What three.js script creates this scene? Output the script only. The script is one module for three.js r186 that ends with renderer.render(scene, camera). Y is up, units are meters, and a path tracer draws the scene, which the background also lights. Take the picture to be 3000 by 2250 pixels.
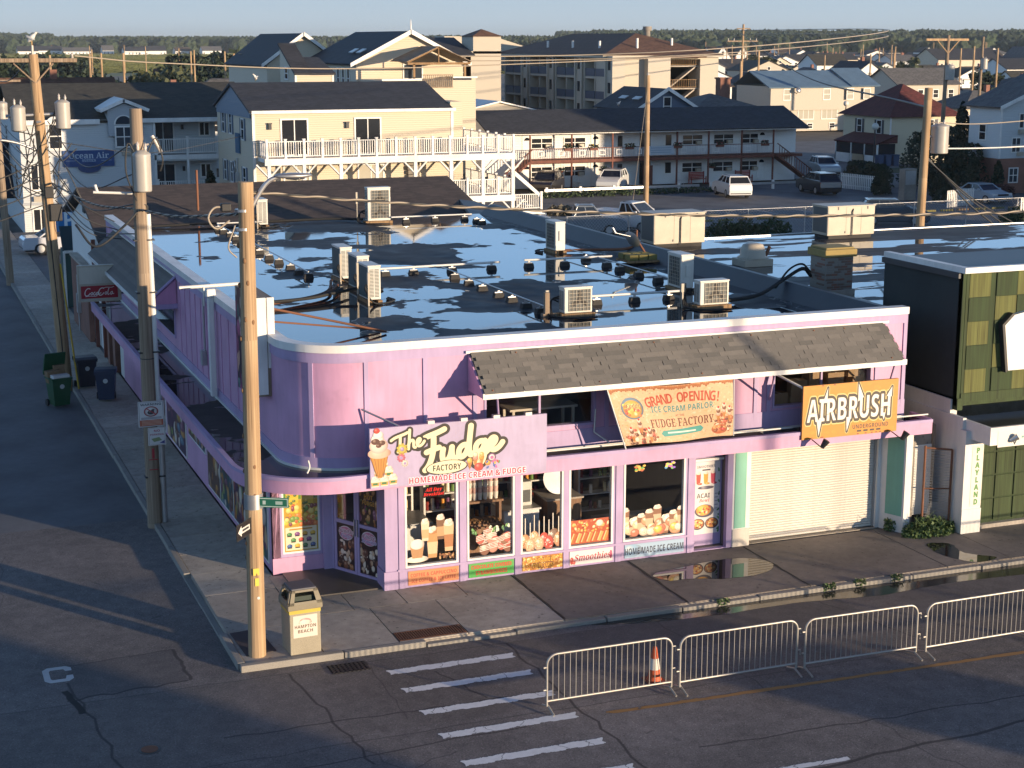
import * as THREE from 'three';
import { mergeGeometries } from 'three/addons/utils/BufferGeometryUtils.js';
import { RoundedBoxGeometry } from 'three/addons/geometries/RoundedBoxGeometry.js';
import { ImprovedNoise } from 'three/addons/math/ImprovedNoise.js';

// ---------- camera, sky, sun, exposure (x runs along the shop front, -z up the side street) ----------
const scene = new THREE.Scene();
const camera = new THREE.PerspectiveCamera(26.67, 4 / 3, 0.5, 9000);
camera.position.set(-10.18, 12, 33.08);
camera.rotation.set(-0.20877, -0.37176, 0, 'YXZ');
scene.add(camera);
const SUN_EL = 5.2 * Math.PI / 180;
const sunDir = new THREE.Vector3(0.569 * Math.cos(SUN_EL), Math.sin(SUN_EL), 0.822 * Math.cos(SUN_EL)).normalize();
{ // clear early-morning sky: pale grey blue low down, deeper blue overhead, warm where the sun rises
  const W = 512, Hh = 256, data = new Float32Array(W * Hh * 4), d = new THREE.Vector3();
  const mixc = (a, b, t) => a.map((v, i) => v + (b[i] - v) * t), ss = (a, b, x) => { const t = Math.min(1, Math.max(0, (x - a) / (b - a))); return t * t * (3 - 2 * t); };
  for (let j = 0; j < Hh; j++) for (let i = 0; i < W; i++) {
    const el = ((j + 0.5) / Hh - 0.5) * Math.PI, az = ((i + 0.5) / W - 0.5) * 2 * Math.PI;
    d.set(Math.cos(az) * Math.cos(el), Math.sin(el), Math.sin(az) * Math.cos(el));
    const e = Math.max(0, el * 57.3);
    let c = mixc([0.345, 0.39, 0.42], [0.30, 0.38, 0.445], ss(0, 2.5, e));
    c = mixc(c, [0.41, 0.72, 1.14], ss(1.5, 8, e));
    c = mixc(c, [0.008, 0.03, 0.125], ss(10, 46, e));
    const ang = Math.acos(Math.min(1, d.dot(sunDir))) * 57.3;
    const g = Math.exp(-ang / 18) * Math.exp(-e / 14);
    c = [c[0] + 0.8 * g, c[1] + 0.56 * g, c[2] + 0.3 * g];
    if (el < 0) c = mixc(c, [0.10, 0.10, 0.10], ss(0, 3, -el * 57.3));
    const o = (j * W + i) * 4; data[o] = c[0] * 0.78; data[o + 1] = c[1] * 0.78; data[o + 2] = c[2] * 0.78; data[o + 3] = 1;
  }
  const t = new THREE.DataTexture(data, W, Hh, THREE.RGBAFormat, THREE.FloatType);
  t.mapping = THREE.EquirectangularReflectionMapping; t.magFilter = t.minFilter = THREE.LinearFilter; t.needsUpdate = true;
  scene.background = t; scene.environment = t;
}
const sun = new THREE.DirectionalLight(new THREE.Color().setRGB(1, 0.775, 0.53), 5);
sun.position.copy(sunDir).multiplyScalar(200).add(new THREE.Vector3(5, 0, -20)); sun.target.position.set(5, 0, -20);
sun.castShadow = true; sun.shadow.mapSize.set(4096, 4096); sun.shadow.radius = 1.2;
Object.assign(sun.shadow.camera, { left: -180, right: 180, top: 60, bottom: -60, near: 1, far: 700 });
scene.add(sun, sun.target);
const renderer = new THREE.WebGLRenderer({ antialias: true });
renderer.setSize(1024, 768);
renderer.toneMapping = THREE.LinearToneMapping;
renderer.toneMappingExposure = 1.68;
renderer.shadowMap.enabled = true;
scene.fog = new THREE.FogExp2(new THREE.Color().setRGB(0.5, 0.57, 0.64), 0.00008);


// ---------- helpers ----------
let seed = 7; const rnd = () => { seed = (seed + 0x6D2B79F5) | 0; let t = Math.imul(seed ^ (seed >>> 15), 1 | seed); t = (t + Math.imul(t ^ (t >>> 7), 61 | t)) ^ t; return ((t ^ (t >>> 14)) >>> 0) / 4294967296; };
const rr = (a, b) => a + (b - a) * rnd();
const V = (x, y, z) => new THREE.Vector3(x, y, z);
const taken = {};
const numbered = n => { const k = taken[n] = (taken[n] ?? -1) + 1; return k ? n + '_' + String(k).padStart(3, '0') : n; };
const clean = g => { const q = g.index ? g.toNonIndexed() : g; for (const k of Object.keys(q.attributes)) if (!['position', 'normal', 'uv'].includes(k)) q.deleteAttribute(k); if (!q.attributes.uv) q.setAttribute('uv', new THREE.BufferAttribute(new Float32Array(q.attributes.position.count * 2), 2)); return q; };
function metric(g) { // uv in metres from the face direction
  const p = g.attributes.position, n = g.attributes.normal, u = g.attributes.uv;
  for (let i = 0; i < p.count; i++) {
    const ax = Math.abs(n.getX(i)), ay = Math.abs(n.getY(i)), az = Math.abs(n.getZ(i));
    if (ay >= ax && ay >= az) u.setXY(i, p.getX(i), p.getZ(i)); else if (ax > az) u.setXY(i, p.getZ(i), p.getY(i)); else u.setXY(i, p.getX(i), p.getY(i));
  }
  return g;
}
function mk(name, geos, mat, parent = scene) {
  const list = (Array.isArray(geos) ? geos.flat(9) : [geos]).map(clean);
  let g = list.length > 1 ? mergeGeometries(list) : list[0];
  if (!mat.userData.uv01) metric(g);
  const m = new THREE.Mesh(g, mat); m.castShadow = m.receiveShadow = true;
  m.name = parent === scene ? numbered(name) : name; parent.add(m); return m;
}
const tag = (o, label, category, group) => { o.userData.label = label; if (category) o.userData.category = category; if (group) o.userData.group = group; return o; };
function thing(name, label, category, [x, y, z] = [0, 0, 0], turn = 0, group) { const o = new THREE.Group(); o.name = numbered(name); o.position.set(x, y, z); o.rotation.y = turn; scene.add(o); return tag(o, label, category, group); }
function copy(src, [x, y, z], turn = src.rotation.y, label, group) { const c = src.clone(); c.userData = { ...src.userData }; c.name = numbered(src.name.replace(/_\d+$/, '')); c.position.set(x, y, z); c.rotation.y = turn; scene.add(c); if (label) c.userData.label = label; if (group) c.userData.group = group; return c; }
const mks = (name, geos, m, p) => geos.map(g => mk(name, g, m, p));
const struct = (name, geos, mat) => { const m = mk(name, geos, mat); m.userData.kind = 'structure'; return m; };
const structGroup = name => { const o = new THREE.Group(); o.name = numbered(name); o.userData.kind = 'structure'; scene.add(o); return o; };
// geometry
const bx = (x0, x1, y0, y1, z0, z1) => new THREE.BoxGeometry(Math.abs(x1 - x0), Math.abs(y1 - y0), Math.abs(z1 - z0)).translate((x0 + x1) / 2, (y0 + y1) / 2, (z0 + z1) / 2);
const rbx = (x0, x1, y0, y1, z0, z1, r = 0.03, s = 2) => new RoundedBoxGeometry(Math.abs(x1 - x0), Math.abs(y1 - y0), Math.abs(z1 - z0), s, r).translate((x0 + x1) / 2, (y0 + y1) / 2, (z0 + z1) / 2);
const cyl = (x, y, z, r0, r1, h, s = 12) => new THREE.CylinderGeometry(r1, r0, h, s).translate(x, y + h / 2, z);
function rod(a, b, r, s = 6, r2 = r) { const A = V(...a), B = V(...b), d = B.clone().sub(A), l = d.length(); const g = new THREE.CylinderGeometry(r2, r, l, s); g.applyQuaternion(new THREE.Quaternion().setFromUnitVectors(V(0, 1, 0), d.normalize())); return g.translate((A.x + B.x) / 2, (A.y + B.y) / 2, (A.z + B.z) / 2); }
const tube = (pts, r, seg = 24, s = 6, closed = false) => new THREE.TubeGeometry(new THREE.CatmullRomCurve3(pts.map(p => V(...p)), closed, 'catmullrom', 0.5), seg, r, s, closed);
const lathe = (pts, s = 16) => new THREE.LatheGeometry(pts.map(p => new THREE.Vector2(...p)), s);
const shp = (pts, holes = []) => { const s = new THREE.Shape(pts.map(p => new THREE.Vector2(...p))); for (const h of holes) s.holes.push(new THREE.Path(h.map(p => new THREE.Vector2(...p)))); return s; };
const ext = (s, d) => new THREE.ExtrudeGeometry(s, { depth: d, bevelEnabled: false, steps: 1 });
const plan = (pts, y0, y1, holes = []) => ext(shp(pts.map(([x, z]) => [x, -z]), holes.map(h => h.map(([x, z]) => [x, -z]))), y1 - y0).rotateX(-Math.PI / 2).translate(0, y0, 0);
const profX = (pts, x0, x1) => ext(shp(pts.map(([z, y]) => [-z, y])), x1 - x0).rotateY(Math.PI / 2).translate(x0, 0, 0); // pts [z,y]
const profZ = (pts, z0, z1) => ext(shp(pts), z1 - z0).translate(0, 0, z0); // pts [x,y]
function quad(a, b, c, d) { const g = new THREE.BufferGeometry(); const P = [a, b, c, a, c, d].flat(); g.setAttribute('position', new THREE.Float32BufferAttribute(P, 3)); g.setAttribute('uv', new THREE.Float32BufferAttribute([0, 0, 1, 0, 1, 1, 0, 0, 1, 1, 0, 1], 2)); g.computeVertexNormals(); return g; }
const tri = (a, b, c) => { const g = new THREE.BufferGeometry(); g.setAttribute('position', new THREE.Float32BufferAttribute([a, b, c].flat(), 3)); g.setAttribute('uv', new THREE.Float32BufferAttribute(6, 2)); g.setAttribute('uv', new THREE.Float32BufferAttribute([0, 0, 1, 0, 0.5, 1], 2)); g.computeVertexNormals(); return g; };
// slab between two quads (top surface corners, thickness down)
const slab = (a, b, c, d, t) => { const n = V(...b).sub(V(...a)).cross(V(...d).sub(V(...a))).normalize().multiplyScalar(-t); const o = p => [p[0] + n.x, p[1] + n.y, p[2] + n.z]; const [e, f, g, h] = [a, b, c, d].map(o); return [quad(a, b, c, d), quad(e, h, g, f), quad(a, e, f, b), quad(b, f, g, c), quad(c, g, h, d), quad(d, h, e, a)]; };
// wall in the xy plane with rectangular holes [x0,x1,y0,y1]
function wallXY(x0, x1, y0, y1, z0, z1, holes = []) {
  const xs = [...new Set([x0, x1, ...holes.flatMap(h => [h[0], h[1]])])].sort((a, b) => a - b), out = [];
  for (let i = 0; i < xs.length - 1; i++) { const m = (xs[i] + xs[i + 1]) / 2; let y = y0; for (const h of holes.filter(h => h[0] < m && h[1] > m).sort((a, b) => a[2] - b[2])) { if (h[2] > y + 1e-4) out.push(bx(xs[i], xs[i + 1], y, h[2], z0, z1)); y = h[3]; } if (y < y1 - 1e-4) out.push(bx(xs[i], xs[i + 1], y, y1, z0, z1)); }
  return out;
}
const ring = (x0, x1, y0, y1, z0, z1, w) => [bx(x0, x0 + w, y0, y1, z0, z1), bx(x1 - w, x1, y0, y1, z0, z1), bx(x0 + w, x1 - w, y0, y0 + w, z0, z1), bx(x0 + w, x1 - w, y1 - w, y1, z0, z1)];
// ---------- procedural textures ----------
const pn = new ImprovedNoise();
const lat = Array.from({ length: 65536 }, () => rnd());
const vn = (x, y, p) => { const xi = Math.floor(x), yi = Math.floor(y), fx = x - xi, fy = y - yi, w = (a, b) => lat[((((a % p) + p) % p) * 197 + (((b % p) + p) % p) * 31 + p * 7) & 65535]; const sx = fx * fx * (3 - 2 * fx), sy = fy * fy * (3 - 2 * fy); const a = w(xi, yi), b = w(xi + 1, yi), c = w(xi, yi + 1), d = w(xi + 1, yi + 1); return a + (b - a) * sx + (c - a + (a - b - c + d) * sx) * sy; };
const fbm = (u, v, p, o = 4) => { let s = 0, a = 0.5, t = 0; for (let i = 0; i < o; i++) { s += a * vn(u * p, v * p, p); t += a; a *= 0.5; p *= 2; } return s / t; };
function tex(n, fn, metres = 1, srgb = true, m = n) {
  const d = new Uint8Array(n * m * 4);
  for (let j = 0; j < m; j++) for (let i = 0; i < n; i++) { const c = fn(i / n, j / m), o = (j * n + i) * 4; const k = Array.isArray(c) ? c : [c, c, c]; d[o] = Math.max(0, Math.min(255, k[0])); d[o + 1] = Math.max(0, Math.min(255, k[1])); d[o + 2] = Math.max(0, Math.min(255, k[2])); d[o + 3] = 255; }
  const t = new THREE.DataTexture(d, n, m); t.wrapS = t.wrapT = THREE.RepeatWrapping; t.magFilter = THREE.LinearFilter; t.minFilter = THREE.LinearMipmapLinearFilter; t.generateMipmaps = true; if (srgb) t.colorSpace = THREE.SRGBColorSpace; const ms = Array.isArray(metres) ? metres : [metres, metres]; t.repeat.set(1 / ms[0], 1 / ms[1]); t.needsUpdate = true; return t;
}
function canvasTex(w, h, draw, alpha) { const c = document.createElement('canvas'); c.width = w; c.height = h; const g = c.getContext('2d'); draw(g, w, h); const t = new THREE.CanvasTexture(c); t.colorSpace = THREE.SRGBColorSpace; t.anisotropy = 8; return t; }
const C = c => Array.isArray(c) ? new THREE.Color().setRGB(...c) : new THREE.Color(c);
const M = (c, roughness = 0.7, o = {}) => new THREE.MeshStandardMaterial({ color: C(c), roughness, side: THREE.DoubleSide, ...o });
const uv01 = m => { m.userData.uv01 = true; return m; };
const print = (w, h, draw, rough = 0.5, o = {}) => uv01(new THREE.MeshStandardMaterial({ color: new THREE.Color().setRGB(0.74, 0.74, 0.74), map: canvasTex(w, h, draw), roughness: rough, side: THREE.DoubleSide, ...o }));
const cutout = (w, h, draw, rough = 0.5) => print(w, h, draw, rough, { alphaTest: 0.5, transparent: false });
// shared grain maps (values near white: they only break up the base colour)
const T = {
  speck: tex(512, (u, v) => 205 + 30 * fbm(u, v, 4, 5) + 50 * (rnd() - 0.5), 2.3),
  mott: tex(512, (u, v) => { const a = fbm(u, v, 3, 5), b = fbm(u + 0.37, v + 0.11, 24, 3); return 175 + 75 * a + 22 * b + 14 * (rnd() - 0.5); }, 3.7),
  pave: (() => { const sp = Array.from({ length: 260 }, () => [rnd(), rnd(), rr(.0012, .006), rr(18, 60)]); const gr = {}; sp.forEach(q => { for (let a = -1; a <= 1; a++) for (let b = -1; b <= 1; b++) { const k = (((Math.floor(q[0] * 32) + a) + 32) % 32) + ',' + (((Math.floor(q[1] * 32) + b) + 32) % 32); (gr[k] ||= []).push(q); } }); return tex(1024, (u, v) => { let k = 196 + 70 * (fbm(u, v, 3, 5) - .5) + 34 * (fbm(u + .2, v + .7, 40, 3) - .5) + 34 * (rnd() - .5); for (const q of gr[Math.floor(u * 32) + ',' + Math.floor(v * 32)] || []) if (Math.hypot(u - q[0], v - q[1]) < q[2]) k -= q[3]; return [k * 1.01, k, k * .985]; }, 5.3); })(),
  paint: tex(512, (u, v) => { const a = fbm(u, v, 4, 5), s = fbm(u, v * 0.12, 48, 3), q = fbm(u + .4, v + .2, 9, 4); return 206 + 34 * a + 16 * (s - .3) - (q > .7 ? 50 * (q - .7) : 0) + 6 * (rnd() - 0.5); }, 2.9),
  clap: tex(64, (u, v) => 236 + 14 * (rnd() - 0.5), [1, 0.13], true, 64),
  clapB: tex(8, (u, v) => 255 * (1 - v), [1, 0.13], false, 64),
  shing: tex(512, (u, v) => { const r = Math.floor(v * 16), o = (r % 2) * 0.5, c = Math.floor(u * 12 + o) % 12; const k = lat[(r * 131 + c * 17) & 65535]; return 185 + 55 * k + 40 * (rnd() - 0.5); }, [3.6, 2.4]),
  wood: tex(256, (u, v) => { const g = fbm(u, v * 0.06, 32, 3), k = fbm(u, v, 4, 3), c = fbm(u, v * 0.03, 64, 2), cr = c > 0.72 ? 90 * (c - .72) * 4 : 0; return [188 + 75 * g - 34 * k - cr, 180 + 78 * g - 40 * k - cr, 170 + 78 * g - 46 * k - cr]; }, [0.8, 3.2], true, 512),
  metal: tex(256, (u, v) => 226 + 26 * fbm(u, v, 6, 4) + 6 * (rnd() - 0.5), 1.6),
  leaf: tex(128, (u, v) => 175 + 80 * rnd(), 0.9),
};
const bump = (t, s) => ({ bumpMap: t, bumpScale: s });
const mat = {
  white: M('#e9e5de', 0.55, { map: T.paint }), trimWhite: M('#efece6', 0.5, { map: T.paint }),
  pink: M([0.63, 0.345, 0.52], 0.6, { map: T.paint }), lav: M([0.46, 0.34, 0.55], 0.6, { map: T.paint }), pinkDeep: M([0.62, 0.28, 0.46], 0.6, { map: T.paint }),
  membrane: M([0.03, 0.033, 0.04], 0.5, { map: T.mott }),
  black: M([0.02, 0.02, 0.022], 0.6, { map: T.speck }), rubber: M([0.02, 0.02, 0.02], 0.8, { map: T.speck }), darkmetal: M([0.05, 0.05, 0.055], 0.45, { metalness: 0.6, map: T.metal }),
  galv: M([0.5, 0.5, 0.5], 0.42, { metalness: 0.75, map: T.metal }), barrier: M([0.42, 0.40, 0.365], 0.46, { metalness: 0.6, map: T.metal }),
  acWhite: M([0.62, 0.60, 0.54], 0.45, { map: T.metal }), acBeige: M([0.46, 0.40, 0.31], 0.5, { map: T.metal }), coil: M([0.10, 0.11, 0.11], 0.6, { map: T.speck }), coilTeal: M([0.03, 0.075, 0.085], 0.6, { map: T.speck }),
  pvc: M([0.75, 0.74, 0.70], 0.4, { map: T.paint }), block: M([0.05, 0.046, 0.042], 0.85, { map: T.speck }), plank: M([0.36, 0.24, 0.13], 0.8, { map: T.wood }), mossWood: M([0.20, 0.17, 0.05], 0.9, { map: T.mott }),
  rust: M([0.22, 0.09, 0.045], 0.8, { map: T.mott }), pole: M([0.54, 0.40, 0.26], 0.85, { map: T.wood, ...bump(T.wood, 0.012) }), poleGrey: M([0.36, 0.295, 0.235], 0.85, { map: T.wood, ...bump(T.wood, 0.012) }),
  concrete: M([0.62, 0.555, 0.475], 0.9, { map: T.pave, ...bump(T.pave, 0.004) }), concrete2: M([0.54, 0.48, 0.41], 0.9, { map: T.pave, ...bump(T.pave, 0.004) }), counterDark: M([0.25, 0.225, 0.205], 0.88, { map: T.pave, ...bump(T.pave, 0.004) }), asphalt: M([0.145, 0.145, 0.15], 0.85, { map: T.mott }), granite: M([0.34, 0.315, 0.275], 0.85, { map: T.speck, ...bump(T.speck, 0.01) }),
  glass: new THREE.MeshPhysicalMaterial({ color: 0xffffff, roughness: 0.02, transmission: 1, thickness: 0, ior: 1.5 }),
  pane: M([0.018, 0.02, 0.024], 0.06), paneBlue: M([0.03, 0.04, 0.055], 0.08), curtain: M([0.35, 0.33, 0.27], 0.8),
  shingleGrey: M([0.20, 0.185, 0.165], 0.92, { map: T.speck }), shingleGrey2: M([0.165, 0.155, 0.14], 0.92, { map: T.speck }), shingleGrey3: M([0.235, 0.215, 0.19], 0.92, { map: T.speck }),
  roofDark: M([0.042, 0.045, 0.055], 0.8, { map: T.shing }), roofBrown: M([0.085, 0.062, 0.05], 0.85, { map: T.shing }), roofRed: M([0.13, 0.03, 0.026], 0.85, { map: T.shing }), roofGrey: M([0.15, 0.145, 0.14], 0.85, { map: T.shing }), roofBlue: M([0.14, 0.22, 0.30], 0.45, { map: T.paint }), roofOlive: M([0.062, 0.058, 0.045], 0.85, { map: T.shing }), roofRust: M([0.17, 0.085, 0.05], 0.85, { map: T.shing }),
  sidWhite: M([0.80, 0.78, 0.74], 0.6, { map: T.clap, ...bump(T.clapB, 0.02) }), sidCream: M([0.60, 0.51, 0.375], 0.6, { map: T.clap, ...bump(T.clapB, 0.02) }), sidGrey: M([0.42, 0.44, 0.46], 0.6, { map: T.clap, ...bump(T.clapB, 0.02) }), sidTan: M([0.50, 0.44, 0.35], 0.6, { map: T.clap, ...bump(T.clapB, 0.02) }), sidYellow: M([0.62, 0.54, 0.37], 0.6, { map: T.clap, ...bump(T.clapB, 0.02) }), sidBlue: M([0.075, 0.11, 0.17], 0.6, { map: T.clap, ...bump(T.clapB, 0.02) }), sidPale: M([0.58, 0.60, 0.60], 0.6, { map: T.clap, ...bump(T.clapB, 0.02) }),
  redwood: M([0.19, 0.055, 0.035], 0.7, { map: T.wood }), brick: M([0.26, 0.12, 0.085], 0.9, { map: T.mott }), brickGrey: M([0.27, 0.24, 0.205], 0.9, { map: T.mott }), mortar: M([0.3, 0.28, 0.25], 0.95, { map: T.mott }),
  leaf: M([0.05, 0.085, 0.03], 0.7, { map: T.leaf }), leafDark: M([0.022, 0.042, 0.02], 0.75, { map: T.leaf }), leafOlive: M([0.075, 0.085, 0.03], 0.75, { map: T.leaf }), weed: M([0.10, 0.16, 0.045], 0.7, { map: T.leaf }), bark: M([0.09, 0.07, 0.05], 0.9, { map: T.wood }),
  cable: M([0.03, 0.03, 0.03], 0.6), cableLight: M([0.30, 0.25, 0.19], 0.55), transformer: M([0.40, 0.375, 0.335], 0.4, { map: T.metal }), porcelain: M([0.4, 0.36, 0.32], 0.3),
  teal: M([0.20, 0.48, 0.36], 0.55, { map: T.paint }), shutter: M([0.76, 0.70, 0.61], 0.5, { map: T.paint }),
};
// ---------- ground, roads, pavements ----------
const RY = -0.12; // road level; pavements lie at 0
struct('ground', bx(-3000, 4000, -1, -0.2, -4500, 800), M([0.13, 0.12, 0.10], 0.95, { map: T.mott }));
{ const t = T.mott.clone(); t.repeat.set(1 / 90, 1 / 60); t.needsUpdate = true; struct('marsh', plan([[-700, -560], [330, -560], [430, -700], [520, -2200], [-1700, -2200]], -0.19, -0.15), M([0.13, 0.165, 0.05], 0.95, { map: t })); }
const wob = (a, b, n, amp) => Array.from({ length: n + 1 }, (_, i) => { const t = i / n; return [a[0] + (b[0] - a[0]) * t + (i && i < n ? rr(-amp, amp) : 0), a[1] + (b[1] - a[1]) * t + (i && i < n ? rr(-amp, amp) : 0)]; });
const roadMap = canvasTex(2048, 1408, (g, w, h) => {
  const im = g.createImageData(w, h), d = im.data;
  for (let j = 0; j < h; j++) for (let i = 0; i < w; i++) {
    const u = i / 1024, v = j / 1024, a = fbm(u, v, 5, 4) - 0.5, b = vn(u * 90, v * 90, 512) - 0.5, s = rnd() - 0.5;
    const st = rnd(), k = 98 + 42 * a + 16 * b + 30 * s * (0.6 + rnd()) + (st > .985 ? 46 : st < .012 ? -40 : 0), o = (j * w + i) * 4; d[o] = k * 1.05; d[o + 1] = k * 0.985; d[o + 2] = k * 0.95; d[o + 3] = 255;
  }
  g.putImageData(im, 0, 0);
  const X = x => (x + 14) * 64, Y = z => (z + 8) * 64;
  const poly = (pts, col) => { g.fillStyle = col; g.beginPath(); pts.forEach(([x, z], i) => i ? g.lineTo(X(x), Y(z)) : g.moveTo(X(x), Y(z))); g.closePath(); g.fill(); };
  const line = (pts, col, lw) => { g.strokeStyle = col; g.lineWidth = lw; g.lineJoin = 'round'; g.beginPath(); pts.forEach(([x, z], i) => i ? g.lineTo(X(x), Y(z)) : g.moveTo(X(x), Y(z))); g.stroke(); };
  poly([[-7.4, 1.7], [-5.3, 1.55], [-5.3, 3.25], [-7.6, 3.5]], 'rgba(52,52,54,.28)');
  poly([[-14, 3.75], [18, 3.65], [18, 6.95], [-14, 7.0]], 'rgba(70,64,60,.16)');
  poly([[1.2, 3.7], [9, 3.6], [9, 5.2], [1.3, 5.4]], 'rgba(52,50,52,.22)');
  poly([[-4.6, 3.9], [-3.0, 3.9], [-3.0, 7.2], [-4.8, 7.2]], 'rgba(120,114,108,.10)');
  for (let i = 0; i < 70; i++) { const x = rr(-13, 17), z = rr(-7, 13); g.fillStyle = `rgba(${rnd() < 0.75 ? '40,38,38' : '150,146,140'},${rr(0.1, 0.35)})`; g.beginPath(); g.ellipse(X(x), Y(z), rr(2, 11), rr(1, 4), rr(0, 3), 0, 7); g.fill(); }
  const dark = 'rgba(30,28,28,.62)', soft = 'rgba(40,37,37,.42)';
  line(wob([-14, 3.7], [18, 3.62], 40, 0.03), soft, 2.2);
  line(wob([-5.2, 6.2], [1.2, 6.35], 18, 0.05), dark, 2.5); line(wob([-14, 7.4], [18, 6.95], 50, 0.06), soft, 2);
  line(wob([-14, 8.3], [0, 7.7], 22, 0.08), dark, 2.4); line(wob([2.5, 9.6], [12, 9.9], 24, 0.06), dark, 2.6); line(wob([2, 11.2], [18, 10.2], 30, 0.06), dark, 5);
  line(wob([-7.5, 2.6], [-6.8, 9], 16, 0.09), dark, 3); line(wob([-7.6, 3.0], [-7.4, 4.2], 6, 0.05), 'rgba(14,14,15,.95)', 8);
  line(wob([-7.4, 1.7], [-5.3, 1.55], 10, 0.03), soft, 3); line(wob([-5.3, 1.55], [-5.25, 3.3], 10, 0.03), dark, 4.5); line(wob([-5.3, 3.3], [-7.6, 3.5], 14, 0.06), dark, 4);
  line(wob([-3.4, 3.7], [-3.0, 8.2], 14, 0.07), dark, 3); line(wob([1.15, 3.7], [1.35, 13], 24, 0.07), dark, 3.2); line(wob([-0.7, 4.6], [-0.2, 6.2], 7, 0.06), dark, 2.4);
  line(wob([4.6, 3.7], [4.9, 8], 12, 0.1), soft, 2); line(wob([8.5, 3.7], [9.6, 8], 12, 0.09), soft, 2.2); line(wob([6, 9.8], [6.4, 13], 10, 0.09), soft, 2.2); line(wob([9.6, 9.9], [12.6, 12.6], 12, 0.1), soft, 2.2);
  line(wob([-3, 7.6], [-2, 9.8], 9, 0.08), soft, 2); line(wob([-2.4, 8.6], [-1.5, 8.2], 7, 0.08), soft, 2); line(wob([-1.8, 3.9], [-1.9, 6.6], 9, 0.05), soft, 1.6);
  line(wob([-9.5, 0], [-12.8, -3], 10, 0.2), soft, 1.4); line(wob([-8, -6], [-8.8, 0], 10, 0.15), soft, 1.2);
});
const road = structGroup('road');
const roadMat = uv01(M(0xffffff, 0.82, { map: roadMap }));
mk('asphalt', quad([-14, RY, 14], [18, RY, 14], [18, RY, -8], [-14, RY, -8]), roadMat, road);
mk('asphalt', [plan([[-120, 14], [120, 14], [120, 30], [-120, 30]], RY - 0.06, RY - 0.001), plan([[18, 14], [120, 14], [120, 0], [18, 0]], RY - 0.06, RY - 0.001), plan([[-120, 14], [-14, 14], [-14, -8], [-120, -8]], RY - 0.06, RY - 0.001), plan([[-13, -8], [-4.2, -8], [-4.2, -190], [-13, -190]], RY - 0.06, RY - 0.001)], mat.asphalt, road);
// painted markings, worn
const worn = (w, h, base, hole) => cutout(w, h, (g) => { const im = g.createImageData(w, h), d = im.data; for (let j = 0; j < h; j++) for (let i = 0; i < w; i++) { const o = (j * w + i) * 4, n = fbm(i / 256, j / 256, 14, 4), edge = Math.min(i, j, w - i, h - j) / 9; const k = base[0] + 26 * (n - 0.5) + 16 * (rnd() - 0.5); d[o] = k; d[o + 1] = k * base[1]; d[o + 2] = k * base[2]; d[o + 3] = (n + Math.min(0.4, edge * 0.25)) > hole ? 255 : 0; } g.putImageData(im, 0, 0); g.globalCompositeOperation = 'destination-out'; g.lineWidth = 2; for (let k = 0; k < 4; k++) { g.beginPath(); let x = rr(0, w), y = 0; g.moveTo(x, y); while (y < h) { x += rr(-9, 9); y += rr(4, 12); g.lineTo(x, y); } g.stroke(); } }, 0.75);
[4.22, 5.18, 6.3, 7.4, 8.6, 9.75].forEach((z, i) => { const x = i === 5 ? 0.05 : 0; const m = mk('crosswalk_stripe', quad([-1.6 + x + rr(-.03, .03), RY + 0.004, z + 0.27], [1.06 + x, RY + 0.004, z + 0.27], [1.08 + x, RY + 0.004, z], [-1.6 + x, RY + 0.004, z]), worn(512, 64, [246, 0.995, 0.985], 0.53 + 0.02 * (i % 3)), road); });
mk('yellow_line', quad([1.6, RY + 0.004, 7.74], [24, RY + 0.004, 8.5], [24, RY + 0.004, 8.36], [1.6, RY + 0.004, 7.6]), worn(1024, 32, [168, 0.74, 0.42], 0.5), road);
mk('white_line', quad([2.6, RY + 0.004, 10.95], [4.7, RY + 0.004, 11.02], [4.7, RY + 0.004, 10.87], [2.6, RY + 0.004, 10.8]), worn(256, 32, [240, 0.99, 0.98], 0.45), road);
{ const s = new THREE.Shape(); s.moveTo(.1, 0); s.lineTo(.45, 0); s.lineTo(.55, .12); s.lineTo(.55, .3); s.lineTo(.43, .3); s.lineTo(.4, .14); s.lineTo(.15, .14); s.lineTo(.12, .2); s.lineTo(.12, .6); s.lineTo(.15, .66); s.lineTo(.4, .66); s.lineTo(.43, .55); s.lineTo(.55, .55); s.lineTo(.55, .7); s.lineTo(.45, .8); s.lineTo(.1, .8); s.lineTo(0, .68); s.lineTo(0, .12); s.closePath(); mk('letter_marking', ext(s, 0.004).rotateX(-Math.PI / 2).translate(-7.9, RY + 0.001, 2.5), M([0.6, 0.6, 0.58], 0.8, { map: T.mott }), road); }
{ const m = structGroup('manhole_cover'); mk('frame', cyl(-6.5, RY, 6.2, 0.2, 0.2, 0.006, 20), mat.darkmetal, m); mk('lid', cyl(-6.5, RY, 6.2, 0.15, 0.15, 0.012, 20), mat.rust, m); }
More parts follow.
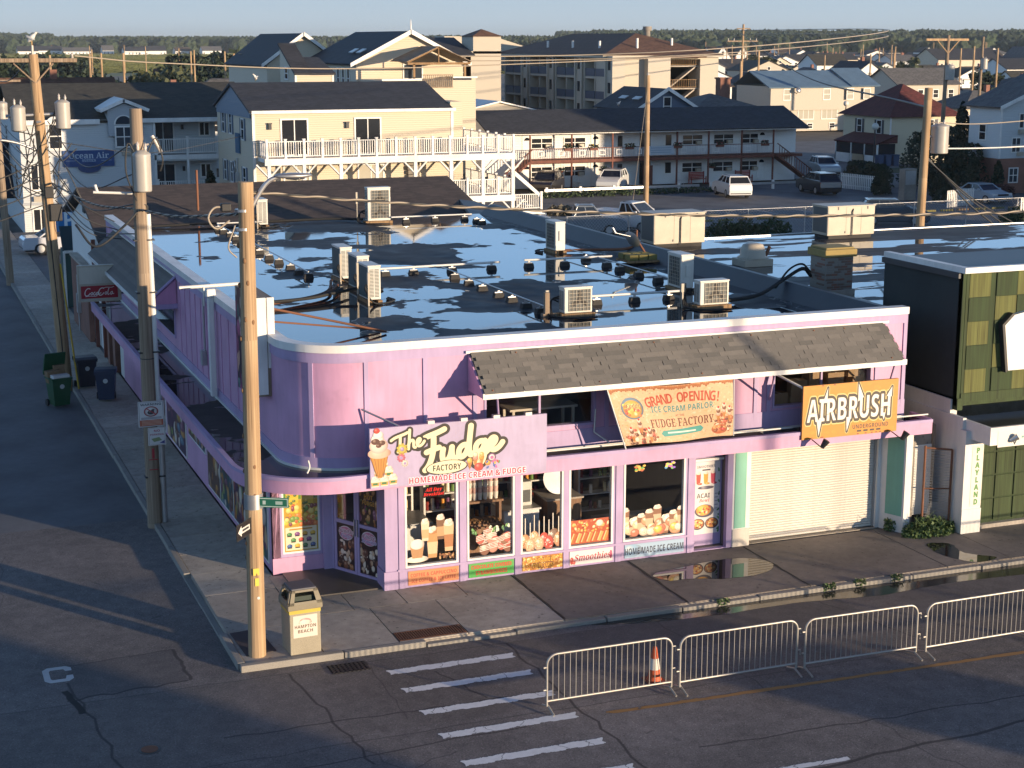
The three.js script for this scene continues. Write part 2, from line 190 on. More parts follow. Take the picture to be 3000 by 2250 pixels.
// pavement: bedding with slabs laid on it
const walk = structGroup('sidewalk');
mk('bedding', [bx(-4.15, 60, -0.2, -0.03, -1.95, 3.17), bx(-4.15, -2.42, -0.2, -0.03, -150, -1.95)], mat.concrete2, walk);
const slabP = (x0, x1, z0, z1, m) => mk('paving_slab', bx(x0 + 0.012, x1 - 0.012, -0.03, rr(-0.004, 0.002), z0 + 0.012, z1 - 0.012), m, walk);
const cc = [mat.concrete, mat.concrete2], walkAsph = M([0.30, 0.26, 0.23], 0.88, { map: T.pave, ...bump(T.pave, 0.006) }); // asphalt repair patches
for (const [x0, x1, z0, z1, m] of [[-2.55, -0.97, 0.97, 3.16, 0], [-0.97, 0.53, 0.97, 2.6, 1], [0.53, 2.68, 0.97, 3.16, 0], [-4.15, -2.55, 1.3, 3.16, 1]]) slabP(x0, x1, z0, z1, cc[m]);
slabP(-0.97, 0.53, 3.1, 3.16, mat.concrete);
for (const [x0, x1] of [[-2.55, -1.3], [-1.3, -0.1], [-0.1, 1.3], [1.3, 2.68]]) slabP(x0, x1, x0 < -0.2 ? -1.9 : 0, 0.97, mat.concrete2);
slabP(-4.15, -2.55, -1.1, 1.3, mat.concrete2);
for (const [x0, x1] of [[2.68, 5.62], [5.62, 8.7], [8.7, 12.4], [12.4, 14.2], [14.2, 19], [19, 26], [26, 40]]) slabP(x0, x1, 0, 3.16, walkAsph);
for (let z = -1.1; z > -70; z -= 1.55) slabP(-4.15, -2.42, z - 1.55, z, cc[rnd() < 0.5 ? 0 : 1]);
// cracks and stains are pieces of tar laid in the joints
mk('joint_filler', [[2.7, 0.1], [5.62, 0.1], [8.7, 0.1]].map(([x, z]) => plan([...wob([x - 0.02, z], [x - 0.02, 3.1], 10, 0.02), ...wob([x + 0.03, 3.1], [x + 0.03, z], 10, 0.02)], 0.001, 0.005)), mat.rubber, walk);
const kerb = structGroup('kerb');
const stone = (x0, x1, z0, z1, top) => mk('kerb_stone', rbx(x0, x1, -0.35, top, z0, z1, 0.018), mat.granite, kerb);
for (let x = -4.28; x < 40;) { const l = x < -4 ? 2.1 : rr(1.7, 2.3), top = x > -1.8 && x < 0.6 ? -0.065 : x < -1.8 ? 0.012 : -0.03; stone(x + 0.012, x + l - 0.012, 3.16, 3.32 + rr(-.012, .012), top + rr(-.01, .008)); x += l; }
for (let z = 3.14; z > -70;) { const l = z > 1.4 ? 1.8 : rr(1.6, 2.4), ramp = z < 1.4 && z > -0.9; stone(-4.3 + rr(-.01, .01), -4.15, z - l + 0.012, z - 0.012, ramp ? -0.09 : 0.01 + rr(-.01, .006)); z -= l; }
// metal grating set in the pavement and the gutter drain
{ const s = structGroup('pavement_grating'); mk('tray', bx(-0.93, 0.5, -0.028, -0.02, 2.62, 3.08), mat.black, s); for (let i = 0; i < 26; i++) mk('bar', bx(-0.9 + i * 0.054, -0.873 + i * 0.054, -0.02, 0.002, 2.63, 3.07), mat.rust, s); mk('frame', ring(-0.94, 0.51, -3.09, -2.61, -0.02, 0.004, 0.02).map(g => g.rotateX(-Math.PI / 2)).map(g => g), mat.rust, s); }
{ const s = structGroup('storm_drain'); mk('pit', bx(-2.62, -1.85, RY + 0.001, RY + 0.003, 3.6, 4.05), mat.black, s); for (let i = 0; i < 9; i++) mk('bar', bx(-2.6 + i * 0.088, -2.556 + i * 0.088, RY + 0.003, RY + 0.02, 3.6, 4.05), mat.darkmetal, s); for (let i = 0; i < 6; i++) mk('crossbar', bx(-2.62, -1.85, RY + 0.004, RY + 0.018, 3.6 + i * 0.085, 3.625 + i * 0.085), mat.darkmetal, s); }
mk('steel_plate', plan([[-4.1, 1.42], [-3.5, 1.34], [-3.42, 2.7], [-4.05, 2.8]], 0.003, 0.012), M([0.06, 0.045, 0.05], 0.85, { map: T.speck }), walk);
// standing water
const water = M([0.02, 0.018, 0.016], 0.02, {});
const blob = (pts, y) => plan(new THREE.CatmullRomCurve3(pts.map(p => V(p[0], 0, p[1])), true).getPoints(60).slice(0, 60).map(p => [p.x + rr(-.02, .02), p.z + rr(-.02, .02)]), y, y + 0.003);
struct('puddle', blob([[5.7, 1.25], [6.6, 0.95], [7.9, 0.8], [8.5, 1.0], [8.7, 1.5], [8.2, 2.0], [7.2, 2.05], [6.4, 1.75], [5.9, 1.7]], 0.003), water);
struct('puddle', blob([[13.0, 1.5], [13.5, 1.7], [13.4, 2.4], [13.9, 3.0], [13.2, 3.1], [12.8, 2.3]], 0.003), water);
struct('puddle', blob([[3.2, 3.36], [6, 3.36], [9, 3.38], [12.5, 3.38], [16, 3.4], [16, 3.9], [12, 3.85], [10, 4.0], [8, 3.75], [6, 3.8], [4, 3.6]], RY + 0.002), M([0.03, 0.028, 0.027], 0.12));
// parking lot and back lots behind the shops
const lot = structGroup('parking_lot');
mk('asphalt', [bx(14, 75, -0.19, -0.02, -89, -24), bx(-2.4, 14, -0.19, -0.03, -75, -30), bx(66, 100, -0.19, -0.01, -140, -55)], mat.asphalt, lot);
for (let i = 0; i < 9; i++) mk('bay_line', bx(40 + i * 3, 40.12 + i * 3, -0.02, -0.014, -72, -67), M([0.45, 0.45, 0.43], 0.8, { map: T.mott }), lot);
struct('lawn', bx(78, 95, -0.01, 0.02, -100, -88), M([0.05, 0.075, 0.025], 0.95, { map: T.leaf }));
// ---------- lilac corner shop ----------
const arc = (cx, cz, r, a0, a1, n) => Array.from({ length: n + 1 }, (_, i) => { const a = a0 + (a1 - a0) * i / n; return [cx + r * Math.cos(a), cz + r * Math.sin(a)]; });
const offs = (p, d) => p.map((q, i) => { const a = p[Math.max(0, i - 1)], b = p[Math.min(p.length - 1, i + 1)]; let n1 = null; const dir = (s, e) => { const x = e[0] - s[0], z = e[1] - s[1], l = Math.hypot(x, z) || 1; return [-z / l, x / l]; }; const m = dir(i ? a : q, i ? q : b), n = dir(i < p.length - 1 ? q : a, i < p.length - 1 ? b : q); let x = m[0] + n[0], z = m[1] + n[1]; const k = 2 / (x * x + z * z); return [q[0] + x * k * d, q[1] + z * k * d]; });
const band = (p, y0, y1, d0, d1) => plan([...offs(p, d1), ...offs(p, d0).reverse()], y0, y1);
const shop = thing('candy_shop', 'lilac and pink flat-roofed corner shop with rounded corner and wet roof', 'shop');
const upPath = [[-2.3, -29], ...arc(-0.8, -1.5, 1.5, Math.PI, Math.PI / 2, 56), [1.9, 0]];
const upAll = [...upPath.slice(0, -1), [13.15, 0]];
const canPath = [[-3.4, -25.5], ...arc(-1.4, -1.2, 2, Math.PI, Math.PI / 2, 48), [13.45, 0.8]];
// lower walls
const sideHoles = [];
mk('side_wall', bx(-2.38, -2.2, 0, 2.7, -25.5, -1.98), mat.pink, shop);
mk('back_wall', [bx(-2.3, 13.1, 0, 5.0, -29, -28.8), bx(12.95, 13.12, 0, 5.0, -28.8, -0.5)], mat.concrete2, shop);
const W5 = [[0.16, 1.41], [1.63, 2.78], [2.93, 3.99], [4.13, 5.25], [5.52, 7.13]];
mk('storefront', wallXY(0, 8.42, 0, 2.72, -0.14, 0, [...W5.map(([a, b]) => [a, b, 0.46, 2.4]), [7.4, 8.27, 0.02, 2.4]]), mat.lav, shop);
mk('sill', [bx(-0.02, 7.2, 0.4, 0.45, 0.0, 0.03)], mat.lav, shop);
for (const x of [0.08, 1.52, 2.855, 4.06, 5.385, 7.27]) mk('pilaster', bx(x - 0.07, x + 0.07, 0, 2.7, 0, 0.022), mat.lav, shop);
mk('shop_floor', bx(-2.2, 12.9, -0.05, 0.03, -9, -0.14), M([0.10, 0.085, 0.07], 0.5, { map: T.mott }), shop);
mk('interior_wall', [bx(-2.2, 12.9, 0.03, 2.75, -6.1, -6), bx(8.28, 8.4, 0.03, 2.72, -6, -0.14)], M([0.16, 0.13, 0.12], 0.8, { map: T.paint }), shop);
mk('ceiling', bx(-2.2, 13.0, 2.72, 2.8, -9, -0.02), M([0.2, 0.19, 0.18], 0.8), shop);
mk('corner_pillar', [bx(-0.3, 0, 0, 2.72, -0.5, 0), bx(-0.34, -0.02, 0, 0.42, -0.53, 0.025)], mat.lav, shop);
// print helpers
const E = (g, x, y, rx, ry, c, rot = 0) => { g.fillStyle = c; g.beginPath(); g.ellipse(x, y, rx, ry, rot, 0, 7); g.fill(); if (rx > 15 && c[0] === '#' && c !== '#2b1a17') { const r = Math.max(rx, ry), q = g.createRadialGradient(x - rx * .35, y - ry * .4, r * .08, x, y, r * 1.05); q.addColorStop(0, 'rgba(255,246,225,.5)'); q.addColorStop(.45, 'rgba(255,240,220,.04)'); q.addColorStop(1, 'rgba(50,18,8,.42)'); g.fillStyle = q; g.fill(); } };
const grain = (g, w, h, n = 500) => { for (let i = 0; i < n; i++) { g.fillStyle = `rgba(${rnd() < .5 ? '255,240,215' : '60,30,18'},${rr(.04, .22)})`; g.fillRect(rr(0, w), rr(0, h), rr(1, 7), rr(1, 5)); } };
const R_ = (g, x, y, w, h, c) => { g.fillStyle = c; g.fillRect(x, y, w, h); };
const P_ = (g, c, ...pts) => { g.fillStyle = c; g.beginPath(); pts.forEach(([x, y], i) => i ? g.lineTo(x, y) : g.moveTo(x, y)); g.closePath(); g.fill(); };
const pick = a => a[Math.floor(rnd() * a.length)];
const txt = (g, s, x, y, font, fill, stroke, lw, sx = 1) => { g.save(); g.translate(x, y); g.scale(sx, 1); g.font = font; g.textAlign = 'center'; g.textBaseline = 'middle'; if (stroke) { g.lineJoin = 'round'; g.strokeStyle = stroke; g.lineWidth = lw; g.strokeText(s, 0, 0); } g.fillStyle = fill; g.fillText(s, 0, 0); g.restore(); };
const cup = (g, x, y, w, h, a, b, top) => { P_(g, a, [x - w * .5, y - h], [x + w * .5, y - h], [x + w * .38, y], [x - w * .38, y]); P_(g, b, [x - w * .47, y - h * .6], [x + w * .47, y - h * .6], [x + w * .4, y - h * .15], [x - w * .4, y - h * .15]); E(g, x, y - h, w * .5, w * .2, top); E(g, x - w * .12, y - h - w * .12, w * .3, w * .24, '#f6ead9'); E(g, x + w * .13, y - h - w * .2, w * .24, w * .2, '#efdcc6'); };
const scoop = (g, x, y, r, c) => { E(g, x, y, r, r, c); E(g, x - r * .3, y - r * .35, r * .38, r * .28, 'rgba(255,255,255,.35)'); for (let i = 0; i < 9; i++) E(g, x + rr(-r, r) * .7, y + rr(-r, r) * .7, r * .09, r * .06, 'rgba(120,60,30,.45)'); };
const coneIce = (g, x, y, s, cols) => { P_(g, '#c98642', [x - s * .5, y], [x + s * .5, y], [x, y + s * 1.6]); g.strokeStyle = '#9a5f28'; g.lineWidth = s * .06; for (let i = -1; i < 3; i++) { g.beginPath(); g.moveTo(x - s * .5 + i * s * .25, y); g.lineTo(x + i * s * .12, y + s * 1.2); g.stroke(); } cols.forEach((c, i) => scoop(g, x, y - s * (.25 + i * .55), s * (.55 - i * .06), c)); };
const foods = [
  g => { E(g, 120, 440, 110, 26, '#e8dccb'); P_(g, '#b98a5e', [50, 320], [190, 320], [170, 430], [72, 430]); E(g, 120, 320, 70, 40, '#f4e8d8'); cup(g, 270, 440, 110, 210, '#c9935c', '#e3c197', '#b5733c'); cup(g, 200, 300, 80, 150, '#e8cdae', '#d7ab7c', '#f2e2cb'); cup(g, 350, 300, 84, 170, '#7b5338', '#c99b6d', '#efdfca'); cup(g, 430, 400, 100, 220, '#ddb88d', '#b3774a', '#f0e0ca'); for (let i = 0; i < 26; i++) E(g, rr(330, 500), rr(420, 455), 14, 9, pick(['#4a2a18', '#8a5630', '#c79a66']), rr(0, 3)); },
  g => { for (let i = 0; i < 17; i++) { const x = rr(50, 460), y = rr(300, 430), r = rr(34, 62); E(g, x, y, r, r * .85, pick(['#5d2f1f', '#7c4630', '#c9503f', '#d88a74', '#8b5a40'])); E(g, x - 10, y - 12, r * .5, r * .36, pick(['#e5473a', '#f0b8a0', '#7d3f2a'])); g.strokeStyle = '#f3e6d7'; g.lineWidth = 5; for (let k = 0; k < 4; k++) { g.beginPath(); g.moveTo(x - r, y + k * 12 - 20); g.lineTo(x + r, y + k * 12 - 34); g.stroke(); } } for (let i = 0; i < 20; i++) E(g, rr(40, 470), rr(250, 300), 18, 10, pick(['#2f6a2c', '#4f8c3c', '#d8e3c8']), rr(0, 3)); },
  g => { for (const [x, c, y] of [[60, '#c98a58', 400], [170, '#e0a878', 380], [290, '#d23b2b', 400], [400, '#7a5a4a', 380], [470, '#d9986a', 410], [120, '#e2b48a', 440], [350, '#c03026', 430], [230, '#e6b48c', 430]]) { R_(g, x - 5, y - 190, 10, 150, '#efe3cf'); E(g, x, y, 58, 60, c); E(g, x - 18, y - 22, 16, 12, 'rgba(255,255,255,.5)'); for (let k = 0; k < 14; k++) E(g, x + rr(-45, 45), y + rr(-40, 45), 5, 4, pick(['#fff1dd', '#6a3a20'])); } },
  g => { R_(g, 0, 180, 512, 290, '#b4481a'); for (let i = 0; i < 60; i++) E(g, rr(0, 512), rr(190, 330), rr(10, 26), rr(8, 18), pick(['#f2b04a', '#d9702a', '#8a2f12', '#f7d9a0', '#c24a1c']), rr(0, 3)); E(g, 370, 240, 44, 40, '#f4e4cc'); for (let i = 0; i < 7; i++) { g.save(); g.translate(60 + i * 64, 400); g.rotate(0.35); R_(g, -20, -60, 40, 120, pick(['#d98a3a', '#b5641f', '#e2a45a'])); R_(g, -20, -60, 12, 120, '#f0c88a'); g.restore(); } },
  g => { for (let i = 0; i < 22; i++) { const x = 25 + i * 22, y = 330 + (i % 4) * 32; if (i % 3 === 0) cup(g, x, y + 40, 70, 150, '#8a5a3c', '#d9b48f', '#efe0cd'); else scoop(g, x, y, rr(38, 56), pick(['#f1d9bd', '#e8b8a4', '#d99a6a', '#f5ead8', '#c97f58', '#e8d3a0'])); } for (let i = 0; i < 8; i++) scoop(g, rr(30, 490), rr(410, 440), 36, pick(['#e8c44a', '#d96a4a', '#f0d0b0', '#e8e0c8', '#9ac06a'])); },
];
// five display windows with their food stickers
W5.forEach(([a, b], i) => {
  const fr = mk('window', ring(a, b, 0.46, 2.4, -0.1, 0.015, 0.045), mat.trimWhite, shop);
  mk('pane', bx(a + 0.045, b - 0.045, 0.505, 2.355, -0.06, -0.052), mat.glass, fr);
  const w = b - a - 0.1, h = [1.15, 1.2, 1.15, 0.95, 1.05][i];
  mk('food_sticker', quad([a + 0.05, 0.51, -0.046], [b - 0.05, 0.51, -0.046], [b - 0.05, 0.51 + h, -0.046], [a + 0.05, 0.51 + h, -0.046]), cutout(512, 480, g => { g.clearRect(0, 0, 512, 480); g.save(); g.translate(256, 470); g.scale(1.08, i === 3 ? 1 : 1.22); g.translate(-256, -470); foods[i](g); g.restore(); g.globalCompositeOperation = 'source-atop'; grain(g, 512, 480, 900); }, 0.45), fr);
});
// printed boards below the windows
const kick = (x0, x1, draw, w = 512, h = 128) => mk('printed_board', quad([x0, 0.05, 0.016], [x1, 0.05, 0.016], [x1, 0.38, 0.016], [x0, 0.38, 0.016]), print(w, h, draw, 0.6), shop);
kick(0.22, 1.42, (g, w, h) => { R_(g, 0, 0, w, h, '#d98d5c'); txt(g, 'COFFEE & CAPPUCCINO', w / 2, 40, 'bold 44px sans-serif', '#b8442f', 0, 0, .95); txt(g, 'ICE COFFEE & ICE LATTE', w / 2, 92, 'bold 44px sans-serif', '#b8442f', 0, 0, .9); });
kick(1.66, 2.76, (g, w, h) => { R_(g, 0, 0, w, h, '#4fae4d'); R_(g, 0, 0, w, 58, '#5aa850'); txt(g, 'CHOCOLATE COVERED', w / 2, 36, 'bold 46px sans-serif', '#d8552a', '#7b2f16', 4, .95); txt(g, 'STRAWBERRIES', w / 2, 92, 'bold 50px sans-serif', '#d8552a', '#7b2f16', 4); });
kick(2.97, 3.97, (g, w, h) => { R_(g, 0, 0, w, h, '#c27a25'); for (let i = 0; i < 130; i++) E(g, rr(0, w), rr(0, h), rr(10, 22), rr(8, 17), pick(['#e6a63c', '#d98a28', '#f3c868', '#a85c1a', '#f6dc9a'])); txt(g, 'CARAMEL', w / 2, 42, 'bold 58px sans-serif', '#f0b030', '#5c2a0c', 10); txt(g, 'POPCORN', w / 2, 92, 'italic bold 52px serif', '#f0b030', '#5c2a0c', 10); });
kick(4.15, 5.25, (g, w, h) => { R_(g, 0, 0, w, h, '#efe2dc'); E(g, 26, 88, 22, 34, '#d23b33'); E(g, 52, 106, 18, 18, '#e9564a'); E(g, 490, 66, 16, 40, '#a8265c'); txt(g, 'Smoothies', w / 2 + 12, 66, 'italic bold 82px serif', '#b8243c', 0, 0); });
kick(5.56, 7.12, (g, w, h) => { R_(g, 0, 0, w, h, '#a7c0d6'); E(g, 60, 60, 90, 60, '#8fb4d2'); txt(g, 'HOME MADE ICE CREAM', w / 2, 68, 'bold 84px sans-serif', '#2a2a3e', 0, 0, .53); });
// red neon text in the first window
mk('neon_sign', quad([0.62, 2.02, -0.09], [1.12, 2.02, -0.09], [1.12, 2.27, -0.09], [0.62, 2.27, -0.09]), uv01((() => { const t = canvasTex(256, 128, (g, w, h) => { R_(g, 0, 0, w, h, '#000'); txt(g, 'All Day', w / 2, 38, 'italic bold 54px serif', '#ff2a1e'); txt(g, 'Breakfast', w / 2, 92, 'italic bold 50px serif', '#ff2a1e'); }); return new THREE.MeshStandardMaterial({ color: 0x0a0505, emissive: 0xffffff, emissiveMap: t, emissiveIntensity: 1.2, side: THREE.DoubleSide }); })()), shop);
for (const [x, dr] of [[5.95, 0], [6.75, 1]]) mk('hanging_sticker', quad([x - 0.2, 2.06, -0.046], [x + 0.2, 2.06, -0.046], [x + 0.2, 2.34, -0.046], [x - 0.2, 2.34, -0.046]), cutout(128, 96, (g, w, h) => { g.clearRect(0, 0, w, h); for (let i = 0; i < 16; i++) E(g, rr(24, 104), rr(22, 74), 13, 9, pick(dr ? ['#d86aa8', '#5aa0d8', '#e8d85a', '#7ac86a', '#8a5ad0'] : ['#d8702a', '#e8b84a', '#5aa84a', '#c83a2a'])); }), shop);
// smoothie and acai door
mk('poster_door', bx(7.4, 8.27, 0.02, 2.4, -0.34, -0.3), mat.lav, shop);
mk('door_poster', quad([7.46, 0.32, -0.295], [8.22, 0.32, -0.295], [8.22, 2.12, -0.295], [7.46, 2.12, -0.295]), print(384, 896, (g, w, h) => { R_(g, 0, 0, w, h, '#ece4dc'); for (let i = 0; i < 16; i++) E(g, pick([10, w - 10]) + rr(-12, 12), rr(0, h), 26, 12, pick(['#3f7a3a', '#5a9a48', '#2f5f34']), rr(0, 3)); txt(g, 'SMOOTHIES', w / 2, 60, 'bold 44px sans-serif', '#33354e'); R_(g, 140, 92, 110, 18, '#2a2a3e'); for (const [x, c] of [[90, '#d8442f'], [190, '#e89a2a'], [290, '#d02f4e']]) { cup(g, x, 270, 66, 130, c, c, '#f5dcc8'); E(g, x + 20, 270, 34, 14, c); } E(g, 192, 320, 110, 22, '#3a3450'); txt(g, 'ACAI', w / 2 - 30, 420, 'bold 78px sans-serif', '#2c2a38'); txt(g, 'Bowl', w / 2 - 20, 478, 'italic bold 56px serif', '#d8404c'); E(g, 180, 610, 130, 80, '#3a3854'); E(g, 170, 600, 104, 66, '#e8a02e'); for (let i = 0; i < 22; i++) E(g, rr(90, 250), rr(560, 640), 15, 12, pick(['#f2c24a', '#d8642a', '#f5e0a8', '#c63a2c'])); for (const x of [95, 285]) { E(g, x, 770, 92, 70, '#3a2f3f'); E(g, x, 766, 78, 56, '#d9832c'); for (let i = 0; i < 16; i++) E(g, x + rr(-55, 55), 766 + rr(-40, 40), 14, 11, pick(['#e8b04a', '#a8402a', '#f0d49a', '#6a2a1c'])); } for (let i = 0; i < 5; i++) R_(g, 318, 400 + i * 46, 44, 10, '#9a92a0'); }, 0.5), shop);
mk('door_top_track', bx(7.4, 8.27, 2.16, 2.22, -0.28, -0.2), mat.trimWhite, shop);
// entrance: diagonal double doors and the fruit window
mk('corner_window_wall', wallXY(-2.38, -1.2, 0, 2.72, -2.12, -1.98, [[-2.15, -1.27, 0.46, 2.3]]), mat.lav, shop);
mk('corner_window_plinth', bx(-2.4, -1.19, 0.0, 0.38, -1.98, -1.955), mat.pink, shop);
{ const fr = mk('window', ring(-2.15, -1.27, 0.46, 2.3, -2.06, -1.975, 0.04), mat.trimWhite, shop);
  mk('fruit_poster', quad([-2.11, 0.5, -2.0], [-1.31, 0.5, -2.0], [-1.31, 2.26, -2.0], [-2.11, 2.26, -2.0]), print(384, 832, (g, w, h) => { R_(g, 0, 0, w, h, '#c8a02c'); R_(g, 0, 0, w, 250, '#5c8f2e'); for (const x of [100, 270]) { P_(g, '#e2c238', [x - 76, 90], [x + 76, 90], [x + 62, 400], [x - 62, 400]); E(g, x, 92, 76, 18, '#f4e9a0'); E(g, x, 60, 70, 44, '#3f8a32'); for (let i = 0; i < 14; i++) E(g, x + rr(-50, 50), rr(130, 380), 20, 16, pick(['#f2d84a', '#5a7a2a', '#e8a82e', '#3f6a2c'])); } for (let i = 0; i < 60; i++) E(g, rr(0, w), rr(330, 540), rr(16, 38), rr(16, 34), pick(['#e8b02a', '#f0d03a', '#d8552a', '#e87a2a', '#8a3a4a', '#6a9a3a', '#f4e27a'])); R_(g, 16, 560, w - 32, 260, '#efe4c4'); g.fillStyle = '#c8902a'; g.fillRect(60, 578, 260, 16); for (let r = 0; r < 3; r++) for (let c = 0; c < 4 - r % 2; c++) { E(g, 60 + c * 88 + (r % 2) * 44, 640 + r * 66, 30, 24, pick(['#3f8a4a', '#c8342a', '#2a5aa8', '#e0702a', '#e8b82a', '#7a3a8a'])); R_(g, 34 + c * 88 + (r % 2) * 44, 654 + r * 66, 52, 12, '#2f2a2a'); } }, 0.4), fr);
  mk('pane', bx(-2.11, -1.31, 0.5, 2.26, -1.99, -1.984), mat.glass, fr); }
const loc = (th, x, y, z) => g => g.rotateY(th).translate(x, y, z);
{ const L = loc(-1.062, -0.99, 0, -1.82), A = gs => gs.flat(9).map(L);
  mk('jamb', [bx(-1.21, -1.0, 0, 2.72, -2.13, -1.86)], mat.lav, shop);
  mk('door_frame', A([bx(-0.06, 0, 0, 2.72, -0.1, 0), bx(1.48, 1.56, 0, 2.72, -0.1, 0), bx(0, 1.48, 2.3, 2.72, -0.1, 0)]), mat.lav, shop);
  for (const k of [0, 1]) {
    const x0 = 0.01 + k * 0.735, x1 = x0 + 0.725;
    const dr = mk('door', A(ring(x0, x1, 0.02, 2.28, -0.06, -0.01, 0.075).concat([bx(x0 + 0.075, x1 - 0.075, 1.18, 1.26, -0.06, -0.01)])), mat.lav, shop);
    mk('pane', A([bx(x0 + 0.075, x1 - 0.075, 0.09, 2.21, -0.04, -0.034)]), mat.glass, dr);
    const Q = (y0, y1) => L(quad([x0 + 0.08, y0, -0.03], [x1 - 0.08, y0, -0.03], [x1 - 0.08, y1, -0.03], [x0 + 0.08, y1, -0.03]));
    mk('poster', Q(0.1, 1.17), print(256, 448, (g, w, h) => { R_(g, 0, 0, w, h, '#2e1414'); for (let i = 0; i < 34; i++) E(g, rr(0, w), rr(170, h), rr(14, 32), rr(12, 46), pick(['#5c2a1a', '#8a4a2c', '#d9b08a', '#3a1a10', '#b06a3a', '#f0dcc4'])); E(g, 128, 90, 106, 70, '#f0dfe0'); E(g, 128, 90, 98, 62, '#d86a94'); txt(g, k ? 'Fudge' : 'Sundae', w / 2, 70, 'italic bold 58px serif', '#8a1a4a', '#fff', 6); txt(g, k ? 'Brownie' : 'Fudge', w / 2, 118, 'italic bold 50px serif', '#6a2a8a', '#fff', 5); }, 0.4), dr);
    if (k) mk('poster', Q(1.27, 2.2), print(256, 384, (g, w, h) => { R_(g, 0, 0, w, h, '#3a1c14'); for (let i = 0; i < 40; i++) E(g, rr(0, w), rr(0, h), rr(10, 30), rr(10, 40), pick(['#6a3420', '#a0602e', '#c88a4a', '#2a120c', '#4a6a2a', '#8a4a6a'])); txt(g, 'HOT', w / 2, 110, 'bold 64px sans-serif', '#e0a23a', '#2a120c', 8); txt(g, 'FUDGE', w / 2, 168, 'bold 54px sans-serif', '#e0a23a', '#2a120c', 8); }, 0.4), dr);
    mk('handle', A([bx(k ? x0 + 0.03 : x1 - 0.05, k ? x0 + 0.05 : x1 - 0.03, 0.95, 1.35, -0.01, 0.03)]), mat.galv, dr);
  } }
// roller shutter bay with teal side panels
mks('shutter_jamb', [bx(8.42, 8.9, 0, 2.72, -0.3, 0.0), [bx(12.56, 12.66, 0, 2.72, -0.3, -0.1), plan([[12.66, -0.3], [12.66, -0.08], [12.93, 0.56], [13.12, 0.56], [13.12, -0.3]], 0, 2.6)]], mat.white, shop);
mk('teal_panel', [bx(8.47, 8.78, 0.46, 2.5, 0, 0.012)], mat.teal, shop); mk('teal_panel', slab([12.718, 0.42, 0.07], [12.902, 0.42, 0.507], [12.902, 2.5, 0.507], [12.718, 2.5, 0.07], 0.01).flat(), mat.teal, shop);
mk('tile_plinth', [bx(8.43, 8.89, 0.0, 0.44, 0, 0.02)], M([0.66, 0.6, 0.52], 0.4, { map: T.paint }), shop);
{ const N = 38, s = 2.4 / N, g0 = clean(profX([[-0.25, 0], [-0.225, s * 0.12], [-0.215, s * 0.5], [-0.225, s * 0.88], [-0.25, s]], 8.9, 12.56)); metric(g0);
  for (let i = 0; i < N; i++) { const m = new THREE.Mesh(g0, mat.shutter); m.name = 'shutter_slat'; m.position.y = 0.02 + i * s; m.castShadow = m.receiveShadow = true; shop.add(m); }
  mk('shutter_rail', [bx(8.9, 8.94, 0, 2.42, -0.21, -0.17), bx(12.52, 12.56, 0, 2.42, -0.21, -0.17)], mat.galv, shop); mk('shutter_sill', bx(8.9, 12.56, 0.001, 0.02, -0.3, -0.05), mat.concrete2, shop); }
// canopy round the corner
const roofTex = (n, m, thr, sx, sz, seedx) => tex(n, (u, v) => { const a = fbm(u + seedx, v * 2, 4, 5), b = fbm(u + 0.3, v * 2 + 0.2, 20, 3); const wet = a + 0.16 * (b - 0.5) > thr; return wet ? 4 : 150 + 50 * b; }, 1, false, m);
const wetRoof = (thr, n, m, sx, base, k = 1) => { const rT = tex(n, (u, v) => { const a = fbm(u * sx + 0.17 * k, v * 2 * sx, 4, 6), b = fbm(u + 0.3, v * 2 + 0.2, 28, 4); const t = (a + 0.28 * (b - 0.5) - thr) / 0.02; return 255 * (t > 1 ? 0.02 + 0.03 * b : t < 0 ? 0.55 + 0.3 * b : 0.5 - 0.48 * t); }, 1, false, m); const cT = tex(n / 2, (u, v) => { const a = fbm(u, v * 2, 6, 5), s = Math.abs(((u * 5) % 1) - 0.5) < 0.008 ? 0.85 : 1; return (205 + 60 * (a - 0.5) + 10 * (rnd() - .5)) * s; }, 1, true, m / 2); return uv01(new THREE.MeshPhysicalMaterial({ color: C(base), roughness: 1, ior: 1.36, roughnessMap: rT, map: cT, side: THREE.DoubleSide })); };
const planUV = (g, x0, x1, z0, z1) => { const q = clean(g), p = q.attributes.position; for (let i = 0; i < p.count; i++) q.attributes.uv.setXY(i, (p.getX(i) - x0) / (x1 - x0), (p.getZ(i) - z0) / (z1 - z0)); return q; };
mk('canopy_roof', planUV(plan([...offs(canPath, -0.03), [13.45, -0.05], ...offs(upAll, -0.05).reverse().slice(1), [-2.2, -25.5]], 2.66, 2.85), -4, 14, -26, 1), wetRoof(0.5, 512, 1024, 1, [0.028, 0.024, 0.028], 3), shop);
mk('canopy_fascia', band(canPath, 2.58, 2.86, -0.05, 0.03), mat.pink, shop);
mk('canopy_trim', band(canPath, 2.86, 2.94, -0.06, 0.05), mat.lav, shop);
mk('canopy_end', [bx(13.4, 13.46, 2.58, 2.86, -0.05, 0.75), bx(13.39, 13.48, 2.86, 2.94, -0.05, 0.74)], mat.pink, shop);
mk('canopy_rail', [rod([2.7, 2.96, 0.42], [9.75, 2.96, 0.42], 0.022), rod([12.3, 2.96, 0.42], [13.6, 2.96, 0.42], 0.022), rod([4.98, 3.0, 0.35], [4.7, 3.22, 0.1], 0.018), rod([4.7, 3.22, 0.1], [4.75, 3.75, 0.06], 0.018)], mat.pvc, shop);
mk('flashing', band(offs(upAll, 0.03), 2.85, 2.9, -0.02, 0.03), mat.pvc, shop);
